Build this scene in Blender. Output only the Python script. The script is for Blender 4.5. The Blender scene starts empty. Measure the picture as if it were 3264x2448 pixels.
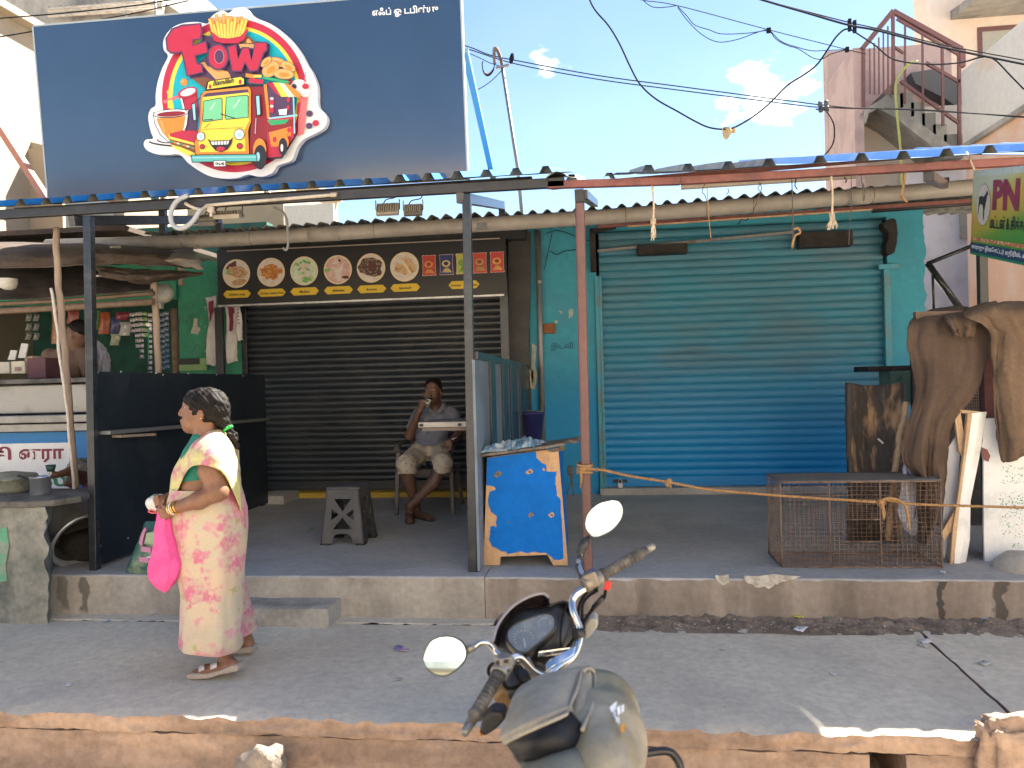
import bpy,bmesh,math,random
import numpy as np
from math import cos,sin,pi as PI,hypot
from mathutils import Vector,Matrix,noise as mnoise
random.seed(7)
SC = bpy.context.scene
COL = SC.collection
R = math.radians; TAU = 2*PI; Rnd = random.Random; BM = bpy.data.materials

# ------------------------------------------------------------------ camera
FPX,CXP,CYP,CAMH = 2511.0,1632.0,1224.0,1.55      # measured from the photograph (3264 x 2448)
YAW,PITCH,ROLL = R(6.9),R(-0.43),0.026
FWD = Vector((-sin(YAW)*cos(PITCH),cos(YAW)*cos(PITCH),sin(PITCH)))
_r0 = Vector((cos(YAW),sin(YAW),0)); _u0 = _r0.cross(FWD)
RIGHT = _r0*cos(ROLL) - _u0*sin(ROLL); UP = _u0*cos(ROLL) + _r0*sin(ROLL)
CAM = Vector((0,0,CAMH))
cam = bpy.data.cameras.new('camera'); cam_ob = bpy.data.objects.new('camera',cam); COL.objects.link(cam_ob)
cam.sensor_width = 36; cam.lens = FPX/3264*36; cam.clip_end = 4000; cam.clip_start = .05
_m = Matrix((RIGHT,UP,-FWD)).transposed().to_4x4(); _m.translation = CAM
cam_ob.matrix_world = _m; SC.camera = cam_ob
cam.dof.use_dof = True; cam.dof.focus_distance = 6.2; cam.dof.aperture_fstop = 3.4

# ------------------------------------------------------------------ sky, sun, exposure
SUN = Vector((.65,.575,1)).normalized()
SUN_EL = math.asin(SUN.z); SUN_AZ = math.atan2(SUN.x,SUN.y)
w = bpy.data.worlds.new('World'); SC.world = w; w.use_nodes = True
nt = w.node_tree; N = nt.nodes; L = nt.links; N.clear()
sky = N.new('ShaderNodeTexSky'); sky.sky_type = 'NISHITA'; sky.sun_disc = False
sky.sun_elevation = SUN_EL; sky.sun_rotation = SUN_AZ; sky.dust_density = .15; sky.ozone_density = 1.3; sky.air_density = .8
tc = N.new('ShaderNodeTexCoord')
def wmath(op,a,b=None,c=None):
    n = N.new('ShaderNodeMath'); n.operation = op
    for i,v in enumerate((a,b,c)):
        if v is None: continue
        if isinstance(v,(int,float)): n.inputs[i].default_value = v
        else: L.new(v,n.inputs[i])
    return n.outputs[0]
def wramp(x,lo,hi):
    n = N.new('ShaderNodeMapRange'); n.interpolation_type = 'SMOOTHSTEP'; L.new(x,n.inputs[0])
    n.inputs[1].default_value = lo; n.inputs[2].default_value = hi
    return n.outputs[0]
nz = N.new('ShaderNodeTexNoise'); nz.inputs['Scale'].default_value = 19; nz.inputs['Detail'].default_value = 9; nz.inputs['Roughness'].default_value = .58
mp = N.new('ShaderNodeMapping'); mp.inputs['Scale'].default_value = (1,1,2.2)
L.new(tc.outputs['Generated'],mp.inputs[0]); L.new(mp.outputs[0],nz.inputs['Vector'])
nz2 = N.new('ShaderNodeTexNoise'); nz2.inputs['Scale'].default_value = 2.4; nz2.inputs['Detail'].default_value = 6
L.new(mp.outputs[0],nz2.inputs['Vector'])
veil = wmath('MULTIPLY',wramp(nz2.outputs[0],.5,.85),.04)              # thin high cloud everywhere
mask = veil
def raydir(px,py): return (FWD + RIGHT*((px-CXP)/FPX) - UP*((py-CYP)/FPX)).normalized()
for px,py,rad,lo in ((1740,222,.032,.50),(2440,305,.052,.47),(2560,245,.036,.49),(2330,340,.026,.5)):
    d = raydir(px,py)
    vd = N.new('ShaderNodeVectorMath'); vd.operation = 'DISTANCE'; L.new(tc.outputs['Generated'],vd.inputs[0]); vd.inputs[1].default_value = d
    g = wmath('SUBTRACT',1.0,wmath('DIVIDE',vd.outputs['Value'],rad))
    v = wmath('ADD',wmath('MULTIPLY',wmath('MAXIMUM',g,-1.0),.30),nz.outputs[0])
    mask = wmath('MAXIMUM',mask,wmath('MULTIPLY',wramp(v,lo+.10,lo+.30),.9))
mix = N.new('ShaderNodeMix'); mix.data_type = 'RGBA'
L.new(mask,mix.inputs['Factor']); L.new(sky.outputs[0],mix.inputs['A']); mix.inputs['B'].default_value = (11,11,11,1)
bg = N.new('ShaderNodeBackground'); bg.inputs['Strength'].default_value = .05
L.new(mix.outputs['Result'],bg.inputs['Color'])
wo = N.new('ShaderNodeOutputWorld'); L.new(bg.outputs[0],wo.inputs[0])
sl = bpy.data.lights.new('sun','SUN'); sl.energy = 5.0; sl.angle = R(.5); sl.color = (1,.93,.80)
so = bpy.data.objects.new('sun',sl); COL.objects.link(so); so.rotation_euler = SUN.to_track_quat('Z','Y').to_euler(); so.location = (8,6,20)
SC.view_settings.view_transform = 'Standard'; SC.view_settings.look = 'None'; SC.view_settings.gamma = 1
SC.view_settings.use_curve_mapping = False; SC.view_settings.exposure = 2.6
SC.render.engine = 'CYCLES'; SC.cycles.max_bounces = 8; SC.cycles.diffuse_bounces = 6; SC.cycles.use_denoising = True

# ------------------------------------------------------------------ helpers
def at(px,py,X=None,Y=None,Z=None):
    """point of the place seen at a pixel of the photograph, on a known plane"""
    d = FWD + RIGHT*((px-CXP)/FPX) - UP*((py-CYP)/FPX)
    if X is not None: t = X/d.x
    elif Y is not None: t = Y/d.y
    else: t = (Z-CAMH)/d.z
    return CAM + d*t
def V(*a): return Vector(a)

class MB:
    def __init__(s): s.bm = bmesh.new(); s.mi = 0; s.uvl = None
    def face(s,pts,smooth=False):
        try: f = s.bm.faces.new([s.bm.verts.new(p) for p in pts])
        except ValueError: return None
        f.material_index = s.mi; f.smooth = smooth; return f
    def hexa(s,c):                                    # 8 corners: bottom 4 ccw, top 4 ccw
        v = [s.bm.verts.new(p) for p in c]
        for q in ((3,2,1,0),(4,5,6,7),(0,1,5,4),(1,2,6,5),(2,3,7,6),(3,0,4,7)):
            f = s.bm.faces.new([v[i] for i in q]); f.material_index = s.mi
        return s
    def box(s,c,sz,rot=None):
        c = Vector(c); hx,hy,hz = sz[0]/2,sz[1]/2,sz[2]/2
        pts = [V(-hx,-hy,-hz),V(hx,-hy,-hz),V(hx,hy,-hz),V(-hx,hy,-hz),V(-hx,-hy,hz),V(hx,-hy,hz),V(hx,hy,hz),V(-hx,hy,hz)]
        if rot is not None:
            m = rot if isinstance(rot,Matrix) else Matrix.Rotation(rot,3,'Z')
            pts = [m @ p for p in pts]
        return s.hexa([c+p for p in pts])
    def span(s,a,b): return s.box([(a[i]+b[i])/2 for i in range(3)],[abs(b[i]-a[i]) for i in range(3)])
    def beam(s,p,q,w_,h_,up=(0,0,1)):           # box bar from p to q
        p,q = Vector(p),Vector(q); d = (q-p); n = d.normalized(); u = Vector(up)
        if abs(n.dot(u)) > .98: u = V(0,1,0)
        x = n.cross(u).normalized()*(w_/2); y = x.cross(n).normalized()*(h_/2)
        return s.hexa([p-x-y,p+x-y,q+x-y,q-x-y,p-x+y,p+x+y,q+x+y,q-x+y])
    def tube(s,pts,r,seg=8,cap=True,closed=False,flat=1.0):
        pts = [Vector(p) for p in pts]; n = len(pts)
        rs = r if isinstance(r,(list,tuple)) else [r]*n
        rings = []; prev = None
        for i,p in enumerate(pts):
            if closed: d = pts[(i+1) % n]-pts[i-1]
            else: d = pts[min(i+1,n-1)]-pts[max(i-1,0)]
            d.normalize()
            if prev is None:
                a = d.orthogonal() if abs(d.z) > .9 else d.cross(V(0,0,1))
            else: a = prev-d*prev.dot(d)
            a.normalize(); prev = a; b = d.cross(a)
            rings.append([s.bm.verts.new(p+(a*cos(TAU*k/seg)+b*(flat*sin(TAU*k/seg)))*rs[i]) for k in range(seg)])
        for i in range(n if closed else n-1):
            A,B = rings[i],rings[(i+1) % n]
            for k in range(seg):
                f = s.bm.faces.new((A[k],A[(k+1) % seg],B[(k+1) % seg],B[k])); f.smooth = seg > 5; f.material_index = s.mi
        if cap and not closed:
            for rg in (rings[0][::-1],rings[-1]):
                f = s.bm.faces.new(rg); f.material_index = s.mi
        return s
    def lathe(s,prof,c=(0,0,0),seg=24,axis=None,arc=TAU,smooth=True):   # prof: (radius, height)
        c = Vector(c); m = Matrix.Identity(3) if axis is None else Vector(axis).normalized().to_track_quat('Z','Y').to_matrix()
        rings = []
        for r_,h in prof:
            rings.append([s.bm.verts.new(c+m @ V(r_*cos(arc*k/seg),r_*sin(arc*k/seg),h)) for k in range(seg)] if r_ > 1e-5 else [s.bm.verts.new(c+m @ V(0,0,h))])
        for A,B in zip(rings,rings[1:]):
            for k in range(seg):
                k2 = (k+1) % seg
                q = [A[k % len(A)],A[k2 % len(A)],B[k2 % len(B)],B[k % len(B)]]
                q2 = []
                for x in q:
                    if x not in q2: q2.append(x)
                if len(q2) > 2:
                    f = s.bm.faces.new(q2); f.smooth = smooth; f.material_index = s.mi
        return s
    def prism(s,pts,ext):                            # polygon pts extruded by vector ext
        ext = Vector(ext); pts = [Vector(p) for p in pts]; n = len(pts)
        a = [s.bm.verts.new(p) for p in pts]; b = [s.bm.verts.new(p+ext) for p in pts]
        for f in (a[::-1],b): s.bm.faces.new(f).material_index = s.mi
        for i in range(n): s.bm.faces.new((a[i],a[(i+1) % n],b[(i+1) % n],b[i])).material_index = s.mi
        return s
    def grid(s,fn,nu,nv,smooth=True,closed_u=False):
        g = [[s.bm.verts.new(fn(i/nu,j/nv)) for j in range(nv+1)] for i in range(nu if closed_u else nu+1)]
        for i in range(nu):
            for j in range(nv):
                f = s.bm.faces.new((g[i][j],g[(i+1) % len(g)][j],g[(i+1) % len(g)][j+1],g[i][j+1])); f.smooth = smooth; f.material_index = s.mi
        return g
    def build(s,name,mat,parent=None,bevel=0,origin=None,solid=0,subsurf=0):
        bmesh.ops.recalc_face_normals(s.bm,faces=s.bm.faces)
        me = bpy.data.meshes.new(name); s.bm.to_mesh(me); s.bm.free()
        for m in (mat if isinstance(mat,(list,tuple)) else [mat]): me.materials.append(m)
        o = bpy.data.objects.new(name,me); COL.objects.link(o)
        if parent is not None:
            o.parent = parent; off = wloc(parent)
        else:
            if origin is None:
                co = [v.co for v in me.vertices]
                origin = V((min(c.x for c in co)+max(c.x for c in co))/2,(min(c.y for c in co)+max(c.y for c in co))/2,min(c.z for c in co))
            off = Vector(origin); o.location = off
        me.transform(Matrix.Translation(-off))
        if solid: md = o.modifiers.new('solid','SOLIDIFY'); md.thickness = solid; md.offset = 0
        if subsurf: md = o.modifiers.new('sub','SUBSURF'); md.levels = md.render_levels = subsurf
        if bevel:
            md = o.modifiers.new('bevel','BEVEL'); md.width = bevel; md.segments = 2; md.limit_method = 'ANGLE'; md.angle_limit = R(40)
        return o
def wloc(o):
    p = Vector((0,0,0))
    while o is not None: p += o.location; o = o.parent
    return p
def tag(o,label,cat,group=None):
    o['label'] = label; o['category'] = cat
    if group: o['group'] = group
    return o
def thing(name,label,cat,loc,group=None):
    o = bpy.data.objects.new(name,None); o.empty_display_size = .1; COL.objects.link(o); o.location = loc
    return tag(o,label,cat,group)
def struct(o): o['kind'] = 'structure'; return o
def stuff(o): o['kind'] = 'stuff'; return o
def sroot(name,loc=(0,0,0)):
    o = bpy.data.objects.new(name,None); COL.objects.link(o); o.location = loc; return struct(o)
def dup(o,delta,label=None,parent=None):            # a thing, its parts and sub-parts
    c = o.copy(); COL.objects.link(c)
    if parent is None: c.location = o.location+Vector(delta)
    else: c.parent = parent
    if label: c['label'] = label
    for ch in list(o.children): dup(ch,(0,0,0),None,c)
    return c
def bez(p0,p1,p2,p3,n=12):
    p0,p1,p2,p3 = map(Vector,(p0,p1,p2,p3)); out = []
    for i in range(n+1):
        t = i/n; u = 1-t; out.append(p0*u**3+p1*3*u*u*t+p2*3*u*t*t+p3*t**3)
    return out
def crom(pts,n=6):                             # Catmull-Rom through the points
    pts = [Vector(p) for p in pts]; P = [pts[0]*2-pts[1]]+pts+[pts[-1]*2-pts[-2]]; out = []
    for i in range(1,len(P)-2):
        a,b,c,d = P[i-1:i+3]
        for k in range(n):
            t = k/n
            out.append(.5*((2*b)+(c-a)*t+(2*a-5*b+4*c-d)*t*t+(3*b-a-3*c+d)*t**3))
    return out+[pts[-1]]
def sag(p,q,s,n=16):
    p,q = Vector(p),Vector(q)
    return [p.lerp(q,i/n)-V(0,0,s*4*(i/n)*(1-i/n)) for i in range(n+1)]
def fbm(p,o=4): return mnoise.fractal(Vector(p),1.0,2.0,o)

# ------------------------------------------------------------------ materials
def mat(name,col,rough=.6,metal=0.0,col2=None,sc=6.0,lo=.45,hi=.62,var=.12,vs=40.0,bump=0.0,bs=120.0,spec=.5,
        stretch=(1,1,1),coat=0.0,trans=0.0,alpha=1.0,stretch2=None,rough2=None,tint=None,world=False):
    m = BM.new(name); m.use_nodes = True; t = m.node_tree; n = t.nodes; l = t.links
    b = n['Principled BSDF']; b.inputs['Roughness'].default_value = rough; b.inputs['Metallic'].default_value = metal
    b.inputs['Specular IOR Level'].default_value = spec; b.inputs['Coat Weight'].default_value = coat; b.inputs['Coat Roughness'].default_value = .08
    b.inputs['Transmission Weight'].default_value = trans; b.inputs['Alpha'].default_value = alpha
    c = n.new('ShaderNodeTexCoord'); oi = n.new('ShaderNodeObjectInfo')
    add = n.new('ShaderNodeVectorMath'); add.operation = 'MULTIPLY_ADD'
    l.new(oi.outputs['Random'],add.inputs[0]); add.inputs[1].default_value = (37,11,23); l.new(c.outputs['Object'],add.inputs[2])
    if world:
        g = n.new('ShaderNodeNewGeometry'); vec0 = g.outputs['Position']
    else: vec0 = add.outputs[0]
    def noise(scale,detail,st):
        mp_ = n.new('ShaderNodeMapping'); mp_.inputs['Scale'].default_value = st; l.new(vec0,mp_.inputs[0])
        x = n.new('ShaderNodeTexNoise'); x.inputs['Scale'].default_value = scale; x.inputs['Detail'].default_value = detail; x.inputs['Roughness'].default_value = .6
        l.new(mp_.outputs[0],x.inputs['Vector']); return x.outputs[0]
    cur = n.new('ShaderNodeRGB'); cur.outputs[0].default_value = (*col,1); cur = cur.outputs[0]
    if col2 is not None:
        x = noise(sc,7,stretch); mr = n.new('ShaderNodeMapRange'); mr.interpolation_type = 'SMOOTHSTEP'; l.new(x,mr.inputs[0])
        mr.inputs[1].default_value = lo; mr.inputs[2].default_value = hi
        mx = n.new('ShaderNodeMix'); mx.data_type = 'RGBA'; l.new(mr.outputs[0],mx.inputs['Factor']); l.new(cur,mx.inputs['A']); mx.inputs['B'].default_value = (*col2,1)
        cur = mx.outputs['Result']
        if rough2 is not None:
            rr = n.new('ShaderNodeMapRange'); l.new(mr.outputs[0],rr.inputs[0]); rr.inputs[3].default_value = rough; rr.inputs[4].default_value = rough2
            l.new(rr.outputs[0],b.inputs['Roughness'])
    if var:
        x = noise(vs,5,stretch2 or (1,1,1)); mr = n.new('ShaderNodeMapRange'); l.new(x,mr.inputs[0]); mr.inputs[1].default_value = .3; mr.inputs[2].default_value = .7
        mr.inputs[3].default_value = 1-var; mr.inputs[4].default_value = 1+var
        mx = n.new('ShaderNodeVectorMath'); mx.operation = 'SCALE'; l.new(cur,mx.inputs[0]); l.new(mr.outputs[0],mx.inputs['Scale']); cur = mx.outputs[0]
    l.new(cur,b.inputs['Base Color'])
    if bump:
        x = noise(bs,6,stretch2 or (1,1,1)); bp = n.new('ShaderNodeBump'); bp.inputs['Strength'].default_value = min(1,bump); bp.inputs['Distance'].default_value = .01
        l.new(x,bp.inputs['Height']); l.new(bp.outputs[0],b.inputs['Normal'])
    m['cur'] = 0
    return m
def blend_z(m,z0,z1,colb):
    """a blend by height: the lower part of the surface carries another colour (object z in metres)"""
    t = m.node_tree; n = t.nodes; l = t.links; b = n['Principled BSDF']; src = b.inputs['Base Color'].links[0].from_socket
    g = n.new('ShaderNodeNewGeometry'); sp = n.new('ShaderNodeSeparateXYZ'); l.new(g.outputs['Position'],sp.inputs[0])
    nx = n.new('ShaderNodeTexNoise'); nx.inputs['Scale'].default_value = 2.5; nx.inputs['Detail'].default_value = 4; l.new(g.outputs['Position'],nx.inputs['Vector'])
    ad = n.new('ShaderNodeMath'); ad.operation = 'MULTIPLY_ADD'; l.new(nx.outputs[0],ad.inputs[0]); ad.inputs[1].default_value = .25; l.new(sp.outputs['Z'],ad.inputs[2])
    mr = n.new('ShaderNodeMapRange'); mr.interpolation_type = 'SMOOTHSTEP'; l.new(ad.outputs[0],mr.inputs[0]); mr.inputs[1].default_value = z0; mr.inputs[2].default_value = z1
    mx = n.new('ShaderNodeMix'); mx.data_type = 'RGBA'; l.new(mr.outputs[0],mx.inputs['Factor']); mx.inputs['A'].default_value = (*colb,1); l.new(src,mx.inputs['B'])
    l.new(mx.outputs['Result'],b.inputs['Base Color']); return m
def stains(m,items,colb,axis='X'):
    """run-off stains with a shape of their own: (x, half width, z top, z bottom, strength)"""
    t = m.node_tree; n = t.nodes; l = t.links; b = n['Principled BSDF']; cur = b.inputs['Base Color'].links[0].from_socket
    g = n.new('ShaderNodeNewGeometry'); sp = n.new('ShaderNodeSeparateXYZ'); l.new(g.outputs['Position'],sp.inputs[0])
    nx = n.new('ShaderNodeTexNoise'); nx.inputs['Scale'].default_value = 9; nx.inputs['Detail'].default_value = 5; l.new(g.outputs['Position'],nx.inputs['Vector'])
    def mth(op,a,b_=None):
        k = n.new('ShaderNodeMath'); k.operation = op
        for i,v in enumerate((a,b_)):
            if v is None: continue
            if isinstance(v,(int,float)): k.inputs[i].default_value = v
            else: l.new(v,k.inputs[i])
        return k.outputs[0]
    wob = mth('MULTIPLY',mth('SUBTRACT',nx.outputs[0],.5),.14)
    for x0,hw,zt,zb,st in items:
        d = mth('ABSOLUTE',mth('SUBTRACT',mth('ADD',sp.outputs[axis],wob),x0))
        mr = n.new('ShaderNodeMapRange'); mr.interpolation_type = 'SMOOTHSTEP'; l.new(d,mr.inputs[0]); mr.inputs[1].default_value = hw; mr.inputs[2].default_value = hw*.6; 
        m2 = n.new('ShaderNodeMapRange'); m2.interpolation_type = 'SMOOTHSTEP'; l.new(mth('ADD',sp.outputs['Z'],wob),m2.inputs[0]); m2.inputs[1].default_value = zb-.02; m2.inputs[2].default_value = zb+.03
        m3 = n.new('ShaderNodeMapRange'); l.new(sp.outputs['Z'],m3.inputs[0]); m3.inputs[1].default_value = zt+.02; m3.inputs[2].default_value = zt-.02
        fac = mth('MULTIPLY',mth('MULTIPLY',mr.outputs[0],mth('MULTIPLY',m2.outputs[0],m3.outputs[0])),st)
        mx = n.new('ShaderNodeMix'); mx.data_type = 'RGBA'; l.new(fac,mx.inputs['Factor']); l.new(cur,mx.inputs['A']); mx.inputs['B'].default_value = (*colb,1); cur = mx.outputs['Result']
    l.new(cur,b.inputs['Base Color']); return m

def text_mb(body,size,spacing=1.0,offset=0.0,shear=0.0,bevel=0.0):
    """flat lettering as polygons: list of triangles in (x, y), origin at left of base line"""
    c = bpy.data.curves.new('lettering','FONT'); c.body = body; c.size = size; c.offset = offset; c.shear = shear; c.space_character = spacing
    if bevel: c.bevel_depth = bevel; c.bevel_resolution = 0
    c.resolution_u = 4
    o = bpy.data.objects.new('lettering',c); COL.objects.link(o)
    dg = bpy.context.evaluated_depsgraph_get(); me = bpy.data.meshes.new_from_object(o.evaluated_get(dg))
    vs = [v.co.copy() for v in me.vertices]; fs = [list(p.vertices) for p in me.polygons]
    bpy.data.objects.remove(o); bpy.data.curves.remove(c); bpy.data.meshes.remove(me)
    return vs,fs
def put_text(mb,body,size,o,ux,uy,width=None,height=None,anchor='l',lift=.001,**k):
    """lettering laid on a plane: origin o, unit axes ux, uy; optionally fitted to a width"""
    vs,fs = text_mb(body,size,**k)
    if not vs: return
    o,ux,uy = Vector(o),Vector(ux).normalized(),Vector(uy).normalized(); nn = ux.cross(uy)
    x0 = min(v.x for v in vs); x1 = max(v.x for v in vs); y0 = min(v.y for v in vs); y1 = max(v.y for v in vs)
    sx = width/(x1-x0) if width else 1; sy = height/(y1-y0) if height else sx
    ax = {'l': 0,'c': (x1-x0)/2,'r': x1-x0}[anchor]
    vv = [mb.bm.verts.new(o+ux*((v.x-x0-ax)*sx)+uy*((v.y-(y0 if height else 0))*sy)+nn*(lift+(v.z if abs(v.z) < .01 else 0))) for v in vs]
    for f in fs:
        try: mb.bm.faces.new([vv[i] for i in f]).material_index = mb.mi
        except ValueError: pass
# ------------------------------------------------------------------ palette
M = {}
M['road'] = mat('road',(.46,.39,.31),.95,col2=(.40,.33,.25),sc=3,bump=.6,bs=40,var=.2)
M['pave'] = mat('pavement_concrete',(.62,.565,.455),.9,col2=(.50,.455,.37),sc=1.5,lo=.36,hi=.68,var=.16,vs=24,bump=.35,bs=60)
M['pave_red'] = mat('kerb_plaster',(.37,.265,.20),.92,col2=(.235,.165,.125),sc=3.5,lo=.38,hi=.66,var=.2,vs=22,bump=.7,bs=38,stretch=(.6,.6,1.6))
M['plat_top'] = mat('platform_floor',(.43,.425,.41),.85,col2=(.34,.335,.325),sc=1.6,lo=.36,hi=.68,var=.12,vs=20,bump=.25,bs=50)
M['plat_left'] = mat('platform_plaster_pale',(.38,.355,.31),.9,col2=(.25,.225,.195),sc=2.4,lo=.42,hi=.70,var=.14,vs=24,bump=.4,bs=40,stretch=(1,1,.6))
M['plat_right'] = mat('platform_plaster_brown',(.32,.275,.235),.9,col2=(.20,.165,.14),sc=1.7,lo=.36,hi=.66,var=.14,vs=18,bump=.4,bs=40,stretch=(1.6,1,.35))
M['step'] = mat('step_concrete',(.36,.34,.305),.9,col2=(.24,.225,.20),sc=3,var=.14,vs=30,bump=.4,bs=50)
M['dirt'] = mat('dirt',(.25,.20,.155),1,col2=(.15,.12,.095),sc=7,var=.3,vs=60,bump=1,bs=90)
M['patch'] = mat('lime_patch',(.52,.49,.43),.95,col2=(.36,.33,.29),sc=14,var=.2,bump=.8,bs=60)
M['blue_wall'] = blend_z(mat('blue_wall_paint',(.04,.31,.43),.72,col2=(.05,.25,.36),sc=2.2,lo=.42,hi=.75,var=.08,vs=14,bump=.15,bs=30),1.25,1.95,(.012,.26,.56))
M['blue_bare'] = mat('bare_plaster',(.50,.46,.38),.9,col2=(.34,.42,.42),sc=9,var=.15,bump=.4)
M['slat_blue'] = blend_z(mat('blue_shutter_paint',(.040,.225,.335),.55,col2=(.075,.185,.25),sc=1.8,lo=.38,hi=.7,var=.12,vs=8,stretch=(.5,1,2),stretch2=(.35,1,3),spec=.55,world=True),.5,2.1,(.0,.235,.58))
M['rail_blue'] = mat('blue_rail_paint',(.045,.29,.40),.5,col2=(.10,.22,.26),sc=4,var=.1)
M['slat_black'] = mat('black_shutter_paint',(.021,.027,.035),.38,col2=(.039,.041,.044),sc=2.5,lo=.4,hi=.7,var=.2,vs=10,stretch2=(.4,1,3),spec=.6,world=True)
M['black_paint'] = mat('black_paint',(.022,.023,.026),.42,col2=(.035,.035,.037),sc=4,var=.15,vs=20,bump=.08,bs=30)
M['black_gloss'] = mat('black_gloss_steel',(.028,.034,.042),.26,metal=.2,col2=(.06,.065,.07),sc=7,lo=.5,hi=.75,var=.2,vs=30,stretch=(.4,.4,1),bump=.12,bs=14)
M['black_panel'] = mat('black_panel',(.014,.022,.033),.5,col2=(.021,.029,.039),sc=3,var=.15,vs=12,bump=.08,bs=25,spec=.35)
M['grey_panel'] = mat('grey_blue_panel',(.16,.205,.26),.5,col2=(.12,.15,.19),sc=3,var=.08)
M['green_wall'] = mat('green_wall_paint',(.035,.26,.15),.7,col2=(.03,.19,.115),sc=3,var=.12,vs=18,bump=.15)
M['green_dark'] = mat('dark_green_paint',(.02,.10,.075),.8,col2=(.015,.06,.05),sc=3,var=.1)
M['yellow'] = mat('yellow_paint',(.50,.34,.04),.75,col2=(.22,.17,.07),sc=7,lo=.5,hi=.8,var=.15)
M['asb'] = mat('asbestos_cement',(.19,.185,.155),.95,col2=(.10,.10,.085),sc=4,var=.2,vs=18,bump=.5,bs=50)
M['pvc'] = mat('grey_pvc',(.37,.345,.315),.5,col2=(.27,.25,.225),sc=2.2,lo=.4,hi=.7,var=.10,vs=10,stretch=(1,2,2),bump=.06)
M['pvc_cream'] = mat('cream_pvc',(.50,.44,.36),.5,col2=(.36,.31,.25),sc=6,var=.1)
M['pvc_grey'] = mat('grey_hose',(.36,.38,.40),.45,var=.08)
M['sheet_blue'] = mat('blue_roof_sheet',(.015,.20,.52),.32,col2=(.02,.16,.40),sc=3,var=.08,coat=.4)
M['sheet_pale'] = mat('pale_blue_roof_sheet',(.14,.30,.58),.30,col2=(.24,.38,.62),sc=3,var=.08,coat=.4)
M['sheet_under'] = mat('galvanised_underside',(.26,.25,.21),.55,metal=.2,col2=(.18,.17,.14),sc=5,var=.12)
M['maroon'] = mat('maroon_oxide',(.21,.075,.065),.6,col2=(.14,.055,.05),sc=5,var=.12,vs=25,bump=.08)
M['pink_post'] = mat('pink_brown_paint',(.155,.078,.070),.55,col2=(.115,.060,.055),sc=5,lo=.4,hi=.7,var=.10,vs=18,bump=.06,stretch=(1,1,.3))
M['sign_face'] = mat('sign_vinyl',(.019,.046,.105),.16,spec=.55,var=.06,vs=3,coat=.5)
M['sign_edge'] = mat('pale_edge',(.30,.36,.40),.5,var=.03)
M['sign_white'] = mat('white_edge',(.78,.80,.82),.45,var=.03)
M['steel'] = mat('brushed_steel',(.27,.265,.25),.45,metal=.6,col2=(.21,.205,.195),sc=5,var=.08,stretch2=(.2,1,4))
M['alu'] = mat('aluminium',(.60,.62,.64),.38,metal=.55,col2=(.46,.47,.49),sc=6,var=.08,stretch=(1,1,.3))
M['alu_dull'] = mat('soot_aluminium',(.12,.115,.11),.6,metal=.3,col2=(.05,.048,.045),sc=5,var=.2,bump=.2)
M['wood_pole'] = mat('weathered_wood_pole',(.33,.26,.205),.8,col2=(.21,.155,.12),sc=7,lo=.42,hi=.68,var=.15,vs=30,stretch=(1,1,.12),bump=.4,bs=40,stretch2=(1,1,.2))
M['bamboo'] = mat('old_bamboo',(.17,.115,.08),.75,col2=(.10,.068,.05),sc=6,var=.18,vs=25,stretch=(.15,1,1),bump=.3)
M['thatch'] = mat('brown_sheet',(.075,.054,.042),.9,col2=(.045,.034,.028),sc=6,var=.25,vs=30,stretch=(.3,1,1),bump=.6,bs=50)
M['tarp'] = mat('grey_tarpaulin',(.22,.21,.19),.7,col2=(.20,.175,.15),sc=5,var=.12,bump=.2)
M['ply'] = mat('bare_plywood',(.56,.36,.20),.7,col2=(.44,.27,.145),sc=9,lo=.38,hi=.66,var=.12,vs=40,stretch=(1,1,.12),bump=.12)
M['blue_ply'] = mat('blue_painted_plywood',(.0,.15,.58),.65,spec=.2,col2=(.0,.13,.50),sc=4,var=.08,vs=30,bump=.06)
M['worn_top'] = mat('worn_board',(.23,.19,.15),.85,col2=(.12,.10,.085),sc=8,var=.25,vs=40,stretch=(.3,1,1),bump=.6)
M['rope'] = mat('coir_rope',(.46,.27,.12),.95,col2=(.32,.18,.075),sc=60,var=.25,vs=200,bump=.8,bs=300)
M['jute'] = mat('pale_jute',(.58,.49,.36),.95,col2=(.42,.33,.23),sc=40,var=.2,vs=150)
M['string'] = mat('dark_string',(.09,.08,.07),.9)
M['rust'] = mat('rusty_wire',(.20,.135,.10),.85,col2=(.11,.075,.06),sc=12,var=.2)
M['rust_sheet'] = mat('grey_rusty_sheet',(.17,.155,.14),.75,metal=.2,col2=(.27,.25,.23),sc=16,lo=.55,hi=.75,var=.25,vs=60)
M['burnt'] = mat('burnt_wood',(.060,.050,.043),.8,col2=(.36,.225,.125),sc=4.2,lo=.47,hi=.60,var=.3,vs=40,stretch=(1.6,1,.5),bump=.5,bs=30,stretch2=(1,1,.25))
M['wood'] = mat('raw_timber',(.50,.35,.21),.75,col2=(.38,.25,.145),sc=10,var=.12,vs=40,stretch=(1,1,.12),bump=.15)
M['sack'] = mat('brown_sacking',(.105,.070,.050),.95,col2=(.075,.050,.037),sc=3.2,lo=.4,hi=.66,var=.14,vs=60,bump=.5,bs=220)
M['sack_light'] = mat('tan_sacking',(.165,.110,.070),.95,col2=(.115,.075,.048),sc=3.2,lo=.4,hi=.66,var=.14,vs=60,bump=.5,bs=220)
M['white_board'] = mat('scuffed_white_board',(.70,.71,.71),.6,col2=(.52,.55,.54),sc=6,lo=.5,hi=.75,var=.05)
M['white_paint'] = mat('white_paint',(.78,.78,.76),.55,col2=(.66,.66,.64),sc=6,var=.04)
M['cable'] = mat('black_cable',(.018,.018,.022),.9,spec=.05)
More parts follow.
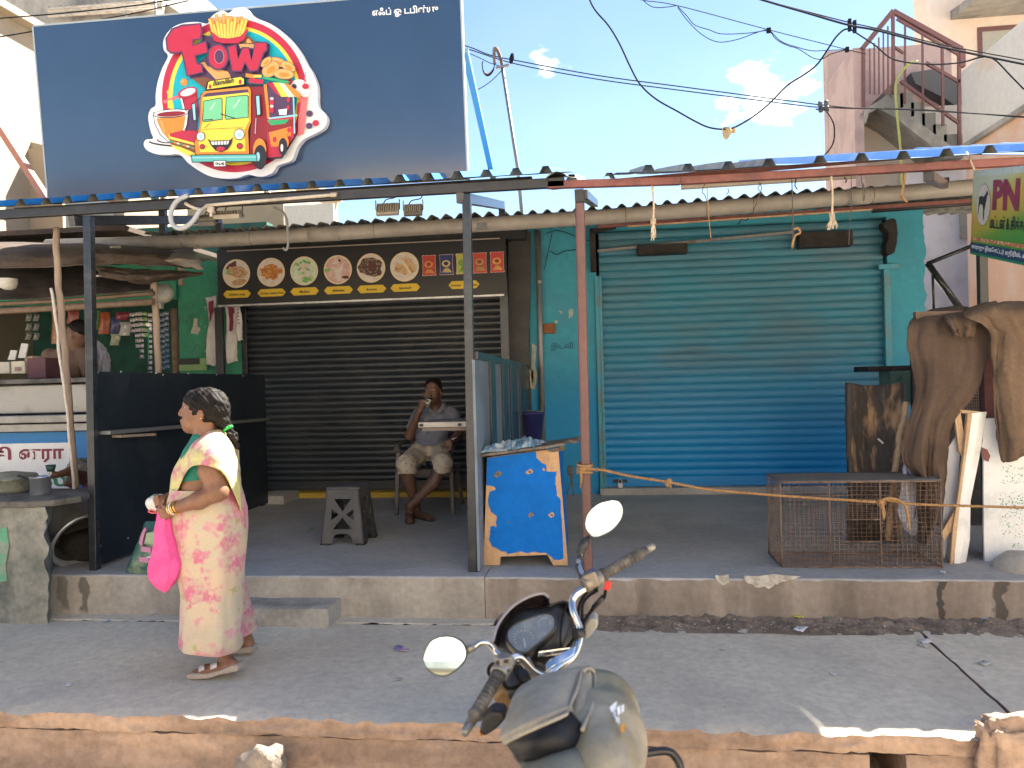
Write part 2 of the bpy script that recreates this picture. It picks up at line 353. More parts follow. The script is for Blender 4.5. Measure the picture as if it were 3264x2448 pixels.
M['galv'] = mat('galvanised_pipe',(.24,.25,.26),.5,metal=.5,col2=(.18,.14,.12),sc=6,lo=.5,hi=.7,var=.15,stretch=(1,1,.3))
M['dark'] = mat('soot_black',(.018,.017,.017),.85,col2=(.035,.032,.03),sc=6,var=.2)
M['stove'] = mat('sooty_concrete',(.25,.25,.22),.9,col2=(.10,.115,.105),sc=2.6,lo=.4,hi=.64,var=.2,vs=20,bump=.5,bs=40)
M['paper'] = mat('white_paper',(.72,.70,.70),.8,col2=(.60,.57,.58),sc=5,var=.03)
M['maroon_ink'] = mat('maroon_print',(.20,.02,.055),.6,var=.15,vs=30)
M['green_ink'] = mat('green_print',(.01,.18,.08),.6,var=.15,vs=30)
M['black_ink'] = mat('black_print',(.015,.015,.018),.6)
M['white_ink'] = mat('white_print',(.80,.82,.84),.5)
M['glass'] = mat('clear_glass',(.9,.95,.95),.03,trans=1.0,var=0)
M['cream_wall'] = mat('cream_house_paint',(.31,.255,.185),.9,col2=(.27,.225,.17),sc=1.2,lo=.42,hi=.7,var=.05,vs=6,bump=.15)
M['grey_conc'] = mat('stained_concrete',(.36,.34,.30),.95,col2=(.17,.165,.155),sc=.9,lo=.38,hi=.66,var=.14,vs=5,bump=.3,stretch=(1,1,.5))
M['peach_wall'] = mat('peach_house_paint',(.66,.53,.43),.9,col2=(.66,.58,.50),sc=1.2,lo=.42,hi=.7,var=.06,vs=6)
M['pale_wall'] = stains(mat('pale_weathered_wall',(.56,.54,.50),.9,col2=(.58,.44,.34),sc=1.8,lo=.52,hi=.72,var=.07,vs=8),[],(.2,.2,.2))
M['street_cream'] = mat('street_house_cream',(.80,.70,.55),.9,var=.04)
M['lilac_wall'] = mat('lilac_white_wall',(.62,.61,.66),.9,col2=(.55,.53,.55),sc=2.5,var=.04)
M['rail_brown'] = mat('brown_railing_paint',(.14,.06,.06),.6,var=.1)

# ------------------------------------------------------------------ ground
YK,YP,ZP,YF,YPOLE = 3.49,5.02,.27,8.6,5.17
g = MB(); g.grid(lambda u,v: V(-600+1200*u,-600+1300*v,-.30+.0),8,8,smooth=False); struct(g.build('road',M['road'],origin=(0,0,-.3)))
pv = sroot('pavement')
XC0,XC1 = 1.79,1.735                                   # the wide crack between two slabs, far and near end
def crack_x(y,s): return XC1+(XC0-XC1)*(y-YK)/(YP-YK)+.020*fbm((y*2.6,3.1,.5))+s*(.009+.006*fbm((y*7,1.7+s,2)))
def slab(x0,x1,name,y0=YK,y1=4.872,z=0.0,zb=-.085,left=None,right=None,nx=200,edge=.018,mats=('pave','pave_red'),fr=.0):
    m = MB()
    def X(u,y):
        a = x0 if left is None else left(y); b = x1 if right is None else right(y); return a+(b-a)*u
    def top(u,v):
        y = y0+(y1-y0)*v; x = X(u,y); e = edge*(fbm((x*5,7.3,z*9+2))+.5*fbm((x*19,1.3,z*9))) * max(0,1-v*6)
        drop = -.012*max(0,1-v*14)**2*(1+1.5*fbm((x*9,4.4,0)))
        return V(x,y+e,z+drop+.004*fbm((x*1.2,y*1.2,5)))
    m.grid(top,nx,26)
    m.mi = 1
    def front(u,v):
        p = top(u,0); zz = p.z+(zb-p.z)*v; r = fr+.016*fbm((p.x*6,2.2,zz*22))+.010*fbm((p.x*21,9.2,zz*40))
        return V(p.x,p.y+r*min(1,v*4),zz)
    m.grid(front,nx,7)
    m.mi = 1
    for u in (0,1): m.grid(lambda a,v: V(top(u,a).x,top(u,a).y,top(u,a).z+(zb-z)*v),26,1)
    m.grid(lambda u,v: V(X(u,y1),y1,z+.004*fbm((X(u,y1)*1.2,y1*1.2,5))+(zb-z)*v),nx,1)
    return m.build(name,[M[k] for k in mats],pv)
slab(-9,XC1,'paving_slab',right=lambda y: crack_x(y,-1),nx=420)
slab(XC1,9,'paving_slab',left=lambda y: crack_x(y,1),nx=260)
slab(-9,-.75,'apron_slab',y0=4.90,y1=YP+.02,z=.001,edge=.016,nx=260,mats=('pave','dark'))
# lower course of the kerb with the drain hole
hx0,hx1 = at(2772,2430,Y=YK).x,at(2892,2430,Y=YK).x
def course(x0,x1,nx):
    m = MB()
    def fr(u,v):
        x = x0+(x1-x0)*u; zz = -.093-.22*v
        return V(x,YK+.012+.016*fbm((x*4,5.2,zz*14))+.010*fbm((x*17,3.2,zz*30))-.03*v,zz+(.006*fbm((x*6,8,0)) if v == 0 else 0))
    m.grid(fr,nx,8); m.grid(lambda u,v: V(x0+(x1-x0)*u,fr(u,0).y+.5*v,fr(u,0).z),nx,1)
    for u in (0,1): m.grid(lambda a,v: V(x0+(x1-x0)*u,fr(u,v).y+.6*a,fr(u,v).z),2,8)
    m.build('kerb_course',M['pave_red'],pv)
course(-9,hx0,420); course(hx1,9,300)
b = MB(); b.span((-9,YK+.62,-.33),(9,YP,-.08)); b.build('kerb_core',M['dark'],pv)
# soil strip against the plinth
m = MB()
x0,x1 = -.72,5.0
def soil(u,v):
    x = x0+(x1-x0)*u; wdt = .10+.13*min(1,max(0,(x+.5)/.5))+.03*fbm((x*3,1,1)); y = YP+.03-(wdt+.04)*v
    h = (.035*(1-v)+.02*fbm((x*11,y*11,2))+.012*fbm((x*31,y*31,4)))*(1-v**4)+.001
    return V(x,y,max(h,-.004+.002*(1-v)))
m.grid(soil,420,16); stuff(m.build('soil',M['dirt'])); bpy.context.scene.objects['soil'].name = 'soil'
# crumbs and scraps on the soil and pavement
m = MB()
rnd = Rnd(3)
for i in range(520):
    if i < 330: x,y = rnd.uniform(-.65,3.4),YP-rnd.uniform(.01,.22)
    elif i < 430: x,y = rnd.uniform(-4,3),rnd.uniform(3.6,4.95)
    else: x,y = rnd.uniform(-3.3,.5),YP-.12+rnd.gauss(0,.03)
    s_ = rnd.uniform(.003,.011) if i < 330 else rnd.uniform(.002,.006); z = .02 if i < 330 else .004
    a = rnd.random()*6; c_ = V(x,y,z); p = [c_+V(cos(a+k*2.1)*s_*rnd.uniform(.6,1.4),sin(a+k*2.1)*s_,0) for k in range(3)]
    t_ = c_+V(0,0,s_*.8); m.mi = rnd.choice((0,0,1,1,2))
    for k in range(3): m.face((p[k],p[(k+1) % 3],t_))
stuff(m.build('grit',[M['dirt'],M['pave_red'],M['patch']]))

# ------------------------------------------------------------------ shop plinth and step
pl = sroot('shop_plinth',(0,YP,0))
XS = at(1545,1900,Y=YP).x                              # where pale plaster changes to brown
st_left = stains(M['plat_left'],[(at(265,1900,Y=YP).x,.035,.27,.0,.75),(at(200,1900,Y=YP).x,.06,.27,.02,.6),(at(75,1900,Y=YP).x,.1,.3,-.02,.45)],(.07,.065,.055))
st_right = stains(M['plat_right'],[(at(3003,1900,Y=YP).x,.022,.27,-.02,.95),(at(3188,1900,Y=YP).x,.042,.27,-.02,.85),(at(2058,1900,Y=YP).x,.05,.27,.0,.25),(at(2330,1900,Y=YP).x,.06,.22,.0,.25),(at(2690,1900,Y=YP).x,.09,.26,.0,.22)],(.055,.048,.042))
def plinth(x0,x1,mt,nx,ztop=ZP):
    m = MB()
    def top(u,v):
        x = x0+(x1-x0)*u; y = YP+(12-YP)*v**2; e = .010*fbm((x*4,.3,1))*max(0,1-v*12)
        return V(x,y+e,ztop+.003*fbm((x*2,y*2,8))-.010*max(0,1-v*22)**2*(1+1.4*fbm((x*7,1,0))))
    m.grid(top,nx,40); m.mi = 1
    def fr(u,v):
        p = top(u,0); zz = p.z*(1-v)-.03*v
        return V(p.x,p.y+(.007*fbm((p.x*3,3,zz*7))+.004*fbm((p.x*15,3,zz*25)))*min(1,5*v),zz)
    m.grid(fr,nx,10)
    for u in (0,1): m.grid(lambda a,v: V(x0+(x1-x0)*u,YP+(12-YP)*a,(ztop)*(1-v)),4,1)
    return m.build('plinth_block',[M['plat_top'],mt],pl)
plinth(-9,XS,st_left,330); plinth(XS+.004,9,st_right,380,ZP-.004)
sa,sb = at(583,1990,Z=0).x,at(1052,1998,Z=0).x
ys = 4.80; zs = .125
m = MB()
def stp(u,v):
    x = sa+(sb-sa)*u; return V(x,ys+(YP+.01-ys)*v+.008*fbm((x*6,v,2))*(1-v),zs+.003*fbm((x*5,v*4,1))-.010*(max(0,1-v*8))**2)
m.grid(stp,60,10); m.grid(lambda u,v: V(stp(u,0).x,stp(u,0).y-.006*v+.006*fbm((u*30,v*6,0)),stp(u,0).z*(1-v)),60,6)
for u in (0,1): m.grid(lambda a,v: stp(u,a)*(1) - V(0,0,stp(u,a).z*v),10,3)
struct(m.build('step',M['step']))
# pale lime patch where the brown plaster has come off (a child of the plinth)
def flake(pts,name,mt,parent,Y,th=.004):
    P_ = [at(x,y,Y=Y) for x,y in pts]; q = []
    for i,p in enumerate(P_):
        n_ = P_[(i+1) % len(P_)]
        for k in range(4):
            t = k/4; r = p.lerp(n_,t); q.append(r+V(.012*fbm((r.x*30,r.z*30,1)),0,.012*fbm((r.x*30,r.z*30,6))))
    mm = MB(); mm.prism(q,(0,-th,0)); return mm.build(name,mt,parent)
flake([(2282,1834),(2325,1833),(2322,1858),(2300,1862),(2284,1850)],'lime_patch',M['patch'],pl,YP-.002,.006)
flake([(2372,1834),(2552,1834),(2520,1848),(2478,1858),(2448,1874),(2420,1872),(2392,1862),(2370,1848)],'lime_patch',M['patch'],pl,YP-.002,.006)
# ------------------------------------------------------------------ blue shop
def slat_mesh(name,x0,x1,h,mt,depth=.014,nseg=1):
    m = MB(); n = 6
    prof = [(-depth*sin(PI*i/n)**.8,h*(i/n)*.96) for i in range(n+1)]+[(.006,h*.985),(.006,h)]
    def fn(u,v):
        k = v*(len(prof)-1); i = int(round(k)); return V(x0+(x1-x0)*u,prof[i][0],prof[i][1])
    m.grid(fn,nseg,len(prof)-1)
    return m
def shutter(root,xl,xr,zb,zt,Y,h,mt,rail_mt,bar_h=.10):
    m = MB(); m.span((xl,Y-.012,zb),(xr,Y+.012,zb+bar_h)); m.span((xl,Y-.028,zb),(xr,Y-.0125,zb+.035))
    sh = m.build('roller_shutter',mt,root)
    n = int((zt-zb-bar_h)/h); h2 = (zt-zb-bar_h)/n; first = None
    for i in range(n):
        if first is None:
            mm = slat_mesh('slat',xl,xr,h2,mt,nseg=14)
            for v in mm.bm.verts: v.co.y += Y
            for v in mm.bm.verts: v.co.z += zb+bar_h
            first = mm.build('slat',mt,sh); base = first
        else:
            s = base.copy(); COL.objects.link(s); s.parent = sh; s.location = base.location+V(random.uniform(-.002,.002),random.uniform(-.002,.002),i*h2)
            s.rotation_euler = (0,random.uniform(-.0007,.0007),0)
    return sh
ZT = 3.25
bx0,bx1 = at(1690,1100,Y=YF).x,at(2947,800,Y=YF).x
sl_,sr_ = at(1906,1100,Y=YF).x,at(2832,1000,Y=YF).x
zb = .345; ztop = at(2300,722,Y=YF).z
bs = thing('blue_shop','blue painted shop with its blue roller shutter pulled down and padlocked','shop',((bx0+bx1)/2,YF,ZP))
m = MB()
def wallgrid(m,x0,x1,z0,z1,Y,nx,nz,rag=0):
    def fn(u,v):
        x = x0+(x1-x0)*u; z = z0+(z1-z0)*v; x += rag*u**8*(fbm((z*6,1,2))+.5*fbm((z*21,1,2)))
        return V(x,Y+.004*fbm((x*2.2,z*2.2,1)),z)
    m.grid(fn,nx,nz)
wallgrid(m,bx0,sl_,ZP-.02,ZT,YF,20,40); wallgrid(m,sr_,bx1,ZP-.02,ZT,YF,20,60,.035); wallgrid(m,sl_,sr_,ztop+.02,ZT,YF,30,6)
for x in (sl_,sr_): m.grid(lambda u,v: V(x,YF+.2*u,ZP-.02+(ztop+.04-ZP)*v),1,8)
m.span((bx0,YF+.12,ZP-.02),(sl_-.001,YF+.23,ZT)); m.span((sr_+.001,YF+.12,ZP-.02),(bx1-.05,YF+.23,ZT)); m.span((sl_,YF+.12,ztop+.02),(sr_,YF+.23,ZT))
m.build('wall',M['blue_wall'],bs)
m = MB(); m.span((sl_-.02,YF-.10,ZP-.01),(sr_+.02,YF+.2,zb-.006)); m.build('door_sill',M['plat_top'],bs,bevel=.012)
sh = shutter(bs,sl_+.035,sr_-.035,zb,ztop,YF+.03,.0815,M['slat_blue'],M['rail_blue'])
rz = at(1930,880,Y=YF).z
for x in (sl_,sr_):
    m = MB(); s_ = 1 if x == sl_ else -1
    m.span((x-.015*s_,YF-.045,zb-.02),(x+.055*s_,YF-.004,rz)); m.span((x+.030*s_,YF-.062,zb-.02),(x+.055*s_,YF-.046,rz))
    m.build('guide_rail',M['rail_blue'],bs,bevel=.003)
m = MB(); p = at(2845,850,Y=YF); m.span((p.x-.16,YF-.075,p.z-.03),(p.x+.05,YF-.047,p.z+.02)); m.build('rail_cap',M['rail_blue'],bs,bevel=.003)
# drum housings, soot dark
m = MB(); m.prism([at(1600+x/1.58,640+y/1.58,Y=YF-.16) for x,y in ((1922,108),(1950,92),(1972,84),(1988,96),(1996,160),(1990,220),(1978,262),(1950,274),(1934,262),(1932,215),(1946,190),(1944,150),(1926,140))],(0,.15,0)); m.build('drum_bracket',M['dark'],bs,bevel=.012)
p = at(1890,800,Y=YF-.1); m = MB(); m.span((p.x-.03,YF-.12,p.z-.22),(p.x+.03,YF-.004,p.z+.24)); m.beam(p+V(0,-.05,.2),p+V(.25,-.05,.24),.03,.05); m.build('drum_bracket',M['dark'],bs,bevel=.006)
for (a,b_) in (((2545,742),(2718,782)),((2030,782),(2192,806))):
    p,q = at(*a,Y=YF-.14),at(*b_,Y=YF-.14); m = MB(); m.span((p.x,YF-.16,q.z),(q.x,YF-.02,p.z)); m.build('spring_cover',M['dark'],bs,bevel=.008)
p,q = at(1905,800,Y=YF-.1),at(2530,740,Y=YF-.1); m = MB(); m.beam(p,q,.03,.028); m.build('shaft',M['galv'],bs)
# padlock, hasp, hooks
p = at(1977,1535,Y=YF-.05); m = MB(); m.span((p.x-.07,YF-.02,p.z-.012),(p.x+.075,YF-.006,p.z+.018)); hs = m.build('hasp',M['black_paint'],bs,bevel=.003)
m = MB(); m.box((p.x,YF-.035,p.z-.045),(.05,.022,.055)); m.tube([(p.x-.017,YF-.035,p.z-.02),(p.x-.017,YF-.035,p.z+.01),(p.x,YF-.035,p.z+.027),(p.x+.017,YF-.035,p.z+.01),(p.x+.017,YF-.035,p.z-.02)],.005,6); m.build('padlock',M['alu'],hs,bevel=.006)
# bare plaster where the paint has come off
flake([(1695,1095),(1712,1105),(1706,1160),(1712,1200),(1704,1240),(1694,1235)],'bare_plaster',M['blue_bare'],bs,YF-.004,.003)
for pts in ([(1688,1180),(1700,1176),(1712,1205),(1700,1240),(1690,1236)],[(1815,985),(1828,985),(1826,1010),(1812,1015)],[(1783,990),(1792,992),(1790,1004)],[(1770,1020),(1778,1024),(1772,1034)]):
    flake(pts,'bare_plaster',M['blue_bare'],bs,YF-.004,.003)
m = MB(); p = at(1757,1112,Y=YF); put_text(m,'இட்லி',.16,p,(1,0,0),(0,0,1),width=at(1826,1112,Y=YF).x-p.x,lift=.009); m.build('wall_scribble',mat('blue_pen',(.01,.07,.13),.7),bs)
# pipe on the wall with its clip
m = MB(); a,b_ = at(1714,735,Y=YF-.06),at(1732,1440,Y=YF-.06); m.tube([a,b_],.031,12); m.lathe([(.031,0),(.036,.003),(.036,.05),(.031,.053)],at(1719,905,Y=YF-.06),12); wp = m.build('wall_pipe',M['galv'],bs)
p,q = at(1731,1032,Y=YF-.05),at(1769,1062,Y=YF-.05); m = MB(); m.span((p.x,YF-.05,q.z),(q.x,YF-.004,p.z)); m.build('wooden_peg',mat('peg_wood',(.22,.085,.03),.8,var=.2),bs,bevel=.003)
# ------------------------------------------------------------------ snack shop (black)
kx0,kx1 = at(690,1100,Y=YF).x,bx0
ks = thing('snack_shop','black fronted snack shop with its black roller shutter down between green and blue walls','shop',((kx0+kx1)/2,YF,ZP))
ql,qr = at(792,1200,Y=YF).x,at(1612,1100,Y=YF).x
qt = at(1200,930,Y=YF).z
shutter(ks,ql,qr,.335,qt,YF+.02,.0705,M['slat_black'],M['black_paint'])
m = MB(); m.span((ql-.05,YF-.16,ZP-.01),(qr+.02,YF+.1,.328)); m.build('yellow_threshold',M['yellow'],ks,bevel=.012)
m = MB(); m.span((ql-.06,YF-.03,ZP),(ql,YF+.06,qt+.3)); m.span((ql-.03,YF-.05,.33),(ql+.012,YF-.031,qt)); m.build('guide_rail',M['black_gloss'],ks,bevel=.003)
m = MB(); m.span((qr-.02,YF-.06,.33),(qr+.045,YF-.004,qt+.1)); m.build('guide_rail',mat('dull_steel_rail',(.15,.15,.16),.5,metal=.4,var=.15),ks,bevel=.003)
m = MB(); m.span((ql-.06,YF+.07,qt-.06),(kx1,YF+.23,ZT)); m.span((qr+.05,YF+.012,ZP-.02),(kx1-.002,YF+.22,ZT)); m.build('wall',M['black_paint'],ks)
# black boarding between the shop and the blue wall, torn at its foot
pts = [(1620,745),(1692,740),(1690,960),(1685,1090),(1688,1120),(1692,1166),(1684,1172),(1668,1168),(1650,1176),(1622,1170)]
P_ = [at(x,y,Y=YF-.08) for x,y in pts]; m = MB(); m.prism(P_,(0,.03,0)); m.build('black_boarding',mat('black_boarding',(.030,.030,.032),.6,col2=(.05,.047,.045),sc=3,var=.15,bump=.2,bs=25),ks)
# ------------------------------------------------------------------ green tea shop
gx0,gx1 = -9.0,kx0
ts = thing('tea_shop','green walled tea shop with an open dark counter room','shop',(-5.2,YF,ZP))
gl = at(566,1000,Y=YF).x
m = MB(); wallgrid(m,gl,ql-.061,ZP-.02,ZT-.26,YF+.02,20,30); m.span((gl,YF+.14,ZP-.02),(ql-.062,YF+.23,ZT-.26)); m.grid(lambda u,v: V(gl,YF+.02+1.6*u,ZP+(ZT-.26-ZP)*v),2,2); m.build('wall',M['green_wall'],ts)
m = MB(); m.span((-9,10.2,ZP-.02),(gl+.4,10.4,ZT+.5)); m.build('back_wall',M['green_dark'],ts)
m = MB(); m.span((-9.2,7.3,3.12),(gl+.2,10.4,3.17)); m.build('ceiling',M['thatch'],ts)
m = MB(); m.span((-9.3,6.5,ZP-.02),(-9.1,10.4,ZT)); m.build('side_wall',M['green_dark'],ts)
zt_ = at(300,820,Y=YF).z
m = MB(); m.span((-9,YF-.02,at(200,975,Y=YF).z+.02),(gl-.001,YF+.16,ZT-.26)); m.build('lintel',M['green_wall'],ts)
for pts in ([(620,1015),(630,1015),(628,1040),(640,1050),(632,1066),(608,1062)],[(640,1020),(644,1020),(642,1030)],[(652,978),(660,976),(656,990)]):
    flake(pts,'bare_plaster',M['blue_bare'],ts,YF+.013,.003)
for i in range(14):
    x,y = 575+random.random()*80,990+random.random()*130; s_ = random.uniform(1.2,3)
    flake([(x,y),(x+s_,y-s_*.5),(x+s_,y+s_)],'bare_plaster',M['blue_bare'],ts,YF+.013,.003)
# posters pasted on the green wall
def poster(name,label,pts,inks,Y,group='torn paper banners on the green wall'):
    P_ = [at(x,y,Y=Y) for x,y in pts]; m = MB(); nu = 5
    def fn(u,v):
        k = v*(len(P_)//2-1); i = min(int(k),len(P_)//2-2); f = k-i
        l_ = P_[i].lerp(P_[i+1],f); r_ = P_[-1-i].lerp(P_[-2-i],f); p = l_.lerp(r_,u)
        return p+V(0,.018*sin(u*5+v*7)+.012*fbm((u*3,v*6,1)),0)
    m.grid(fn,8,24); root = m.build(name,M['paper'],solid=.0015); tag(root,label,'poster',group)
    for pp in inks:
        mm = MB(); mm.face([at(x,y,Y=Y-.03) for x,y in pp]); mm.build('print',M['maroon_ink'],root)
poster('paper_banner','white paper banner with a maroon word on the green wall, left of the black post',[(655,948),(660,985),(666,1035),(660,1080),(656,1160),(688,1168),(694,1160),(696,1090),(694,1040),(692,942)],
       [[(665,962),(681,956),(679,980),(683,990),(676,1000),(672,1020),(667,1030),(668,1000),(664,985)]],YF-.10)
poster('paper_banner','white paper banner hanging under the menu board with a maroon figure on it',[(718,976),(720,1040),(722,1100),(722,1160),(760,1150),(756,1110),(752,1060),(764,976)],
       [[(727,978),(745,980),(748,995),(743,1002),(744,1022),(742,1052),(734,1058),(730,1052),(732,1020),(728,995)]],YF-.10)
poster('paper_banner','narrow printed sheet with small squares right of the hanging banner',[(750,976),(754,1030),(757,1088),(776,1084),(771,1030),(766,976)],
       [[(756+a,984+b),(760+a,984+b),(760+a,988+b),(756+a,988+b)] for b in range(0,50,11) for a in (0+b*.08,)],YF-.14)
p,q = at(566,1144,Y=YF-.03),at(660,1180,Y=YF-.03); m = MB(); m.span((p.x,YF-.04,q.z),(q.x,YF-.01,p.z)); o = m.build('notice_board',mat('notice_green',(.20,.33,.14),.7,var=.1)); tag(o,'small green notice sheet low on the green wall behind the black partition','notice')
m = MB(); m.span((p.x,YF-.044,p.z-.07),(q.x-.08,YF-.0405,p.z)); m.build('dark_header',M['black_ink'],o)
# ------------------------------------------------------------------ asbestos roof sheets over the shops (a part of each shop)
def wavy(x0,x1,period,amp,y0,z0f,y1,slope,thick=.007,n=10,power=1):
    m = MB(); nx = int((x1-x0)/period*n)
    def surf(dz):
        def fn(u,v):
            x = x0+(x1-x0)*u; y = y0+(y1-y0)*v; return V(x,y+.012*fbm((x*2,1,1))*(1-v),z0f(x)+slope*(y-y0)+amp*sin(TAU*x/period)+dz+.006*fbm((x*1.1,y,3)))
        return fn
    a = m.grid(surf(thick),nx,3); b_ = m.grid(surf(0),nx,3)
    for i in range(nx):
        f = m.bm.faces.new((a[i][0],a[i+1][0],b_[i+1][0],b_[i][0]))
    return m
YG = 7.12
def pipe_z(x):                                           # gutter axis height along the row
    xs = [at(px,py,Y=YG) for px,py in ((370,778),(600,771),(1800,700),(2160,673),(3098,597))]
    for a,b_ in zip(xs,xs[1:]):
        if x <= b_.x or b_ is xs[-1]: return a.z+(b_.z-a.z)*(x-a.x)/(b_.x-a.x)
wavy(at(455,730,Y=YG).x,kx1,.1335,.027,YG+.02,lambda x: pipe_z(x)+.088,9.6,.10).build('roof_sheet',M['asb'],ks)
wavy(kx1-.06,4.7,.1335,.024,YG+.02,lambda x: pipe_z(min(x,1.9))+.079-.02*max(0,x-1.9),9.6,.10).build('roof_sheet',M['asb'],bs)
m = MB(); m.beam((-8.6,YG+.2,pipe_z(-5)+.02),(kx0,YG+.2,pipe_z(kx0)+.01),.09,.10); m.build('eaves_beam',M['bamboo'],ts)
m = MB(); m.beam((kx0,YG+.25,pipe_z(kx0)+.035),(bx1,YG+.25,pipe_z(bx1)+.03),.06,.05); m.build('purlin',M['maroon'],bs)
# the long gutter pipe
xs = [-5.4,-4.6,-3.9,-3.2,-2.4,-1.6,-.8,0,.8,1.6,2.4,at(3103,597,Y=YG).x]
m = MB(); r_ = .068
m.tube([V(x,YG,pipe_z(x)) for x in xs],r_,20)
gp = m.build('gutter_pipe',M['pvc']); tag(gp,'long grey plastic gutter pipe running below the wavy roof edge','gutter')
def ring(px,wd,r2,mt,nm='pipe_joint'):
    x = at(px,700,Y=YG).x; m = MB(); m.tube([V(x-wd/2,YG,pipe_z(x-wd/2)),V(x+wd/2,YG,pipe_z(x+wd/2))],r2,20); m.build(nm,mt,gp)
ring(1035,.30,r_+.0035,M['pvc']); ring(610,.18,r_+.004,M['pvc']); ring(2735,.18,r_+.004,M['pvc'])
for px in (1540,):
    x = at(px,730,Y=YG).x; m = MB(); m.span((x-.045,YG-.08,pipe_z(x)-.06),(x+.045,YG-.066,pipe_z(x)+.0)); m.build('pipe_clip',M['galv'],gp)
m = MB(); m.beam(at(1905,722,Y=YG+.1),at(3098,640,Y=YG+.1),.03,.03); gb = m.build('gutter_bearer',M['maroon'],gp)
m = MB(); m.beam(at(2000,722,Y=YG-.02),at(2780,668,Y=YG-.02),.02,.012); m.build('wood_strip',M['wood'],gp)
for x in (-3.3,-2.1,-1.2,.2,1.3,2.3):
    m = MB(); m.tube([V(x,YG+r_*1.02*sin(a),pipe_z(x)+r_*1.02*cos(a)) for a in np.linspace(0,TAU,20)],.0025,4,cap=False); m.build('tie_wire',M['rust'],gp)

m = MB(); m.span((kx1+.01,YF+.30,ZP-.02),(bx1+.02,YF+.34,ZT+.02)); m.build('sun_block_wall',M['dark'],bs)  # unseen walls added behind both shutters to block the sun
m = MB(); m.span((kx0,YF+.30,ZP-.02),(kx1-.01,YF+.34,ZT+.02)); m.build('sun_block_wall',M['dark'],ks)
# ------------------------------------------------------------------ menu board
YM = 8.30
mb0,mb1 = at(691,805,Y=YM),at(1616,938,Y=YM); mzt,mzb = at(1100,783,Y=YM).z,at(1100,957,Y=YM).z
mn = thing('menu_board','black menu board with six round food pictures and yellow name tags','menu board',((mb0.x+mb1.x)/2,YM,mzb))
m = MB(); m.span((mb0.x,YM,mzb),(mb1.x,YM+.05,mzt+.02)); m.build('panel',mat('menu_vinyl',(.020,.021,.024),.38,var=.06,vs=3),mn)
m = MB(); m.span((mb0.x,YM-.012,mzb-.02),(mb1.x-.03,YM+.04,mzb-.001)); m.build('edge_strip',M['alu'],mn)
m = MB(); m.span((mb0.x+.12,YM-.006,mzt-.006),(mb1.x-.06,YM-.001,mzt+.006)); m.build('edge_strip',mat('dull_strip',(.35,.30,.28),.5),mn)
m = MB(); m.span((mb0.x,YM+.051,mzt),(mb1.x+.2,YF+.1,mzt+.16)); m.build('back_frame',M['black_paint'],mn)
for px in (700,1608):
    a = at(px,980,Y=YM+.05); m = MB(); m.span((a.x-.045,YM+.01,ZP),(a.x+.045,YM+.06,mzb-.022)); m.build('leg',M['black_paint'] if px < 1000 else M['black_gloss'],mn,bevel=.004)
c5 = lambda x,y: (600+x/1.843,640+y/1.843)
cream = mat('cream_rim',(.72,.60,.40),.5,var=.04); plate = mat('plate_white',(.66,.60,.54),.5,col2=(.58,.50,.44),sc=20,var=.05)
def ink(n,c,c2=None,sc=30,**k): return mat(n,c,.5,col2=c2,sc=sc,var=.12,vs=60,**k)
wrapc = ink('wrap_print',(.55,.36,.20),(.32,.14,.07)); fryc = ink('loaded_fries_print',(.42,.13,.03),(.62,.30,.08),45); mint = ink('mint_print',(.16,.40,.10),(.50,.62,.42),30)
shake = ink('shake_print',(.58,.36,.33),(.68,.52,.48),22); brown = ink('brownie_print',(.06,.03,.022),(.28,.19,.15),40); sand = ink('sandwich_print',(.60,.40,.22),(.40,.20,.09),26)
choc = ink('dark_food_print',(.10,.03,.025)); pale_mint = ink('pale_mint_print',(.60,.70,.56),(.48,.60,.45),20)
def blob(c,rx,ry,n=18,jit=.15,rot=0,seed=0):
    q = []; rr = Rnd(seed)
    for k in range(n):
        a = TAU*k/n; s_ = 1+jit*(rr.random()-.5)*2; x,y = rx*cos(a)*s_,ry*sin(a)*s_
        q.append((c[0]+x*cos(rot)-y*sin(rot),c[1]+x*sin(rot)+y*cos(rot)))
    return q
def flat_poly(m,q,o,lift):                            # q in units of the picture radius, plane facing -Y
    m.face([V(o.x+x*PR,o.y-lift,o.z+y*PR) for x,y in q])
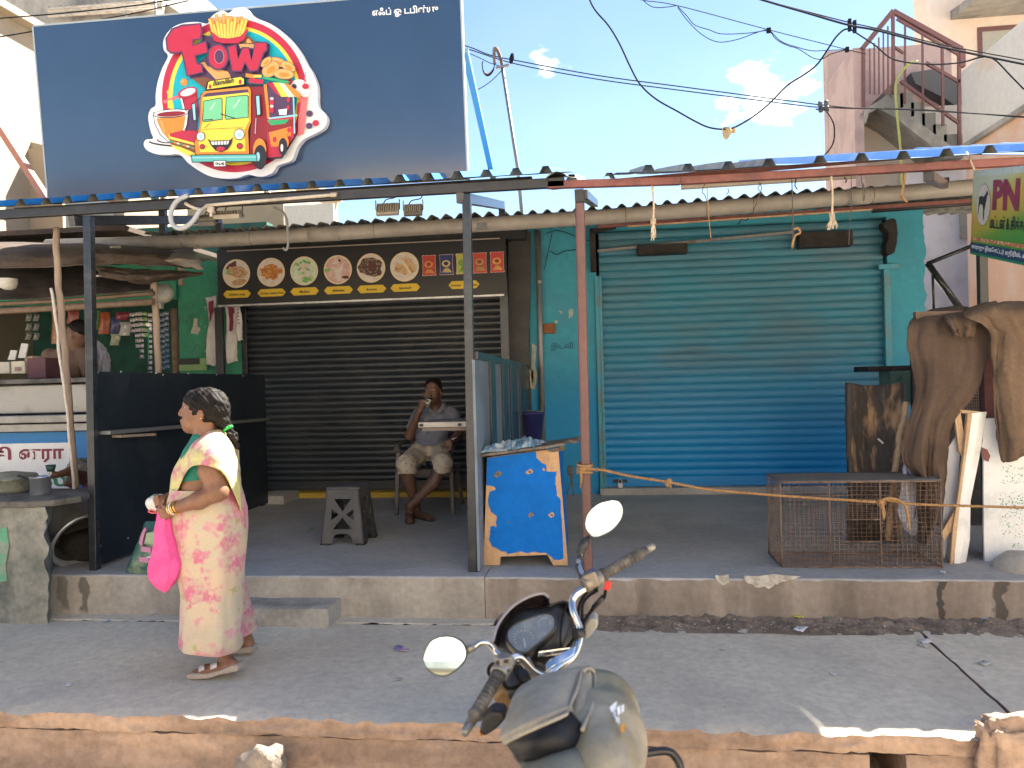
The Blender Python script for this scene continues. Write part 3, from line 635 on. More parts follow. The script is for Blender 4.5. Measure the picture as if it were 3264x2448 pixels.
dishes = [
 ('chicken wrap',(283,428),[(plate,blob((0,0),.9,.9,28,0)),(choc,blob((-.3,.55),.45,.22,14,.2,.5,1)),(mint,blob((-.6,.1),.2,.3,12,.3,.3,2)),(wrapc,blob((.15,.1),.75,.42,16,.15,-.3,3)),(cream,blob((-.3,-.35),.5,.2,12,.1,-.5,4)),(wrapc,blob((.2,-.62),.55,.2,12,.1,.1,5))]),
 ('loaded fries',(487,420),[(plate,blob((0,0),.9,.9,28,0)),(fryc,blob((0,.02),.72,.5,26,.28,0,6)),(fryc,blob((.05,.2),.5,.4,20,.3,0,7))]),
 ('mojito',(681,412),[(pale_mint,blob((0,0),.9,.9,28,0)),(plate,[(-.45,.5),(.5,.5),(.35,-.7),(-.25,-.7)]),(mint,blob((-.4,.5),.35,.14,10,.2,.3,1)),(mint,blob((.2,.62),.3,.13,10,.2,-.3,2)),(mint,blob((-.3,.15),.22,.1,10,.2,.4,3)),(mint,blob((.3,.1),.22,.1,10,.2,-.5,4)),(mint,blob((-.15,-.2),.2,.1,10,.2,.2,5)),(mint,blob((.1,-.62),.25,.22,14,.05,0,6)),(mint,blob((.5,-.55),.2,.18,14,.05,0,7))]),
 ('milkshake',(879,405),[(shake,blob((0,0),.9,.9,28,0)),(mint,blob((-.7,0),.25,.12,10,.2,0,1)),(plate,[(-.35,.2),(.4,.2),(.22,-.75),(-.1,-.75)]),(shake,blob((0,.4),.42,.3,16,.15,0,2)),(choc,blob((.15,.62),.1,.1,10,.1,0,3)),(plate,blob((-.1,.5),.25,.12,12,.2,.2,4)),(choc,blob((.55,-.55),.25,.1,10,.2,0,5))]),
 ('brownie',(1074,395),[(plate,blob((0,0),.9,.9,28,0)),(brown,blob((-.05,.1),.85,.62,20,.1,0,1)),(choc,blob((.1,.05),.3,.35,14,.15,0,2)),(brown,blob((.3,-.35),.5,.25,14,.15,.1,3))]),
 ('sandwich',(1271,388),[(plate,blob((0,0),.9,.9,28,0)),(sand,[(-.75,-.25),(.1,-.6),(.3,-.4),(-.55,.1)]),(sand,[(-.7,.0),(.2,-.4),(.35,-.15),(-.5,.3)]),(sand,[(-.2,.55),(.1,.7),(.75,-.35),(.45,-.5)]),(cream,[(-.2,.4),(-.1,.5),(.5,-.45),(.35,-.5)]),(sand,[(.25,.6),(.5,.5),(.85,-.2),(.7,-.35)])]),
]
PR = (at(600+363/1.843,870,Y=YM)-at(600+203/1.843,870,Y=YM)).x/2
for nm,c_,layers in dishes:
    o = at(*c5(*c_),Y=YM); o.y = YM
    m = MB(); m.lathe([(0,0),(PR,0),(PR,.004),(0,.004)],o,32,axis=(0,-1,0),smooth=False); d = m.build('food_picture',cream,mn); d['label'] = 'round picture of '+nm
    m = MB(); mats = []
    for i,(mt,q) in enumerate(layers):
        if mt not in mats: mats.append(mt)
        m.mi = mats.index(mt); flat_poly(m,q,o,.0055+.0012*i)
    m.build('print',mats,d)
tagy = mat('yellow_tag',(.66,.46,.03),.5,var=.05)
for t_,c_,wd in (('Chicken wrap',(287,548),178),('Chicken loaded fries',(490,540),180),('Mojitos',(684,532),180),('Milkshake',(883,525),180),('Brownie',(1078,518),180),('Sandwich',(1275,510),182),('Chicken        Packet',(1620,493),186)):
    o = at(*c5(*c_),Y=YM); o.y = YM; hw = wd/1.843/2/FPX*8.35; hh = 23/1.843/FPX*8.35
    q = [(-hw,0),(-hw+hh*.9,hh),(hw-hh*.9,hh),(hw,0),(hw-hh*.9,-hh),(-hw+hh*.9,-hh)]
    m = MB(); m.prism([V(o.x+x,YM-.003,o.z+y) for x,y in q],(0,.0025,0)); d = m.build('name_tag',tagy,mn)
    m = MB(); put_text(m,t_,.05,o+V(0,-.003,-hh*.38),(1,0,0),(0,0,1),width=2*hw*{'Mojitos': .36,'Milkshake': .42,'Brownie': .36,'Sandwich': .42,'Chicken wrap': .60}.get(t_,.86),anchor='c',lift=.0015,offset=.0012,shear=.2)
    m.build('lettering',M['black_ink'],d)
pk = [('red crisp packet',(1415,380),(.42,.05,.03),(.62,.25,.07)),('navy crisp packet',(1517,375),(.02,.035,.16),(.60,.45,.18)),('green and yellow crisp packet',(1614,370),(.42,.45,.08),(.12,.32,.06)),('red snack packet',(1713,365),(.48,.06,.04),(.40,.28,.10)),('red snack packet with sticks',(1815,360),(.48,.05,.045),(.66,.36,.10))]
for i,(nm,c_,ca,cb) in enumerate(pk):
    o = at(*c5(*c_),Y=YM); o.y = YM; hw = 41/1.843/FPX*8.35; hh = 57/1.843/FPX*8.35
    q = []
    for s_ in (1,-1):
        for k in range(9): q.append((s_*(-hw+2*hw*k/8),s_*(hh+(.004 if k % 2 else 0))))
        for v_ in (.7,.3,-.3,-.7): q.append((s_*hw*(.92-.03*(1-abs(v_))),s_*hh*v_))
    m = MB(); m.prism([V(o.x+x*1.06,YM-.0025,o.z+y*1.04) for x,y in q],(0,.002,0)); d = m.build('packet_picture',mat('packet_edge',(.62,.45,.42),.5),mn); d['label'] = nm
    m = MB(); m.face([V(o.x+x,YM-.004,o.z+y) for x,y in q]); m.mi = 1
    m.face([V(o.x+x*hw,YM-.0052,o.z+y*hh) for x,y in blob((-.05,.1),.62,.36,16,.05)]); m.mi = 2
    m.face([V(o.x+x*hw,YM-.0064,o.z+y*hh) for x,y in blob((-.05,.12),.34,.2,12,.1)])
    m.mi = 1
    for k in range(7): a = -1+.33*k; m.face([V(o.x+x*hw,YM-.0060,o.z+y*hh) for x,y in ((.08*a,-.25),(.08*a+.1,-.25),(.75*a*.9+.12,-.8),(.75*a*.9-.05,-.84))])
    m.build('print',[mat('packet_a',ca,.4,var=.08),mat('packet_b',cb,.4,var=.1),mat('packet_c',tuple(x*.6 for x in ca),.4)],d)
# ------------------------------------------------------------------ roadside awnings in front of the shops
ZR = at(1080,612,Y=YPOLE).z                            # underside of the front beam
SL = .262
def post(root,px_t,py_t,px_b,py_b,wd,mt,nm='post',bev=.004):
    a = at(px_t,py_t,Y=YPOLE); b_ = at(px_b,py_b,Y=YPOLE); b_.z = ZP; m = MB(); m.beam(b_,a,wd,wd,up=(0,1,0)); return m.build(nm,mt,root,bevel=bev)
aw = thing('awning','black steel awning frame with blue roof sheets over the snack shop','awning',(at(1490,1812,Y=YPOLE).x,YPOLE,ZP))
_b0,_b1 = at(224,672,Y=YPOLE-.02),at(1080,623,Y=YPOLE-.02)
zc = lambda x: _b0.z+(_b1.z-_b0.z)*(x-_b0.x)/(_b1.x-_b0.x)
ZB = zc(-2)-.025
post(aw,283,690,303,1812,.056,M['black_gloss']); post(aw,1488,620,1508,1818,.056,M['black_gloss'])
ax0,ax1 = at(215,690,Y=YPOLE).x,at(1800,590,Y=YPOLE).x
m = MB(); m.beam((ax0-1.2,YPOLE-.02,zc(ax0-1.2)),(ax1,YPOLE-.02,zc(ax1)),.05,.062); m.build('front_beam',M['black_paint'],aw,bevel=.004)
m = MB(); m.beam((ax0-1.2,YPOLE+1.0,ZB+SL*1.0+.03),(ax1-.3,YPOLE+1.0,ZB+SL+.05),.05,.05); m.build('middle_beam',M['black_paint'],aw,bevel=.004)
m = MB(); m.beam((ax0-1.2,7.0,ZB+SL*1.83),(ax1-.3,7.0,ZB+SL*1.83),.05,.05); m.build('rear_beam',M['black_paint'],aw,bevel=.004)
for (pa,pb) in (((228,704),(700,700)),((1466,630),(1600,655))):
    a = at(*pa,Y=YPOLE-.03); b_ = at(*pb,Y=7.0); m = MB(); m.beam(a,b_,.052,.072); m.build('bracket',M['black_gloss'],aw,bevel=.004)
    m = MB(); m.span((b_.x-.028,6.97,pipe_z(b_.x)+.05),(b_.x+.028,7.03,b_.z-.037)); m.build('stub_post',M['black_paint'],aw,bevel=.004)
for px in (520,):
    b_ = at(px,700,Y=7.0); m = MB(); m.span((b_.x-.03,6.97,pipe_z(b_.x)+.05),(b_.x+.03,7.03,ZB+SL*1.83)); m.build('stub_post',M['black_paint'],aw,bevel=.004)
def ribbed(m,x0,x1,pitch,rw,rh,yf,zf,yb,zbk,ph=0.0,wob=.004):
    xs = []; x = x0; k = 0
    n = int(math.ceil((x1-x0)/pitch))
    for i in range(n):
        b0 = x0+i*pitch+ph
        for dx,dz in ((0,0),(pitch-rw,0),(pitch-rw*.72,rh),(pitch-rw*.28,rh),(pitch,0)):
            if b0+dx <= x1+1e-4 and (not xs or b0+dx > xs[-1][0]+1e-5): xs.append((b0+dx,dz))
    if xs[-1][0] < x1-1e-4: xs.append((x1,0))
    def fn(u,v):
        i = int(round(u*(len(xs)-1))); x,dz = xs[i]; y = yf+(yb-yf)*v
        return V(x,y+wob*fbm((x*3,1,7))*(1-v)*3,zf(x)+(zbk-zf(x0))*v+dz+wob*fbm((x*2.3,v*2,3)))
    m.grid(fn,len(xs)-1,6,smooth=False)
def roof(root,x0,x1,pitch,rw,rh,yf,zf,yb,zbk,mt,under,ph=0):
    m = MB(); ribbed(m,x0,x1,pitch,rw,rh,yf,zf,yb,zbk,ph); o = m.build('roof_sheet',[mt],root)
    m = MB(); ribbed(m,x0,x1,pitch,rw,rh,yf+.004,lambda x: zf(x)-.004,yb,zbk-.004,ph); m.build('roof_underside',[under],o)
    return o
YR = YPOLE-.10
zf_l = lambda x: zc(x)+.040
w_ = (ax1+.02-(ax0-1.2))/4
for i in range(4):
    roof(aw,ax0-1.2+i*w_-(.06 if i else 0),ax0-1.2+(i+1)*w_,.192,.085,.042,YR+(.004,.0,.012,-.008)[i],(lambda i: lambda x: zf_l(x)+.003*i)(i),7.60,ZB+.062+SL*2.53,M['sheet_blue'],M['sheet_under'],ph=.0)
# right hand awning
aw2 = thing('awning','maroon steel awning frame with pale blue roof sheets and one pinkish brown post','awning',(at(1873,1800,Y=YPOLE).x,YPOLE,ZP))
a = at(1848,645,Y=YPOLE); b_ = at(1874,1800,Y=YPOLE); b_.z = ZP
m = MB(); m.beam(b_,a,.062,.062,up=(0,1,0)); m.build('post',M['pink_post'],aw2,bevel=.016)
m = MB(); m.beam(at(1848,646,Y=YPOLE),at(1846,606,Y=YPOLE),.06,.06,up=(0,1,0)); m.build('post_cap',M['black_paint'],aw2)
q0,q1,q2 = at(1745,590,Y=YPOLE-.02),at(2169,577,Y=YPOLE-.02),at(3300,513,Y=YPOLE-.02)
m = MB(); m.beam(q0,q1,.05,.048); m.beam(q1+V(.0012,.002,.001),q2,.0505,.0485); m.build('front_beam',M['maroon'],aw2,bevel=.004)
m = MB(); a,b_ = at(2172,596,Y=YPOLE+.12),at(2730,560,Y=YPOLE+.12); m.beam(a,b_,.05,.028); m.build('cream_batten',mat('cream_batten',(.48,.42,.36),.7,var=.1),aw2)
for pa,pb in (((1858,620),(1895,648)),((2960,562),(3010,590))):
    a,b_ = at(*pa,Y=YPOLE),at(*pb,Y=6.9); m = MB(); m.beam(a,b_,.06,.06); m.build('bracket',M['black_gloss'],aw2,bevel=.004)
    m = MB(); m.span((b_.x-.03,6.87,pipe_z(b_.x)+.05),(b_.x+.03,6.93,b_.z+.02)); m.build('stub_post',M['black_paint'],aw2,bevel=.004)
zf_r = lambda x: q1.z+.034+(q2.z-q1.z)*(x-q1.x)/(q2.x-q1.x) if x > q1.x else q0.z+.034+(q1.z-q0.z)*(x-q0.x)/(q1.x-q0.x)
xr = [q0.x-.03,q0.x+.46,q0.x+1.50,q0.x+3.1,q2.x+4.5]
for i in range(4):
    mt = (M['sheet_under'],M['sheet_under'],M['sheet_pale'],M['sheet_pale'])[i]
    roof(aw2,xr[i]-.015,xr[i+1],.245,.085,.045,YR+(.13,-.03,-.02,.10)[i],(lambda i: lambda x: zf_r(x)+.002*i)(i),7.8,zf_r(q0.x)+(.235,.25,.262,.268)[i]*2.7,mt,M['sheet_under'])
m = MB(); m.beam((q0.x-.1,7.1,zf_r(q0.x)+.235*2.0-.05),(q2.x+1,7.1,zf_r(q0.x)+.30*2.0-.05),.05,.04); m.build('rear_beam',M['maroon'],aw2)
# lifted corner of the last black-side sheet
m = MB(); c0 = at(1745,568,Y=YR)
m.grid(lambda u,v: c0+V(.20*u-.02,.5*v,-.005+.045*sin(PI*min(1,u*1.25))*(1-v)+.131*v),8,4); m.build('loose_sheet',M['sheet_under'],aw2,solid=.003)

# ------------------------------------------------------------------ big signboard with the logo
SB = V(-4.15,5.50,2.97); SX = V(1,0,-.0015).normalized(); ST = V(-4.147,5.39,4.24); SY = (ST-SB); SH = SY.length; SY = SY.normalized(); SN = SX.cross(SY).normalized(); SW = 3.201
SN = -SN if SN.y > 0 else SN
def sp(px,py,lift=0.0):                                # point on the sign's face
    d = FWD + RIGHT*((px-CXP)/FPX) - UP*((py-CYP)/FPX); t = (SB-CAM).dot(SN)/d.dot(SN); return CAM+d*t+SN*lift
def c3(x,y,lift=0.0): return sp(460+x/2.911,20+y/2.911,lift)
sg = thing('signboard','large dark blue black signboard with a round food truck logo above the awning','signboard',SB+SX*(SW/2))
m = MB(); m.hexa([SB,SB+SX*SW,SB+SX*SW-SN*.05,SB-SN*.05,SB+SY*SH,SB+SX*SW+SY*SH,SB+SX*SW+SY*SH-SN*.05,SB+SY*SH-SN*.05]); m.build('panel',M['sign_face'],sg)
for a,b_ in ((SB,SB+SY*SH),(SB+SX*SW,SB+SX*SW+SY*SH),(SB+SY*SH,SB+SX*SW+SY*SH)):
    m = MB(); out = (SX*(-1 if a is SB and b_ is not SB+SX*SW+SY*SH else 1)) if (b_-a).normalized().dot(SY) > .9 else SY
    if a == SB: out = -SX
    m.beam(a-SN*.023+out*.009,b_-SN*.023+out*.009,.056 if out is not SY else .016,.016 if out is not SY else .056,up=SN) if False else m.hexa([a+SN*.004,b_+SN*.004,b_+SN*.004+out*.012,a+SN*.004+out*.012,a-SN*.056,b_-SN*.056,b_-SN*.056+out*.012,a-SN*.056+out*.012])
    m.build('edge_strip',M['sign_edge'],sg)
brc = mat('light_blue_tube',(.13,.30,.37),.5,var=.05)
m = MB(); m.beam(at(1482,160,Y=5.47),at(1573,572,Y=6.9),.045,.045); m.build('brace',brc,sg)
m = MB(); a = at(130,300,Y=5.5); m.beam(SB+SX*.03+SY*1.0-SN*.08,SB+SX*.03-SN*1.4-V(0,0,-.2),.045,.045); m.build('brace',brc,sg)
m = MB(); m.beam(at(-90,268,Y=5.75),at(152,640,Y=5.62),.05,.05); bp = m.build('brace_pole',mat('red_brown_tube',(.34,.14,.085),.55,var=.1)); tag(bp,'rusty red brown slanting brace pole left of the big signboard','pole')
# Tamil lettering, white
m = MB(); o = sp(1187,50); put_text(m,'எஃப் ஓ டபிள்யு',.1,o,(sp(1397,37)-o),SY,width=(sp(1397,37)-o).length,lift=.003,offset=.0022); m.build('lettering',M['white_ink'],sg)
# logo: thick cut-out panel with printed layers
outl = [(870,50),(930,40),(985,50),(1030,100),(1090,145),(1200,190),(1300,255),(1400,345),(1480,450),(1540,560),(1590,640),(1632,760),(1636,900),(1650,960),(1692,1000),(1722,1050),(1715,1110),(1680,1160),(1600,1205),(1510,1250),(1450,1320),(1420,1400),(1390,1450),(1310,1478),(1260,1500),(1225,1556),(1150,1590),(1080,1592),(1000,1575),(900,1606),(780,1612),(650,1590),(550,1540),(450,1470),(370,1392),(250,1392),(150,1385),(70,1350),(40,1300),(60,1255),(125,1243),(105,1180),(85,1090),(85,1020),(108,970),(148,938),(150,840),(170,720),(210,600),(262,490),(225,430),(220,350),(260,270),(330,210),(430,180),(540,175),(625,188),(650,140),(700,95),(770,70),(820,92)]
fine = [(p.x,p.y) for p in crom([(x,y,0) for x,y in outl]+[(outl[0][0],outl[0][1],0)],4)][:-1]
m = MB(); m.prism([c3(x,y,.062) for x,y in fine],-SN*.055); lg = m.build('logo_panel',M['sign_white'],sg)
LC = {}
for k_,c_ in dict(red=(.46,.018,.055),dred=(.24,.012,.02),yel=(.80,.66,.07),cyan=(0,.40,.52),purple=(.075,.035,.10),tan=(.70,.38,.13),orange=(.72,.24,.03),fry=(.80,.54,.10),black=(.012,.012,.02),white=(.75,.75,.78),teal=(.10,.46,.42),glass=(.16,.55,.30),lblue=(.28,.60,.72),pink=(.62,.16,.18),brown=(.20,.07,.03),green=(.03,.35,.14),cream=(.75,.68,.5),paleg=(.45,.75,.55)).items():
    LC[k_] = mat('logo_'+k_,c_,.42,var=.04,vs=20)
LK = list(LC)
class Print:
    def __init__(s): s.m = MB(); s.lift = Print.base
    base = .0632
    def poly(s,k,pts):
        s.m.mi = LK.index(k); s.m.face([c3(x,y,s.lift) for x,y in pts]); s.lift += .0004
    def ell(s,k,cx,cy,rx,ry,rot=0,a0=0,a1=360,n=28):
        r_ = R(rot); full = a1-a0 == 360; pts = []
        for i in range(n if full else n+1):
            a = R(a0+(a1-a0)*i/n); x,y = rx*cos(a),ry*sin(a); pts.append((cx+x*cos(r_)-y*sin(r_),cy+x*sin(r_)+y*cos(r_)))
        s.poly(k,pts)
    def arc(s,k,cx,cy,rx,ry,wd,a0,a1,n=20):
        o_,i_ = [],[]
        for j in range(n+1):
            a = R(a0+(a1-a0)*j/n); t = sin(PI*j/n)**.6*.8+.2
            o_.append((cx+rx*cos(a),cy+ry*sin(a))); i_.append((cx+(rx-wd*t)*cos(a),cy+(ry-wd*t)*sin(a)))
        s.poly(k,o_+i_[::-1])
    def line(s,k,x0,y0,x1,y1,wd):
        d = hypot(x1-x0,y1-y0); nx,ny = -(y1-y0)/d*wd/2,(x1-x0)/d*wd/2; s.poly(k,[(x0+nx,y0+ny),(x1+nx,y1+ny),(x1-nx,y1-ny),(x0-nx,y0-ny)])
    def done(s,name): Print.base = s.lift+.0004; return s.m.build(name,[LC[k] for k in LK],lg)
def grow(pts,d):
    cx = sum(p[0] for p in pts)/len(pts); cy = sum(p[1] for p in pts)/len(pts); out = []
    n = len(pts)
    ar = sum(pts[i][0]*pts[(i+1) % n][1]-pts[(i+1) % n][0]*pts[i][1] for i in range(n)); sg_ = 1 if ar > 0 else -1
    for i in range(n):
        a,b_,c_ = pts[i-1],pts[i],pts[(i+1) % n]
        e1 = (b_[0]-a[0],b_[1]-a[1]); e2 = (c_[0]-b_[0],c_[1]-b_[1]); l1 = hypot(*e1) or 1; l2 = hypot(*e2) or 1
        nx = (e1[1]/l1+e2[1]/l2)*sg_; ny = (-e1[0]/l1-e2[0]/l2)*sg_; l = hypot(nx,ny) or 1; out.append((b_[0]+nx/l*d,b_[1]+ny/l*d))
    return out
p = Print(); p.ell('red',875,850,668,705,n=64); p.ell('yel',875,850,606,640,n=64); p.ell('cyan',878,850,572,606,n=64); p.done('round_background')
p = Print()                                              # glass of cola, cup, saucer, spoon
p.line('pink',230,915,370,860,22); p.poly('yel',[(262,800),(300,800),(300,965),(262,965)]); p.ell('fry',285,820,30,24); p.line('pink',220,905,380,850,16)
p.poly('dred',[(372,870),(532,800),(552,1000),(530,1185),(420,1170),(425,990)]); p.poly('red',[(415,890),(530,850),(540,950),(430,985)]); p.poly('purple',[(430,990),(545,960),(535,1180),(435,1170)])
p.ell('red',445,822,92,46,-18); p.ell('white',450,820,72,32,-18); p.poly('white',[(380,880),(395,875),(420,970),(405,975)]); p.ell('orange',415,730,32,34); p.ell('tan',405,722,12,12)
p.ell('black',240,1292,150,22,6,n=30); p.ell('white',246,1280,150,20,6,n=30); p.ell('black',250,1264,84,26,3); p.ell('white',256,1256,80,24,3)
cup = [(135,1012),(457,985),(440,1120),(405,1220),(345,1272),(270,1272),(200,1205),(152,1110)]
p.poly('black',grow(cup,7)); p.poly('white',cup); p.poly('orange',[(165,1062),(432,1040),(415,1150),(375,1230),(330,1262),(280,1262),(218,1190),(178,1110)]); p.poly('tan',[(195,1085),(215,1083),(245,1195),(232,1190)])
p.ell('black',296,1018,166,40,-4); p.ell('white',296,1016,158,33,-4); p.ell('dred',300,1022,132,24,-4); p.done('cup_and_glass')
p = Print()                                              # sandwich
p.poly('yel',[(276,1210),(540,1285),(545,1318),(285,1250)]); p.poly('red',[(285,1203),(400,1172),(575,1180),(560,1300),(290,1228)]); p.poly('brown',[(285,1250),(548,1318),(530,1392),(300,1316)])
for i in range(8): p.ell(('green','orange','cream')[i % 3],305+i*30,1275+i*9,17,8,15,n=10)
p.poly('yel',[(292,1300),(400,1330),(528,1385),(520,1415),(430,1392),(350,1345)]); p.poly('orange',[(540,1200),(600,1150),(570,1400),(525,1400)]); p.done('sandwich')
p = Print()                                              # milkshake and berries
p.poly('pink',[(1478,880),(1562,800),(1520,1205),(1462,1222)]); p.poly('red',[(1460,930),(1492,910),(1480,1010),(1458,1030)]); p.ell('white',1475,770,78,62); p.ell('white',1530,830,50,40); p.ell('white',1440,800,40,40); p.line('pink',1520,760,1538,640,8)
p.ell('red',1536,772,32,26); p.ell('red',1392,732,28,24); p.ell('purple',1432,774,24,24); p.ell('purple',1574,1022,30,30); p.ell('red',1630,1108,30,28); p.ell('purple',1570,1134,30,28); p.done('milkshake')
p = Print()                                              # lettering backing and cardboard
p.poly('purple',[(590,300),(720,330),(1000,390),(1100,360),(1212,385),(1205,490),(1165,520),(1125,665),(1000,700),(890,690),(850,760),(640,830),(560,715),(480,700),(445,600),(560,560),(660,470),(600,400)])
p.poly('brown',[(500,700),(620,690),(760,740),(650,820)]); p.poly('tan',[(575,560),(615,550),(640,590),(830,640),(862,705),(730,725)]); p.poly('tan',[(925,385),(1085,390),(1090,425),(940,425)]); p.poly('brown',[(980,345),(1010,310),(1060,350),(1090,385),(960,385)]); p.poly('tan',[(1000,350),(1015,335),(1050,375),(1000,378)])
p.done('lettering_backing')
p = Print()                                              # fries
carton = [(645,250),(690,300),(718,365),(790,385),(930,385),(990,350),(1025,250),(955,330),(850,350),(760,345)]
rr = Rnd(5)
for i in range(9): xb = 700+i*30; xt = 690+i*34; yt = 105+rr.randint(-22,30)+abs(i-4)*6; p.line('orange',xb,300,xt,yt,30); p.line('tan',xb,300,xt,yt+8,20)
for i in range(11): xb = 715+i*24; xt = 668+i*34; yt = 165+rr.randint(-28,34)+abs(i-5)*4; p.line('orange',xb,345,xt,yt,31); p.line('fry',xb,345,xt,yt+7,21)
p.poly('dred',grow(carton,6)); p.poly('red',carton); p.done('fries')
p = Print()                                              # onion rings
for cx,cy,rx,ry,ro in ((1300,560,80,36,20),(1390,600,70,38,30),(1230,625,85,60,-40),(1350,670,90,45,5),(1190,560,60,30,-40)):
    p.ell('brown',cx,cy,rx+5,ry+5,ro); p.ell('tan',cx,cy,rx,ry,ro); p.ell('orange',cx+4,cy+6,rx*.55,ry*.45,ro)
p.line('orange',1005,680,1090,695,34); p.line('fry',1080,690,1150,690,26); p.done('onion_rings')
for nm,pts,hole in (('letter_f',[(300,445),(290,350),(340,270),(430,236),(590,220),(600,290),(590,345),(520,355),(522,418),(640,378),(655,470),(540,500),(560,582),(602,590),(610,650),(475,682),(465,600),(430,460),(370,472),(328,470)],None),
                      ('letter_o',[(755+84*cos(a),515+106*sin(a)) for a in np.linspace(0,TAU,28)[:-1]],(766,512,40,60)),
                      ('letter_w',[(850,430),(915,412),(938,545),(985,440),(1030,440),(1062,560),(1100,392),(1192,392),(1196,450),(1168,470),(1112,635),(1048,640),(1002,560),(965,640),(890,642)],None)):
    p = Print(); p.poly('purple',grow(pts,17)); p.poly('red',pts)
    if hole: p.ell('pink',hole[0],hole[1],hole[2]+6,hole[3]+6); p.ell('purple',*hole)
    p.done(nm)
p = Print()                                              # food truck
p.poly('black',[(595,860),(640,822),(655,745),(975,692),(1010,715),(1012,760),(1180,770),(1230,740),(1450,830),(1460,1250),(1340,1440),(1200,1450),(1100,1520),(1030,1430),(548,1432),(540,1300),(580,1165),(592,1120)])
p.poly('dred',[(1045,790),(1175,785),(1205,1000),(1200,1430),(1100,1500),(1040,1420),(1060,1100)]); p.poly('orange',[(1172,770),(1200,765),(1230,1080),(1205,1080)])
p.poly('purple',[(1210,775),(1438,860),(1440,1055),(1225,1068)]); p.poly('red',[(1205,1085),(1440,1062),(1450,1240),(1330,1425),(1205,1432)]); p.poly('dred',[(1210,1120),(1440,1080),(1440,1150),(1210,1200)])
p.poly('orange',[(1222,1205),(1420,1150),(1420,1235),(1330,1260),(1292,1335),(1240,1330)]); p.ell('red',1272,1268,17,26); p.ell('red',1404,1182,17,24)
p.poly('green',[(1205,1095),(1405,1085),(1370,1125),(1240,1140)]); p.line('lblue',1220,1078,1480,1048,16); p.line('lblue',1445,880,1455,1215,12)
p.poly('red',[(1205,755),(1260,752),(1330,880),(1290,855)]); p.poly('yel',[(1260,752),(1310,752),(1400,880),(1335,882)]); p.poly('paleg',[(1310,752),(1360,760),(1460,880),(1400,885)]); p.poly('orange',[(1360,760),(1405,768),(1522,865),(1495,892),(1455,880)])
p.line('green',1168,706,1405,752,24); p.line('red',1040,735,1170,745,40)
for y in (930,1000): p.ell('red',1250,y,20,30); p.ell('white',1250,y-32,16,12); p.ell('red',1400,y-20,15,22)
p.poly('white',[(1310,1000),(1390,990),(1385,1045),(1320,1048)])
p.poly('orange',[(605,875),(640,832),(1040,790),(1062,820),(1062,1110),(1035,1190),(1045,1405),(560,1412),(552,1300),(590,1170),(602,1120)])
p.poly('yel',[(625,885),(1030,830),(1045,860),(1045,1100),(1005,1180),(1010,1375),(600,1385),(585,1300),(605,1185),(620,1120)])
p.poly('purple',[(618,878),(660,850),(1035,815),(1042,842),(640,885)])
p.poly('black',[(655,825),(668,745),(690,735),(975,695),(1008,715),(1008,775)]); p.poly('yel',[(664,815),(676,752),(695,742),(970,704),(998,722),(998,768)]); p.ell('red',692,790,13,20); p.ell('red',965,748,14,22)
for q in ([(638,925),(782,898),(798,905),(800,1085),(640,1108),(628,1095)],[(842,890),(1025,872),(1036,882),(1036,1068),(842,1085),(834,1070)]):
    p.poly('black',grow(q,8)); p.poly('glass',q)
p.poly('paleg',[(690,1000),(735,930),(745,935),(700,1010)]); p.poly('paleg',[(900,985),(960,900),(972,905),(915,990)]); p.line('black',790,1040,925,1082,8); p.line('black',640,1095,720,1090,8)
p.poly('black',[(525,945),(560,935),(572,1100),(540,1108)]); p.poly('lblue',[(532,955),(556,945),(564,1092),(546,1098)]); p.poly('black',[(1102,870),(1148,865),(1160,1055),(1116,1062)]); p.poly('lblue',[(1112,880),(1140,876),(1150,1045),(1124,1050)])
p.line('black',565,930,610,890,8); p.line('lblue',1112,1080,1104,1220,6)
for cx,cy,r_ in ((610,1245,34),(960,1226,42)): p.ell('black',cx,cy,r_+6,r_+10); p.ell('white',cx,cy,r_,r_+3); p.ell('lblue',cx+2,cy+4,r_*.5,r_*.5)
p.poly('black',[(672,1262),(700,1284),(880,1278),(905,1250),(890,1310),(858,1360),(800,1388),(745,1372),(705,1325)])   # curved grille
p.poly('white',[(702,1292),(872,1286),(858,1318),(716,1322)])
for x in range(735,870,28): p.line('black',x,1288,x+2,1324,5)
p.ell('red',795,1358,40,20)
p.ell('black',628,1338,24,24); p.ell('red',628,1338,18,18); p.ell('black',968,1333,28,28); p.ell('red',968,1333,21,21)
p.line('brown',650,1170,700,1125,6); p.line('brown',600,1185,1000,1165,4)
p.ell('orange',1150,1370,60,105,0); p.ell('black',1155,1435,58,112,0); p.ell('lblue',1135,1430,17,42); p.ell('orange',1362,1300,52,72); p.ell('black',1362,1340,40,80); p.ell('white',1352,1350,12,34)
p.poly('black',[(528,1412),(1122,1405),(1132,1478),(536,1484)]); p.poly('teal',[(536,1420),(1116,1412),(1124,1470),(542,1476)]); p.poly('lblue',[(540,1436),(1118,1428),(1118,1438),(541,1446)])
p.poly('black',[(730,1464),(846,1462),(848,1522),(734,1524)]); p.poly('white',[(736,1470),(840,1468),(842,1516),(740,1518)])
p.m.mi = LK.index('black')
o = c3(728,790); e = c3(920,758); put_text(p.m,'Bismillah',.1,o,e-o,SY,width=(e-o).length,lift=p.lift+.0004,offset=.003,shear=.35)
o = c3(748,1508); e = c3(832,1506); put_text(p.m,'TN-45',.1,o,e-o,SY,width=(e-o).length,lift=p.lift+.0004,offset=.005)
p.done('food_truck')

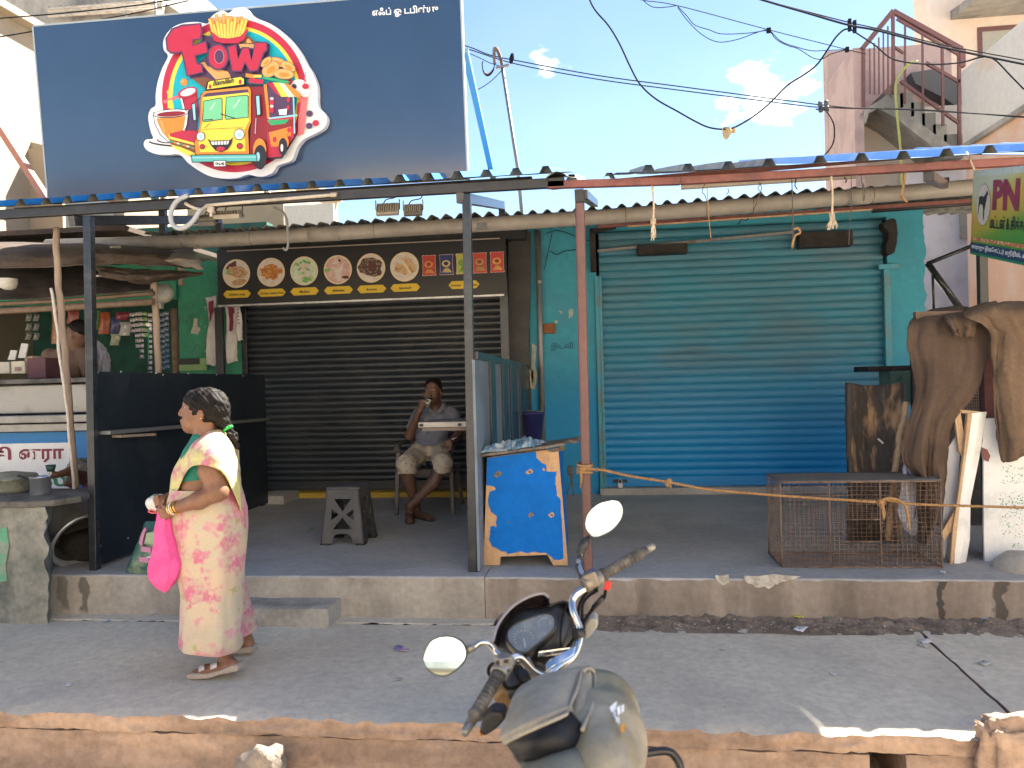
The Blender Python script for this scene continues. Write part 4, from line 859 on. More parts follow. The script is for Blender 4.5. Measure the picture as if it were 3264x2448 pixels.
# ------------------------------------------------------------------ lamps and pipes on the awning
def flood(px,py,label,tilt,wd=.158,hh=.088,drop_px=None,mt=None):
    c_ = at(px,py,Y=YPOLE+.08); root = thing('floodlight',label,'floodlight',c_-V(0,0,hh/2),'floodlights hanging from the awning beam')
    rm = Matrix.Rotation(tilt,3,'X')
    m = MB(); m.box(c_,(wd,.030,hh),rm); m.box(c_+rm @ V(0,-.0165,0),(wd*.62,.003,hh*.6),rm)
    m.build('lamp_body',mt or mat('floodlight_alu',(.30,.27,.215),.55,metal=.2,var=.12),root,bevel=.004)
    for k in range(9):
        m = MB(); m.box(c_+rm @ V(-wd*.42+wd*.84*k/8,-.028,.0),(.004,.026,hh*.74),rm); m.build('fin',mat('fin_metal',(.24,.215,.17),.6) if k == 0 else BM['fin_metal'],root)
    m = MB()
    for s_ in (-1,1):
        x = c_.x+s_*(wd/2+.006); m.tube([(x,c_.y,c_.z),(x,c_.y,c_.z+hh*.8),(x-.004*s_,c_.y,ZB-.01)],.0035,6)
    m.tube([(c_.x-wd/2-.006,c_.y,c_.z),(c_.x+wd/2+.006,c_.y,c_.z)],.004,6)
    m.build('hanging_bracket',M['black_paint'],root)
    m = MB(); m.tube(crom([c_+V(-.03,0,hh/2),c_+V(-.01,.01,hh/2+.03),c_+V(.05,.02,hh/2+.045),c_+V(.07,.02,hh/2+.09)]),.004,6); m.build('lamp_cable',M['cable'],root)
flood(1236,668,'silver floodlight with a finned back, left of the pair under the awning',-.35,.155,.082)
flood(1317,670,'dark floodlight with a finned back, right of the pair under the awning',-.25,.125,.076,mt=mat('floodlight_dark',(.10,.09,.075),.55))
flood(730,690,'flat silver floodlight seen edge on beside the grey hose ring',-1.35,.19,.09)
flood(665,706,'dark sooty floodlight hanging next to the grey hose ring',-1.0,.12,.09,mt=BM['floodlight_dark'])
m = MB(); pts = [at(x,y,Y=YPOLE-.06) for x,y in ((590,648),(612,660),(640,668),(662,657),(690,652),(1064,621))]; m.tube(crom(pts,4),.012,10); cp = m.build('conduit_pipe',M['pvc_cream']); tag(cp,'cream plastic conduit pipe fixed along the black awning beam','pipe')
a = at(672,668,Y=YPOLE-.06); m = MB(); m.span(a-V(.02,.015,.02),a+V(.02,.015,.02)); m.tube([a,a-V(0,0,.05)],.011,8); m.build('tee_joint',M['pvc_cream'],cp,bevel=.004)
m = MB(); m.lathe([(.016,-.02),(.016,.02)],at(1064,621,Y=YPOLE-.06),10,axis=(1,0,0)); m.build('end_cap',M['pvc_cream'],cp)
pts = [at(x,y,Y=YPOLE-.10) for x,y in ((600,622),(565,640),(546,672),(546,706),(562,725),(585,727),(612,708),(630,682),(640,664))]
m = MB(); m.tube(crom(pts,5),.0165,12); tag(m.build('hose_ring',M['pvc_grey']),'curved grey hose looping below the awning edge left of the floodlights','hose')
pts = [at(x,y,Y=6.95) for x,y in ((872,662),(900,675),(914,700),(917,740),(918,780),(912,797),(902,790))]
m = MB(); m.tube(crom(pts,5),.011,10); tag(m.build('drain_hose',M['pvc_grey']),'thin grey hose hooked over the gutter pipe above the menu board','hose')
for lb_,pts_ in zip(('short black wire curling just left of the conduit tee','black wire dangling right of the conduit tee','longer black wire slanting inside the grey hose ring'),(((660,675),(672,690),(660,700),(668,712)),((690,672),(684,690),(692,706),(700,690)),((600,640),(640,690),(655,700),(664,690)))):
    m = MB(); m.tube(crom([at(x,y,Y=YPOLE+.05) for x,y in pts_],5),.003,5); tag(m.build('lamp_wire',M['cable']),lb_,'wire','lamp wires under the awning')
# ------------------------------------------------------------------ houses behind
def interp(xs,x):
    for (a,va),(b_,vb) in zip(xs,xs[1:]):
        if x <= b_: return va+(vb-va)*(x-a)/(b_-a)
    return xs[-1][1]
XA = -8.0
pa,pb = at(0,30,X=XA),at(1075,640,X=XA)
ha = thing('cream_house','sunlit cream side wall of a two storey house left of the signboard','house',(XA-3,15,-.3))
m = MB()
def wl(u,v):
    y = 5.5+(pb.y-5.5)*u; zt = pa.z+(pb.z-pa.z)*(y-pa.y)/(pb.y-pa.y); return V(XA+.02*fbm((y*.7,v*4,3)),y,-.3+(zt+.3)*v)
m.grid(wl,40,20); m.grid(lambda u,v: V(XA-6*u,wl(0 if v < .5 else 1,1).y,wl(0,1).z*1.0),1,1)
m.span((XA-6,5.5,-.3),(XA-.2,pb.y,pa.z-.25)); m.build('wall',M['cream_wall'],ha)
m = MB(); m.beam((XA+.03,5.5,wl(0,1).z),(XA+.03,pb.y,wl(1,1).z),.30,.10); m.build('parapet',M['cream_wall'],ha)
c_ = at(112,480,X=XA); a = at(96,455,X=XA); b_ = at(160,480,X=XA)
m = MB(); yy = at(98,470,X=XA).y; z_ = at(98,452,X=XA).z
m.hexa([(XA,yy,z_-.10),(XA+.62,yy,z_-.26),(XA+.62,yy+2.4,z_-.26),(XA,yy+2.4,z_-.10),(XA,yy,z_),(XA+.62,yy,z_-.18),(XA+.62,yy+2.4,z_-.18),(XA,yy+2.4,z_)]); m.span((XA,yy-.06,z_-1.6),(XA+.5,yy,z_-.12)); m.build('window_shade',M['cream_wall'],ha)
m = MB(); m.span((XA-.02,yy+.5,z_-1.65),(XA+.03,yy+1.9,z_-.4)); wf = m.build('window',mat('window_frame_brown',(.22,.12,.08),.6),ha)
m = MB(); m.span((XA+.031,yy+.58,z_-1.58),(XA+.036,yy+1.82,z_-.48)); m.build('pane',mat('dusty_pane',(.35,.34,.30),.2),wf)
for y0 in (9.0,13.5):
    m = MB(); m.tube([(XA+.06,y0+4.6,.2),(XA+.06,y0+4.6,pa.z-.1)],.05,8); m.build('drain_pipe',M['pvc_cream'],ha)
yb = 24.0
hb = thing('grey_house','tall stained grey concrete house with pipe railings behind the cream house','house',(-14,yb+3,-.3))
xr_ = at(497,30,Y=yb).x
m = MB(); m.span((-26,yb,-.3),(xr_,yb+7,at(300,-140,Y=yb).z)); m.build('wall',M['grey_conc'],hb)
for py in (28,36,45,52):
    p,q = at(155,py,Y=yb-.3),at(520,py-24,Y=yb-.3); m = MB(); m.tube([p,q],.05,8); m.build('railing_pipe',M['pvc_cream'],hb)
for px in (158,195,305,420,505):
    p = at(px,56-(px-155)*.066,Y=yb-.3); m = MB(); m.tube([p,p+V(0,0,.36)],.04,8); m.build('railing_post',M['pvc_cream'],hb)
m = MB(); p = at(403,40,Y=yb-.4); m.tube([p,p+V(0,0,-1.5)],.05,8); m.tube([p+V(-.12,0,0),p+V(.12,0,0)],.05,8); m.build('drain_pipe',M['pvc_cream'],hb)
m = MB(); q = [at(x,y,Y=yb+.6) for x,y in ((470,-8),(500,-8),(575,42),(575,130),(470,130))]; m.prism(q,(0,5,0)); m.build('stair_head',M['cream_wall'],hb)
m = MB(); p = at(497,60,Y=yb-.6); m.tube([p+V(0,0,-2),p+V(0,0,2)],.03,6); m.build('mast',M['galv'],hb)
# low house seen between the roofs
hc = thing('low_house','low cream house with a riveted sheet wall seen between the two shop roofs','house',(-5.5,14,-.3))
m = MB(); m.span((-7.2,13,-.3),(at(905,700,Y=13).x,17,at(900,640,Y=13).z)); m.build('wall',M['cream_wall'],hc)
m = MB(); p,q = at(905,650,Y=12.9),at(1062,640,Y=12.9); m.span((p.x,12.9,-.2),(q.x,12.95,at(980,652,Y=12.9).z)); m.build('sheet_wall',mat('white_sheet',(.60,.55,.50),.6),hc)
# right: peach house, stair block, pale house
yd = 17.0
hd = thing('peach_house','tall peach house with a wide grey window shade at the upper right','house',(10,yd+3,-.3))
xl_ = at(2962,100,Y=yd).x
m = MB(); m.span((xl_,yd,-.3),(19,yd+.8,at(3100,-230,Y=yd).z)); m.build('wall',M['peach_wall'],hd)
q = [at(x,y,Y=yd-.02) for x,y in ((3075,-40),(3232,-40),(3170,132),(3032,78))]
p1,p2 = at(3032,78,Y=yd-.02),at(3165,60,Y=yd-.02)
m = MB(); m.hexa([V(p1.x,yd-1.3,p1.z),V(p1.x+2.3,yd-1.3,p1.z),V(p1.x+2.3,yd-.002,p1.z+.1),V(p1.x,yd-.002,p1.z+.1),V(p1.x,yd-1.3,p1.z+.10),V(p1.x+2.3,yd-1.3,p1.z+.10),V(p1.x+2.3,yd-.002,p1.z+.28),V(p1.x,yd-.002,p1.z+.28)]); m.build('window_shade',M['grey_conc'],hd)
m = MB(); m.span((p1.x+.5,yd-.03,p1.z-1.7),(p1.x+1.8,yd+.02,p1.z-.1)); wd = m.build('window',M['rail_brown'],hd)
m = MB(); m.span((p1.x+.58,yd-.036,p1.z-1.62),(p1.x+1.72,yd-.031,p1.z-.2)); m.build('pane',BM['dusty_pane'],wd)
# stair block
ye = 14.6
he = thing('stair_block','weathered outside staircase with a brown pitched railing against the sky','staircase',(5.2,ye+1,-.3))
x0 = at(2722,300,Y=ye).x; xw = at(3068,300,Y=ye).x; ztp = at(2735,152,Y=ye).z
m = MB(); m.span((x0,ye+1.6,-.3),(at(2990,300,Y=ye).x+.9,ye+1.9,at(2850,148,Y=ye+1.6).z)); m.build('wall',mat('pinkish_wall',(.42,.31,.285),.9,col2=(.34,.25,.235),sc=2,var=.08),he)
m = MB(); m.span((x0,ye,-.3),(x0+.16,ye+1.62,ztp)); m.build('end_wall',BM['pinkish_wall'],he)
m = MB(); m.prism([at(x,y,Y=ye+1.58) for x,y in ((2885,250),(2950,240),(3062,300),(3062,380),(2990,330),(2900,285))],(0,-.3,0)); m.build('stair_void_shade',mat('painted_stair_shade',(.10,.10,.10),.9,var=.1),he)  # dark slab: the shade under the next flight put into the colour
m = MB(); m.span((x0+.162,ye+.9,-.3),(xw+1,ye+1.1,at(2800,350,Y=ye+.9).z)); m.build('recessed_wall',mat('buff_wall',(.50,.45,.39),.9,col2=(.44,.40,.36),sc=2,var=.05),he)
steps = [(2800,318),(2840,268),(2870,296),(2905,326),(2940,360),(2975,396),(3010,428),(3062,470)]
for i,((xa,ya),(xb,yb_)) in enumerate(zip(steps[1:],steps[2:])):
    p,q = at(xa,ya,Y=ye),at(xb,yb_,Y=ye); m = MB(); m.span((p.x,ye+.02,p.z-.42),(q.x+.05,ye+1.5,p.z)); m.build('stair_step',M['grey_conc'],he)
p = [at(x,y,Y=ye) for x,y in ((2738,372),(2752,350),(2800,322),(2830,300),(2868,345),(3055,482),(2990,482),(2850,372),(2800,345),(2770,360),(2760,395))]
m = MB(); m.prism(p,(0,1.5,0)); m.build('stair_soffit',M['grey_conc'],he)
def bar(a,b_,r_,nm='railing_bar',Y=ye-.05):
    m = MB(); m.beam(at(*a,Y=Y),at(*b_,Y=Y),r_,r_); return m.build(nm,M['rail_brown'],he)
bar((2748,156),(2846,36),.085,'hand_rail'); bar((2846,36),(3066,158),.075,'hand_rail'); bar((2858,60),(3058,176),.04,'hand_rail'); bar((3066,158),(3066,214),.09,'hand_rail')
for i in range(6):
    px = 2772+i*14.5; bar((px,158-(px-2748)*1.22+26),(px+1,300),.022,Y=ye-.03)
bar((2846,45),(2848,300),.05); bar((2885,72),(2884,330),.03); bar((2940,108),(2942,350),.03); bar((3003,142),(3006,400),.04); bar((3057,172),(3058,480),.05); bar((2752,160),(2752,340),.05)
bar((2870,258),(3055,392),.05,'lower_rail'); bar((2950,200),(3058,262),.05,'lower_rail'); bar((2850,150),(2880,170),.04,'lower_rail')
m = MB(); m.tube(crom([at(x,y,Y=ye-.2) for x,y in ((2925,196),(2899,203),(2870,235),(2855,275),(2860,371),(2872,500),(2874,640))],5),.022,8); m.build('green_hose',mat('yellow_green_hose',(.34,.36,.10),.5),he)
m = MB(); m.span((at(2930,700,Y=ye).x,ye+.6,-.3),(xw+2,ye+.85,at(2990,545,Y=ye+.6).z)); m.build('lower_wall',M['lilac_wall'],he)
m = MB(); p,q = at(3060,640,Y=ye+.55),at(3098,760,Y=ye+.55); m.span((p.x,ye+.55,q.z),(q.x,ye+.598,p.z)); m.build('window',M['grey_conc'],he)
# pale near house
hf = thing('pale_house','pale weathered house with a sloping view of its stained parapet at the right edge','house',(9,10,-.3))
XF = 6.0; p1,p2 = at(3264,60,X=XF),at(3066,214,X=XF)
zq = at(3264,335,X=XF).z
m = MB(); m.span((XF+.03,8.3,-.3),(14,p2.y,zq)); m.build('wall',mat('peach_side',(.56,.36,.26),.9,col2=(.58,.44,.35),sc=1.6,var=.06),hf)
m = MB(); m.span((XF,8.3,zq-.05),(14,p2.y+.03,p1.z)); m.build('parapet',M['pale_wall'],hf)
m = MB(); m.beam((XF-.02,8.3,zq-.06),(XF-.02,p2.y,zq-.06),.07,.08); m.build('ledge',M['grey_conc'],hf)
m = MB(); m.span((4.2,5.4,8.3),(7,7.55,12)); m.build('unseen_shade_block',M['pale_wall'],hf)  # unseen overhang added to shade the motorcycle
# houses on the other side of the street (light bounces off them)
for i,(xa,xb,hh,c_) in enumerate(((-16,-6.5,4.6,'grey_conc'),(-6.4,.5,4.4,'street_cream'),(.6,15,9.5,'street_cream'))):
    o = thing('street_house',('grey two storey house across the street','middle sized cream house across the street','tall cream house across the street')[i],'house',((xa+xb)/2,-10,-.3))
    m = MB(); m.span((xa,-13,-.3),(xb,-8,hh)); m.build('wall',M[c_],o)
    m = MB(); m.span((xa-.2,-8,2.4),(xb+.2,-7.6,2.5)); m.build('window_shade',M['grey_conc'],o)
    for k in range(2):
        x = xa+(xb-xa)*(.25+.5*k); m = MB(); m.span((x-.6,-8.02,-.28),(x+.6,-7.98,2.0)); m.build('door',M['rail_brown'],o)

# ------------------------------------------------------------------ cables against the sky
def cable(pts,Y,r_,label,grp='overhead cables',nm='cable',parent=None,n=5,mt=None):
    m = MB(); m.tube(crom([at(x,y,Y=Y) for x,y in pts],n),r_,5); o = m.build(nm,mt or M['cable'],parent)
    if parent is None: tag(o,label,'cable',grp)
    return o
KY = 9.2
cable([(1300,100),(1480,145),(1560,175),(1640,192),(1900,240),(2160,275),(2580,330),(2625,335),(2720,345),(2900,350),(3264,372)],KY,.007,'upper of the twin cables running from the sign to the staircase')
cable([(1300,108),(1480,153),(1640,203),(1900,252),(2160,287),(2540,335),(2620,342),(2720,346)],KY+.1,.007,'lower of the twin cables running from the sign to the staircase')
cable([(1862,-60),(1880,0),(1900,36),(1940,82),(1975,140),(2010,215),(2040,268),(2090,315),(2160,355),(2215,386),(2260,406),(2310,412),(2345,404),(2400,372),(2450,332),(2510,272),(2560,240),(2605,205),(2640,155),(2665,118),(2690,95),(2708,92)],KY-1,.009,'black cable hanging in a deep loop in the middle of the sky')
cable([(2370,-20),(2430,0),(2560,38),(2705,80),(2800,98),(3000,150),(3264,205)],KY-1.1,.011,'thick twisted cable from the top of the sky past the pitched railing')
cable([(2430,0),(2560,34),(2705,71),(2800,92),(3000,142),(3264,192)],KY-1.0,.006,'thin cable just above the thick twisted cable')
cable([(2020,-10),(2055,2),(2160,18),(2450,95),(2700,158),(2760,172)],KY+2,.006,'straight thin cable carrying the small slack loops')
cable([(2040,-10),(2065,14),(2090,24),(2130,22),(2155,18)],KY+2,.006,'slack cable loop at the very top of the sky')
cable([(2160,20),(2190,52),(2215,80),(2260,95),(2300,108),(2380,106),(2450,96)],KY+2,.006,'upper slack cable loop left of the black clip')
cable([(2160,24),(2195,70),(2240,112),(2290,134),(2350,126),(2400,108),(2440,95)],KY+2.02,.006,'lower slack cable loop left of the black clip')
cable([(2455,98),(2490,132),(2540,150),(2590,162),(2650,160),(2700,158)],KY+2,.006,'upper slack cable loop right of the black clip')
cable([(2455,100),(2475,126),(2510,145),(2545,156),(2590,184),(2620,188),(2650,172),(2700,158)],KY+2.02,.006,'lower slack cable loop right of the black clip')
cable([(2622,342),(2645,370),(2659,405),(2657,450),(2640,482),(2612,505),(2585,522),(2570,530)],KY,.008,'cable end curling down in a half ring above the pale roof')
cable([(2600,348),(2640,352)],KY-.05,.008,'short cross bar under the ceramic insulators'); cable([(2515,508),(2535,522),(2560,528),(2580,525)],KY,.005,'fine loose cable end just above the maroon beam')
cable([(2708,92),(2740,112),(2790,145),(2850,190),(2960,205),(3060,200),(3130,182),(3170,190),(3220,240),(3264,285)],KY-1,.008,'cable that rises and falls over the stained parapet'); cable([(2820,345),(2990,352),(3140,365),(3264,375)],KY+.4,.005,'thin cable crossing the pale house')
cable([(-20,60),(180,44),(420,19),(560,-4)],7.5,.007,'upper cable crossing the cream house at the top left'); cable([(-20,121),(105,100)],7.5,.007,'lower cable ending at the signboard at the top left'); cable([(320,62),(440,40),(600,2)],7.5,.006,'cable rising to the right behind the top edge of the signboard')
for px,py in ((2708,80),(2724,85)):
    c_ = at(px,py,Y=KY-1.05); m = MB(); m.span(c_-V(.015,.02,.06),c_+V(.015,.02,.06)); o = m.build('cable_clip',M['cable'],bevel=.005); tag(o,('left' if px < 2715 else 'right')+' one of two black clips gripping the thick twisted cable','clip','clips on the thick cable')
c_ = at(2450,97,Y=KY+2); m = MB(); m.box(c_,(.06,.05,.07)); tag(m.build('cable_clip',M['cable'],bevel=.01),'small black clip between the slack cable loops','clip')
c_ = at(2700,158,Y=KY+2); m = MB(); m.box(c_,(.05,.05,.07)); tag(m.build('cable_clip',M['cable'],bevel=.01),'small black clip at the end of the slack cable loops','clip')
c_ = at(2625,340,Y=KY-.04); root = thing('cable_insulator','cluster of small insulators where the twin cables meet','insulator',c_)
for dx,dz in ((-.035,.03),(.03,.035),(-.03,-.03),(.035,-.025)):
    m = MB(); m.lathe([(0,-.03),(.02,-.03),(.028,-.01),(.018,0),(.028,.01),(.02,.03),(0,.03)],c_+V(dx,0,dz),10); m.build('insulator',M['alu_dull'],root)
c_ = at(2322,413,Y=KY-1.02); m = MB(); m.grid(lambda u,v: c_+V(-.06+.13*u,.03*sin(u*9),.02-.11*v*(1-abs(u-.4))+.02*sin(u*7+v*3)),6,4); tag(m.build('paper_scrap',mat('tan_paper',(.55,.38,.18),.8),solid=.002),'tan scrap of paper caught on the hanging cable loop','scrap')
# service pipe with its cable bundle
sv = thing('service_mast','thin metal service pipe with a hooked cable bundle at its top, right of the sign','mast',at(1666,690,Y=KY))
m = MB(); m.tube([at(1668,740,Y=KY),at(1652,547,Y=KY),at(1601,214,Y=KY)],.021,10); m.build('pipe',M['galv'],sv)
m = MB(); m.tube(crom([at(x,y,Y=KY) for x,y in ((1602,216),(1598,195),(1590,170),(1581,154),(1575,160),(1576,190),(1578,203))],5),[.02]*30+[.018],8); m.build('weather_hood',M['rust'],sv)
for k in range(3):
    m = MB(); m.tube(crom([at(x,y,Y=KY-.03*k) for x,y in ((1577,200),(1572,220+k*3),(1556,236+k*3),(1542,228+k*2),(1537,205),(1540,195))],5),.006,6); m.build('lead',(mat('red_lead',(.30,.08,.06),.6) if k == 0 else M['cable']),sv)
c_ = at(1602,212,Y=KY-.02); m = MB(); m.box(c_,(.16,.03,.025),Matrix.Rotation(-.15,3,'Y')); m.build('cross_arm',M['galv'],sv)
cable([(1485,165),(1540,190),(1560,200),(1600,213)],KY,.005,'thin stay running to the service pipe from behind the sign'); cable([(1515,290),(1550,270),(1580,245),(1605,218)],KY,.005,'thin stay running down left from the service pipe'); 
c_ = at(1631,186,Y=KY-.03); m = MB(); m.lathe([(0,-.07),(.02,-.05),(.03,0),(.02,.05),(0,.07)],c_,8,axis=(.2,0,1)); tag(m.build('cable_insulator',M['cable']),'single dark insulator on the twin cables beside the service pipe','insulator')
# ------------------------------------------------------------------ soft sheets
def drape(name,rows,mt,parent=None,nu=28,nv=36,fold=.02,fu=9.0,thick=.006,seed=0.0,edge=.012,origin=None):
    """cloth through rows of (px, py, Y) from top to bottom, each row left to right"""
    P_ = [[at(x,y,Y=Y) for x,y,Y in r] for r in rows]
    rs = [crom(r,8) for r in P_]
    def samp(l_,t):
        k = t*(len(l_)-1); i = min(int(k),len(l_)-2); return l_[i].lerp(l_[i+1],k-i)
    cache = {}
    def fn(u,v):
        if u not in cache:
            cache[u] = crom([samp(r,u) for r in rs],8)
        p = samp(cache[u],v)
        f = fold*(sin(u*fu+seed+2.2*fbm((u*2,v*1.5,seed)))*(.35+.65*v)+1.1*fbm((u*5,v*2.2,seed+4)))
        e = edge*fbm((v*9,seed,u*9))
        return p+V(e,f,e*.7)
    m = MB(); m.grid(fn,nu,nv); return m.build(name,mt,parent,solid=thick,origin=origin)
def box_px(name,x0,x1,y0,y1,Y,d,mt,parent=None,bevel=.004):
    p,q = at(x0,y0,Y=Y),at(x1,y1,Y=Y); m = MB(); m.span((p.x,Y,q.z),(q.x,Y+d,p.z)); return m.build(name,mt,parent,bevel=bevel)

# ------------------------------------------------------------------ tea stall at the left
YC = 5.95
tc_ = thing('tea_counter','steel fronted tea counter with a blue and white painted board at the left edge','counter',at(140,1590,Y=YC))
xa,xb = at(-140,1300,Y=YC).x,at(300,1300,Y=YC).x
Z = lambda y,Y=YC: at(140,y,Y=Y).z
m = MB(); m.span((xa,YC,Z(1318)),(xb,YC+.8,Z(1226))); m.build('steel_front',M['steel'],tc_,bevel=.01)
m = MB(); m.span((xa,YC-.06,Z(1222)),(xb,YC+.85,Z(1207))); m.build('counter_top',M['alu_dull'],tc_,bevel=.006)
m = MB(); m.span((xa,YC-.10,Z(1346)),(xb,YC+.5,Z(1322))); m.build('ledge',M['steel'],tc_,bevel=.006)
m = MB(); m.span((xa,YC-.06,Z(1374)),(xb,YC+.5,Z(1350))); m.build('ledge',M['steel'],tc_,bevel=.004)
m = MB(); m.span((xa,YC-.005,ZP),(xb,YC+.03,Z(1377))); bd = m.build('blue_board',mat('board_blue',(.012,.16,.42),.55,var=.06),tc_)
wx1 = at(222,1400,Y=YC).x
m = MB(); m.span((xa,YC-.009,ZP+.05),(wx1,YC-.0055,Z(1412))); m.build('white_panel',M['white_board'],bd)
bd_t = MB(); o = at(62,1476,Y=YC-.009); put_text(bd_t,'னரா',.2,o,(1,0,0),(0,0,1),width=at(208,1476,Y=YC).x-o.x,height=.115,lift=.003,offset=.006)
o = at(-38,1482,Y=YC-.009); put_text(bd_t,'தி',.2,o,(1,0,0),(0,0,1),width=at(40,1476,Y=YC).x-o.x,height=.15,lift=.003,offset=.006); bd_t.build('lettering',M['maroon_ink'],bd)
m = MB(); o = at(6,1552,Y=YC-.009); put_text(m,'பால்',.2,o,(1,0,0),(0,0,1),width=at(218,1550,Y=YC).x-o.x,height=.115,lift=.003,offset=.006); m.build('lettering',M['green_ink'],bd)
# goods on the counter
for i,(x0,x1,y0,y1,lb,c_) in enumerate(((-30,30,1155,1190,'low pale box at the left edge of the tea counter',(.45,.43,.37)),(35,79,1152,1190,'pale cardboard box with a brown mark on the tea counter',(.52,.48,.38)),(86,146,1142,1205,'dark maroon box on the tea counter beside the vendor',(.10,.04,.05)),(78,104,1135,1160,'small beige packet behind the dark maroon box',(.42,.34,.26)))):
    o = box_px('box',x0,x1,y0,y1,6.25+.1*(i == 3),.2,mat('carton_%s' % lb.split()[1],c_,.7,var=.1)); tag(o,lb,'box')
    if i == 1:
        p,q = at(46,1170,Y=6.246),at(68,1183,Y=6.246); m = MB(); m.span((p.x,6.245,q.z),(q.x,6.249,p.z)); m.build('printed_mark',M['wood_pole'],o)
for a,lb in ((((24,1147),(47,1147),(54,1117),(34,1116)),'short white card stand on the tea counter'),(((57,1141),(80,1141),(90,1096),(68,1094)),'tall white card stand on the tea counter')):
    m = MB(); m.prism([at(x,y,Y=6.3) for x,y in a],(0,.012,0)); o = m.build('card_stand',mat('card_'+lb.split()[0],(.42,.43,.41),.5,var=.05)); tag(o,lb,'card')
def bag(px,py,wpx,hpx,Y,c_,lb,grp,nm='packet',c2=None):
    a = at(px-wpx/2,py-hpx/2,Y=Y); b_ = at(px+wpx/2,py+hpx/2,Y=Y); w_,h_ = b_.x-a.x,a.z-b_.z; m = MB()
    def fn(u,v): t = sin(PI*u)*sin(PI*min(1,max(0,v)))**.6; return V(a.x+w_*u+.01*sin(v*5),Y-.03*t+.004*fbm((u*5,v*5,px)),a.z-h_*v)
    m.grid(fn,6,8); m.grid(lambda u,v: fn(u,v)+V(0,.012+.05*sin(PI*u)*sin(PI*v),0),6,8)
    k_ = 'packet_%d_%d' % (int(c_[0]*100),int(c_[2]*100)); mt = BM.get(k_) or mat(k_,c_,.35,col2=c2 or tuple(min(1,x*2+.05) for x in c_),sc=16,lo=.55,hi=.7,var=.1)
    o = m.build(nm,mt); tag(o,lb,'packet',grp); return o
G1 = 'packets hanging in the tea shop'
for px,py,w_,h_,c_,lb in ((332,1030,34,68,(.30,.07,.03),'orange red snack bag hanging in the tea shop'),(366,1036,30,46,(.06,.06,.16),'blue packet hanging under a row of red packets'),(366,1082,28,36,(.34,.36,.28),'pale packet hanging lowest in the tea shop'),(398,1048,34,42,(.36,.37,.36),'white square packet hanging in the tea shop'),(388,1008,40,24,(.22,.03,.05),'red packet above the white square packet'),(314,1020,10,60,(.10,.22,.05),'narrow green packet next to the black post'),(232,1010,36,40,(.20,.05,.04),'red packet behind the wooden poles'),(180,1040,34,110,(.22,.10,.04),'long brown snack bag left of the wooden poles')):
    bag(px,py,w_,h_,7.4,c_,lb,G1)
def strip(px0,py0,px1,n,Y,mt,lb,wd=16):
    root = thing('sachet_strip',lb,'sachets',at(px0,py0+n*17,Y=Y),'sachet strips hanging in the tea shop'); first = None
    for k in range(n):
        c_ = at(px0+(px1-px0)*k/n,py0+17*k+8,Y=Y); w_,h_ = wd/FPX*Y*1.0,.036
        m = MB(); m.grid(lambda u,v: c_+V(-w_/2+w_*u,-.010*sin(PI*u)*sin(PI*v),h_/2-h_*v),3,3); m.build('sachet',mt,root)
sg1 = mat('grey_sachet',(.34,.33,.33),.3,metal=.3,col2=(.14,.10,.14),sc=55,lo=.5,hi=.6); sg2 = mat('green_sachet',(.10,.22,.06),.3,col2=(.40,.42,.30),sc=55,lo=.5,hi=.6); sg3 = mat('blue_sachet',(.04,.07,.13),.3,col2=(.25,.25,.27),sc=55,lo=.5,hi=.62)
for i,(a,b_,c_,n,mt,lb) in enumerate(((420,995,424,4,sg1,'leftmost silver sachet strip in the tea shop'),(433,993,440,7,sg1,'second silver sachet strip in the tea shop'),(447,992,453,9,sg1,'third silver sachet strip in the tea shop'),(462,992,464,5,sg2,'green sachet strip next to the third wooden pole'),(478,995,478,14,sg1,'long silver sachet strip behind the third wooden pole'),(516,995,520,11,sg3,'dark blue sachet strip right of the third wooden pole'),(530,990,534,11,sg3,'dark sachet strip beside the brown post'))):
    strip(a,b_,c_,n,7.2,mt,lb)
for r in range(3):
    for k in range(2): bag(91+k*24,1012+r*30,18,22,7.9,(.16,.17,.15),'dim grey packet in the %s row, %s column of the dark rack' % (('top','middle','bottom')[r],('left','right')[k]),'rack packets in the tea shop')
# sticks, beams and sheets of the stall
def pole(name,pts,Y0,r_,mt,lb,cat='pole',grp=None):
    P_ = [at(x,y,Y=Y0) for x,y in pts]; P_ = crom(P_,6); n = len(P_)
    m = MB(); m.tube([p+V(.006*fbm((i*.4,1,r_*99)),.006*fbm((i*.4,7,r_*99)),0) for i,p in enumerate(P_)],[r_*(1+.12*fbm((i*.5,3,r_*77))) for i in range(n)],12); o = m.build(name,mt); return tag(o,lb,cat,grp)
pole('wooden_pole',[(180,725),(182,850),(196,1000),(212,1180),(228,1400),(245,1585)],5.42,.0235,M['wood_pole'],'thick pale wooden pole in front of the tea counter',grp='wooden poles of the tea stall')
pole('wooden_pole',[(163,918),(176,1000),(190,1140),(206,1240),(222,1400),(240,1590)],5.36,.0105,mat('pale_stick',(.50,.46,.42),.8,var=.15),'thin whitish stick tied beside the thick pale pole',grp='wooden poles of the tea stall')
pole('wooden_pole',[(489,900),(497,1010),(505,1185),(515,1400)],6.6,.029,M['wood_pole'],'pale wooden pole standing behind the black partition',grp='wooden poles of the tea stall')
pole('wooden_pole',[(553,985),(560,1180),(566,1420)],8.2,.036,M['bamboo'],'short brown post at the edge of the green wall',grp='wooden poles of the tea stall')
pole('wooden_pole',[(575,850),(578,910)],8.0,.03,M['wood_pole'],'short pole end hanging below the tarpaulin bundle',grp='wooden poles of the tea stall')
pole('bamboo_beam',[(-60,972),(200,958),(490,935)],6.55,.020,M['bamboo'],'upper thin bamboo beam over the tea counter','beam','bamboo beams of the tea stall')
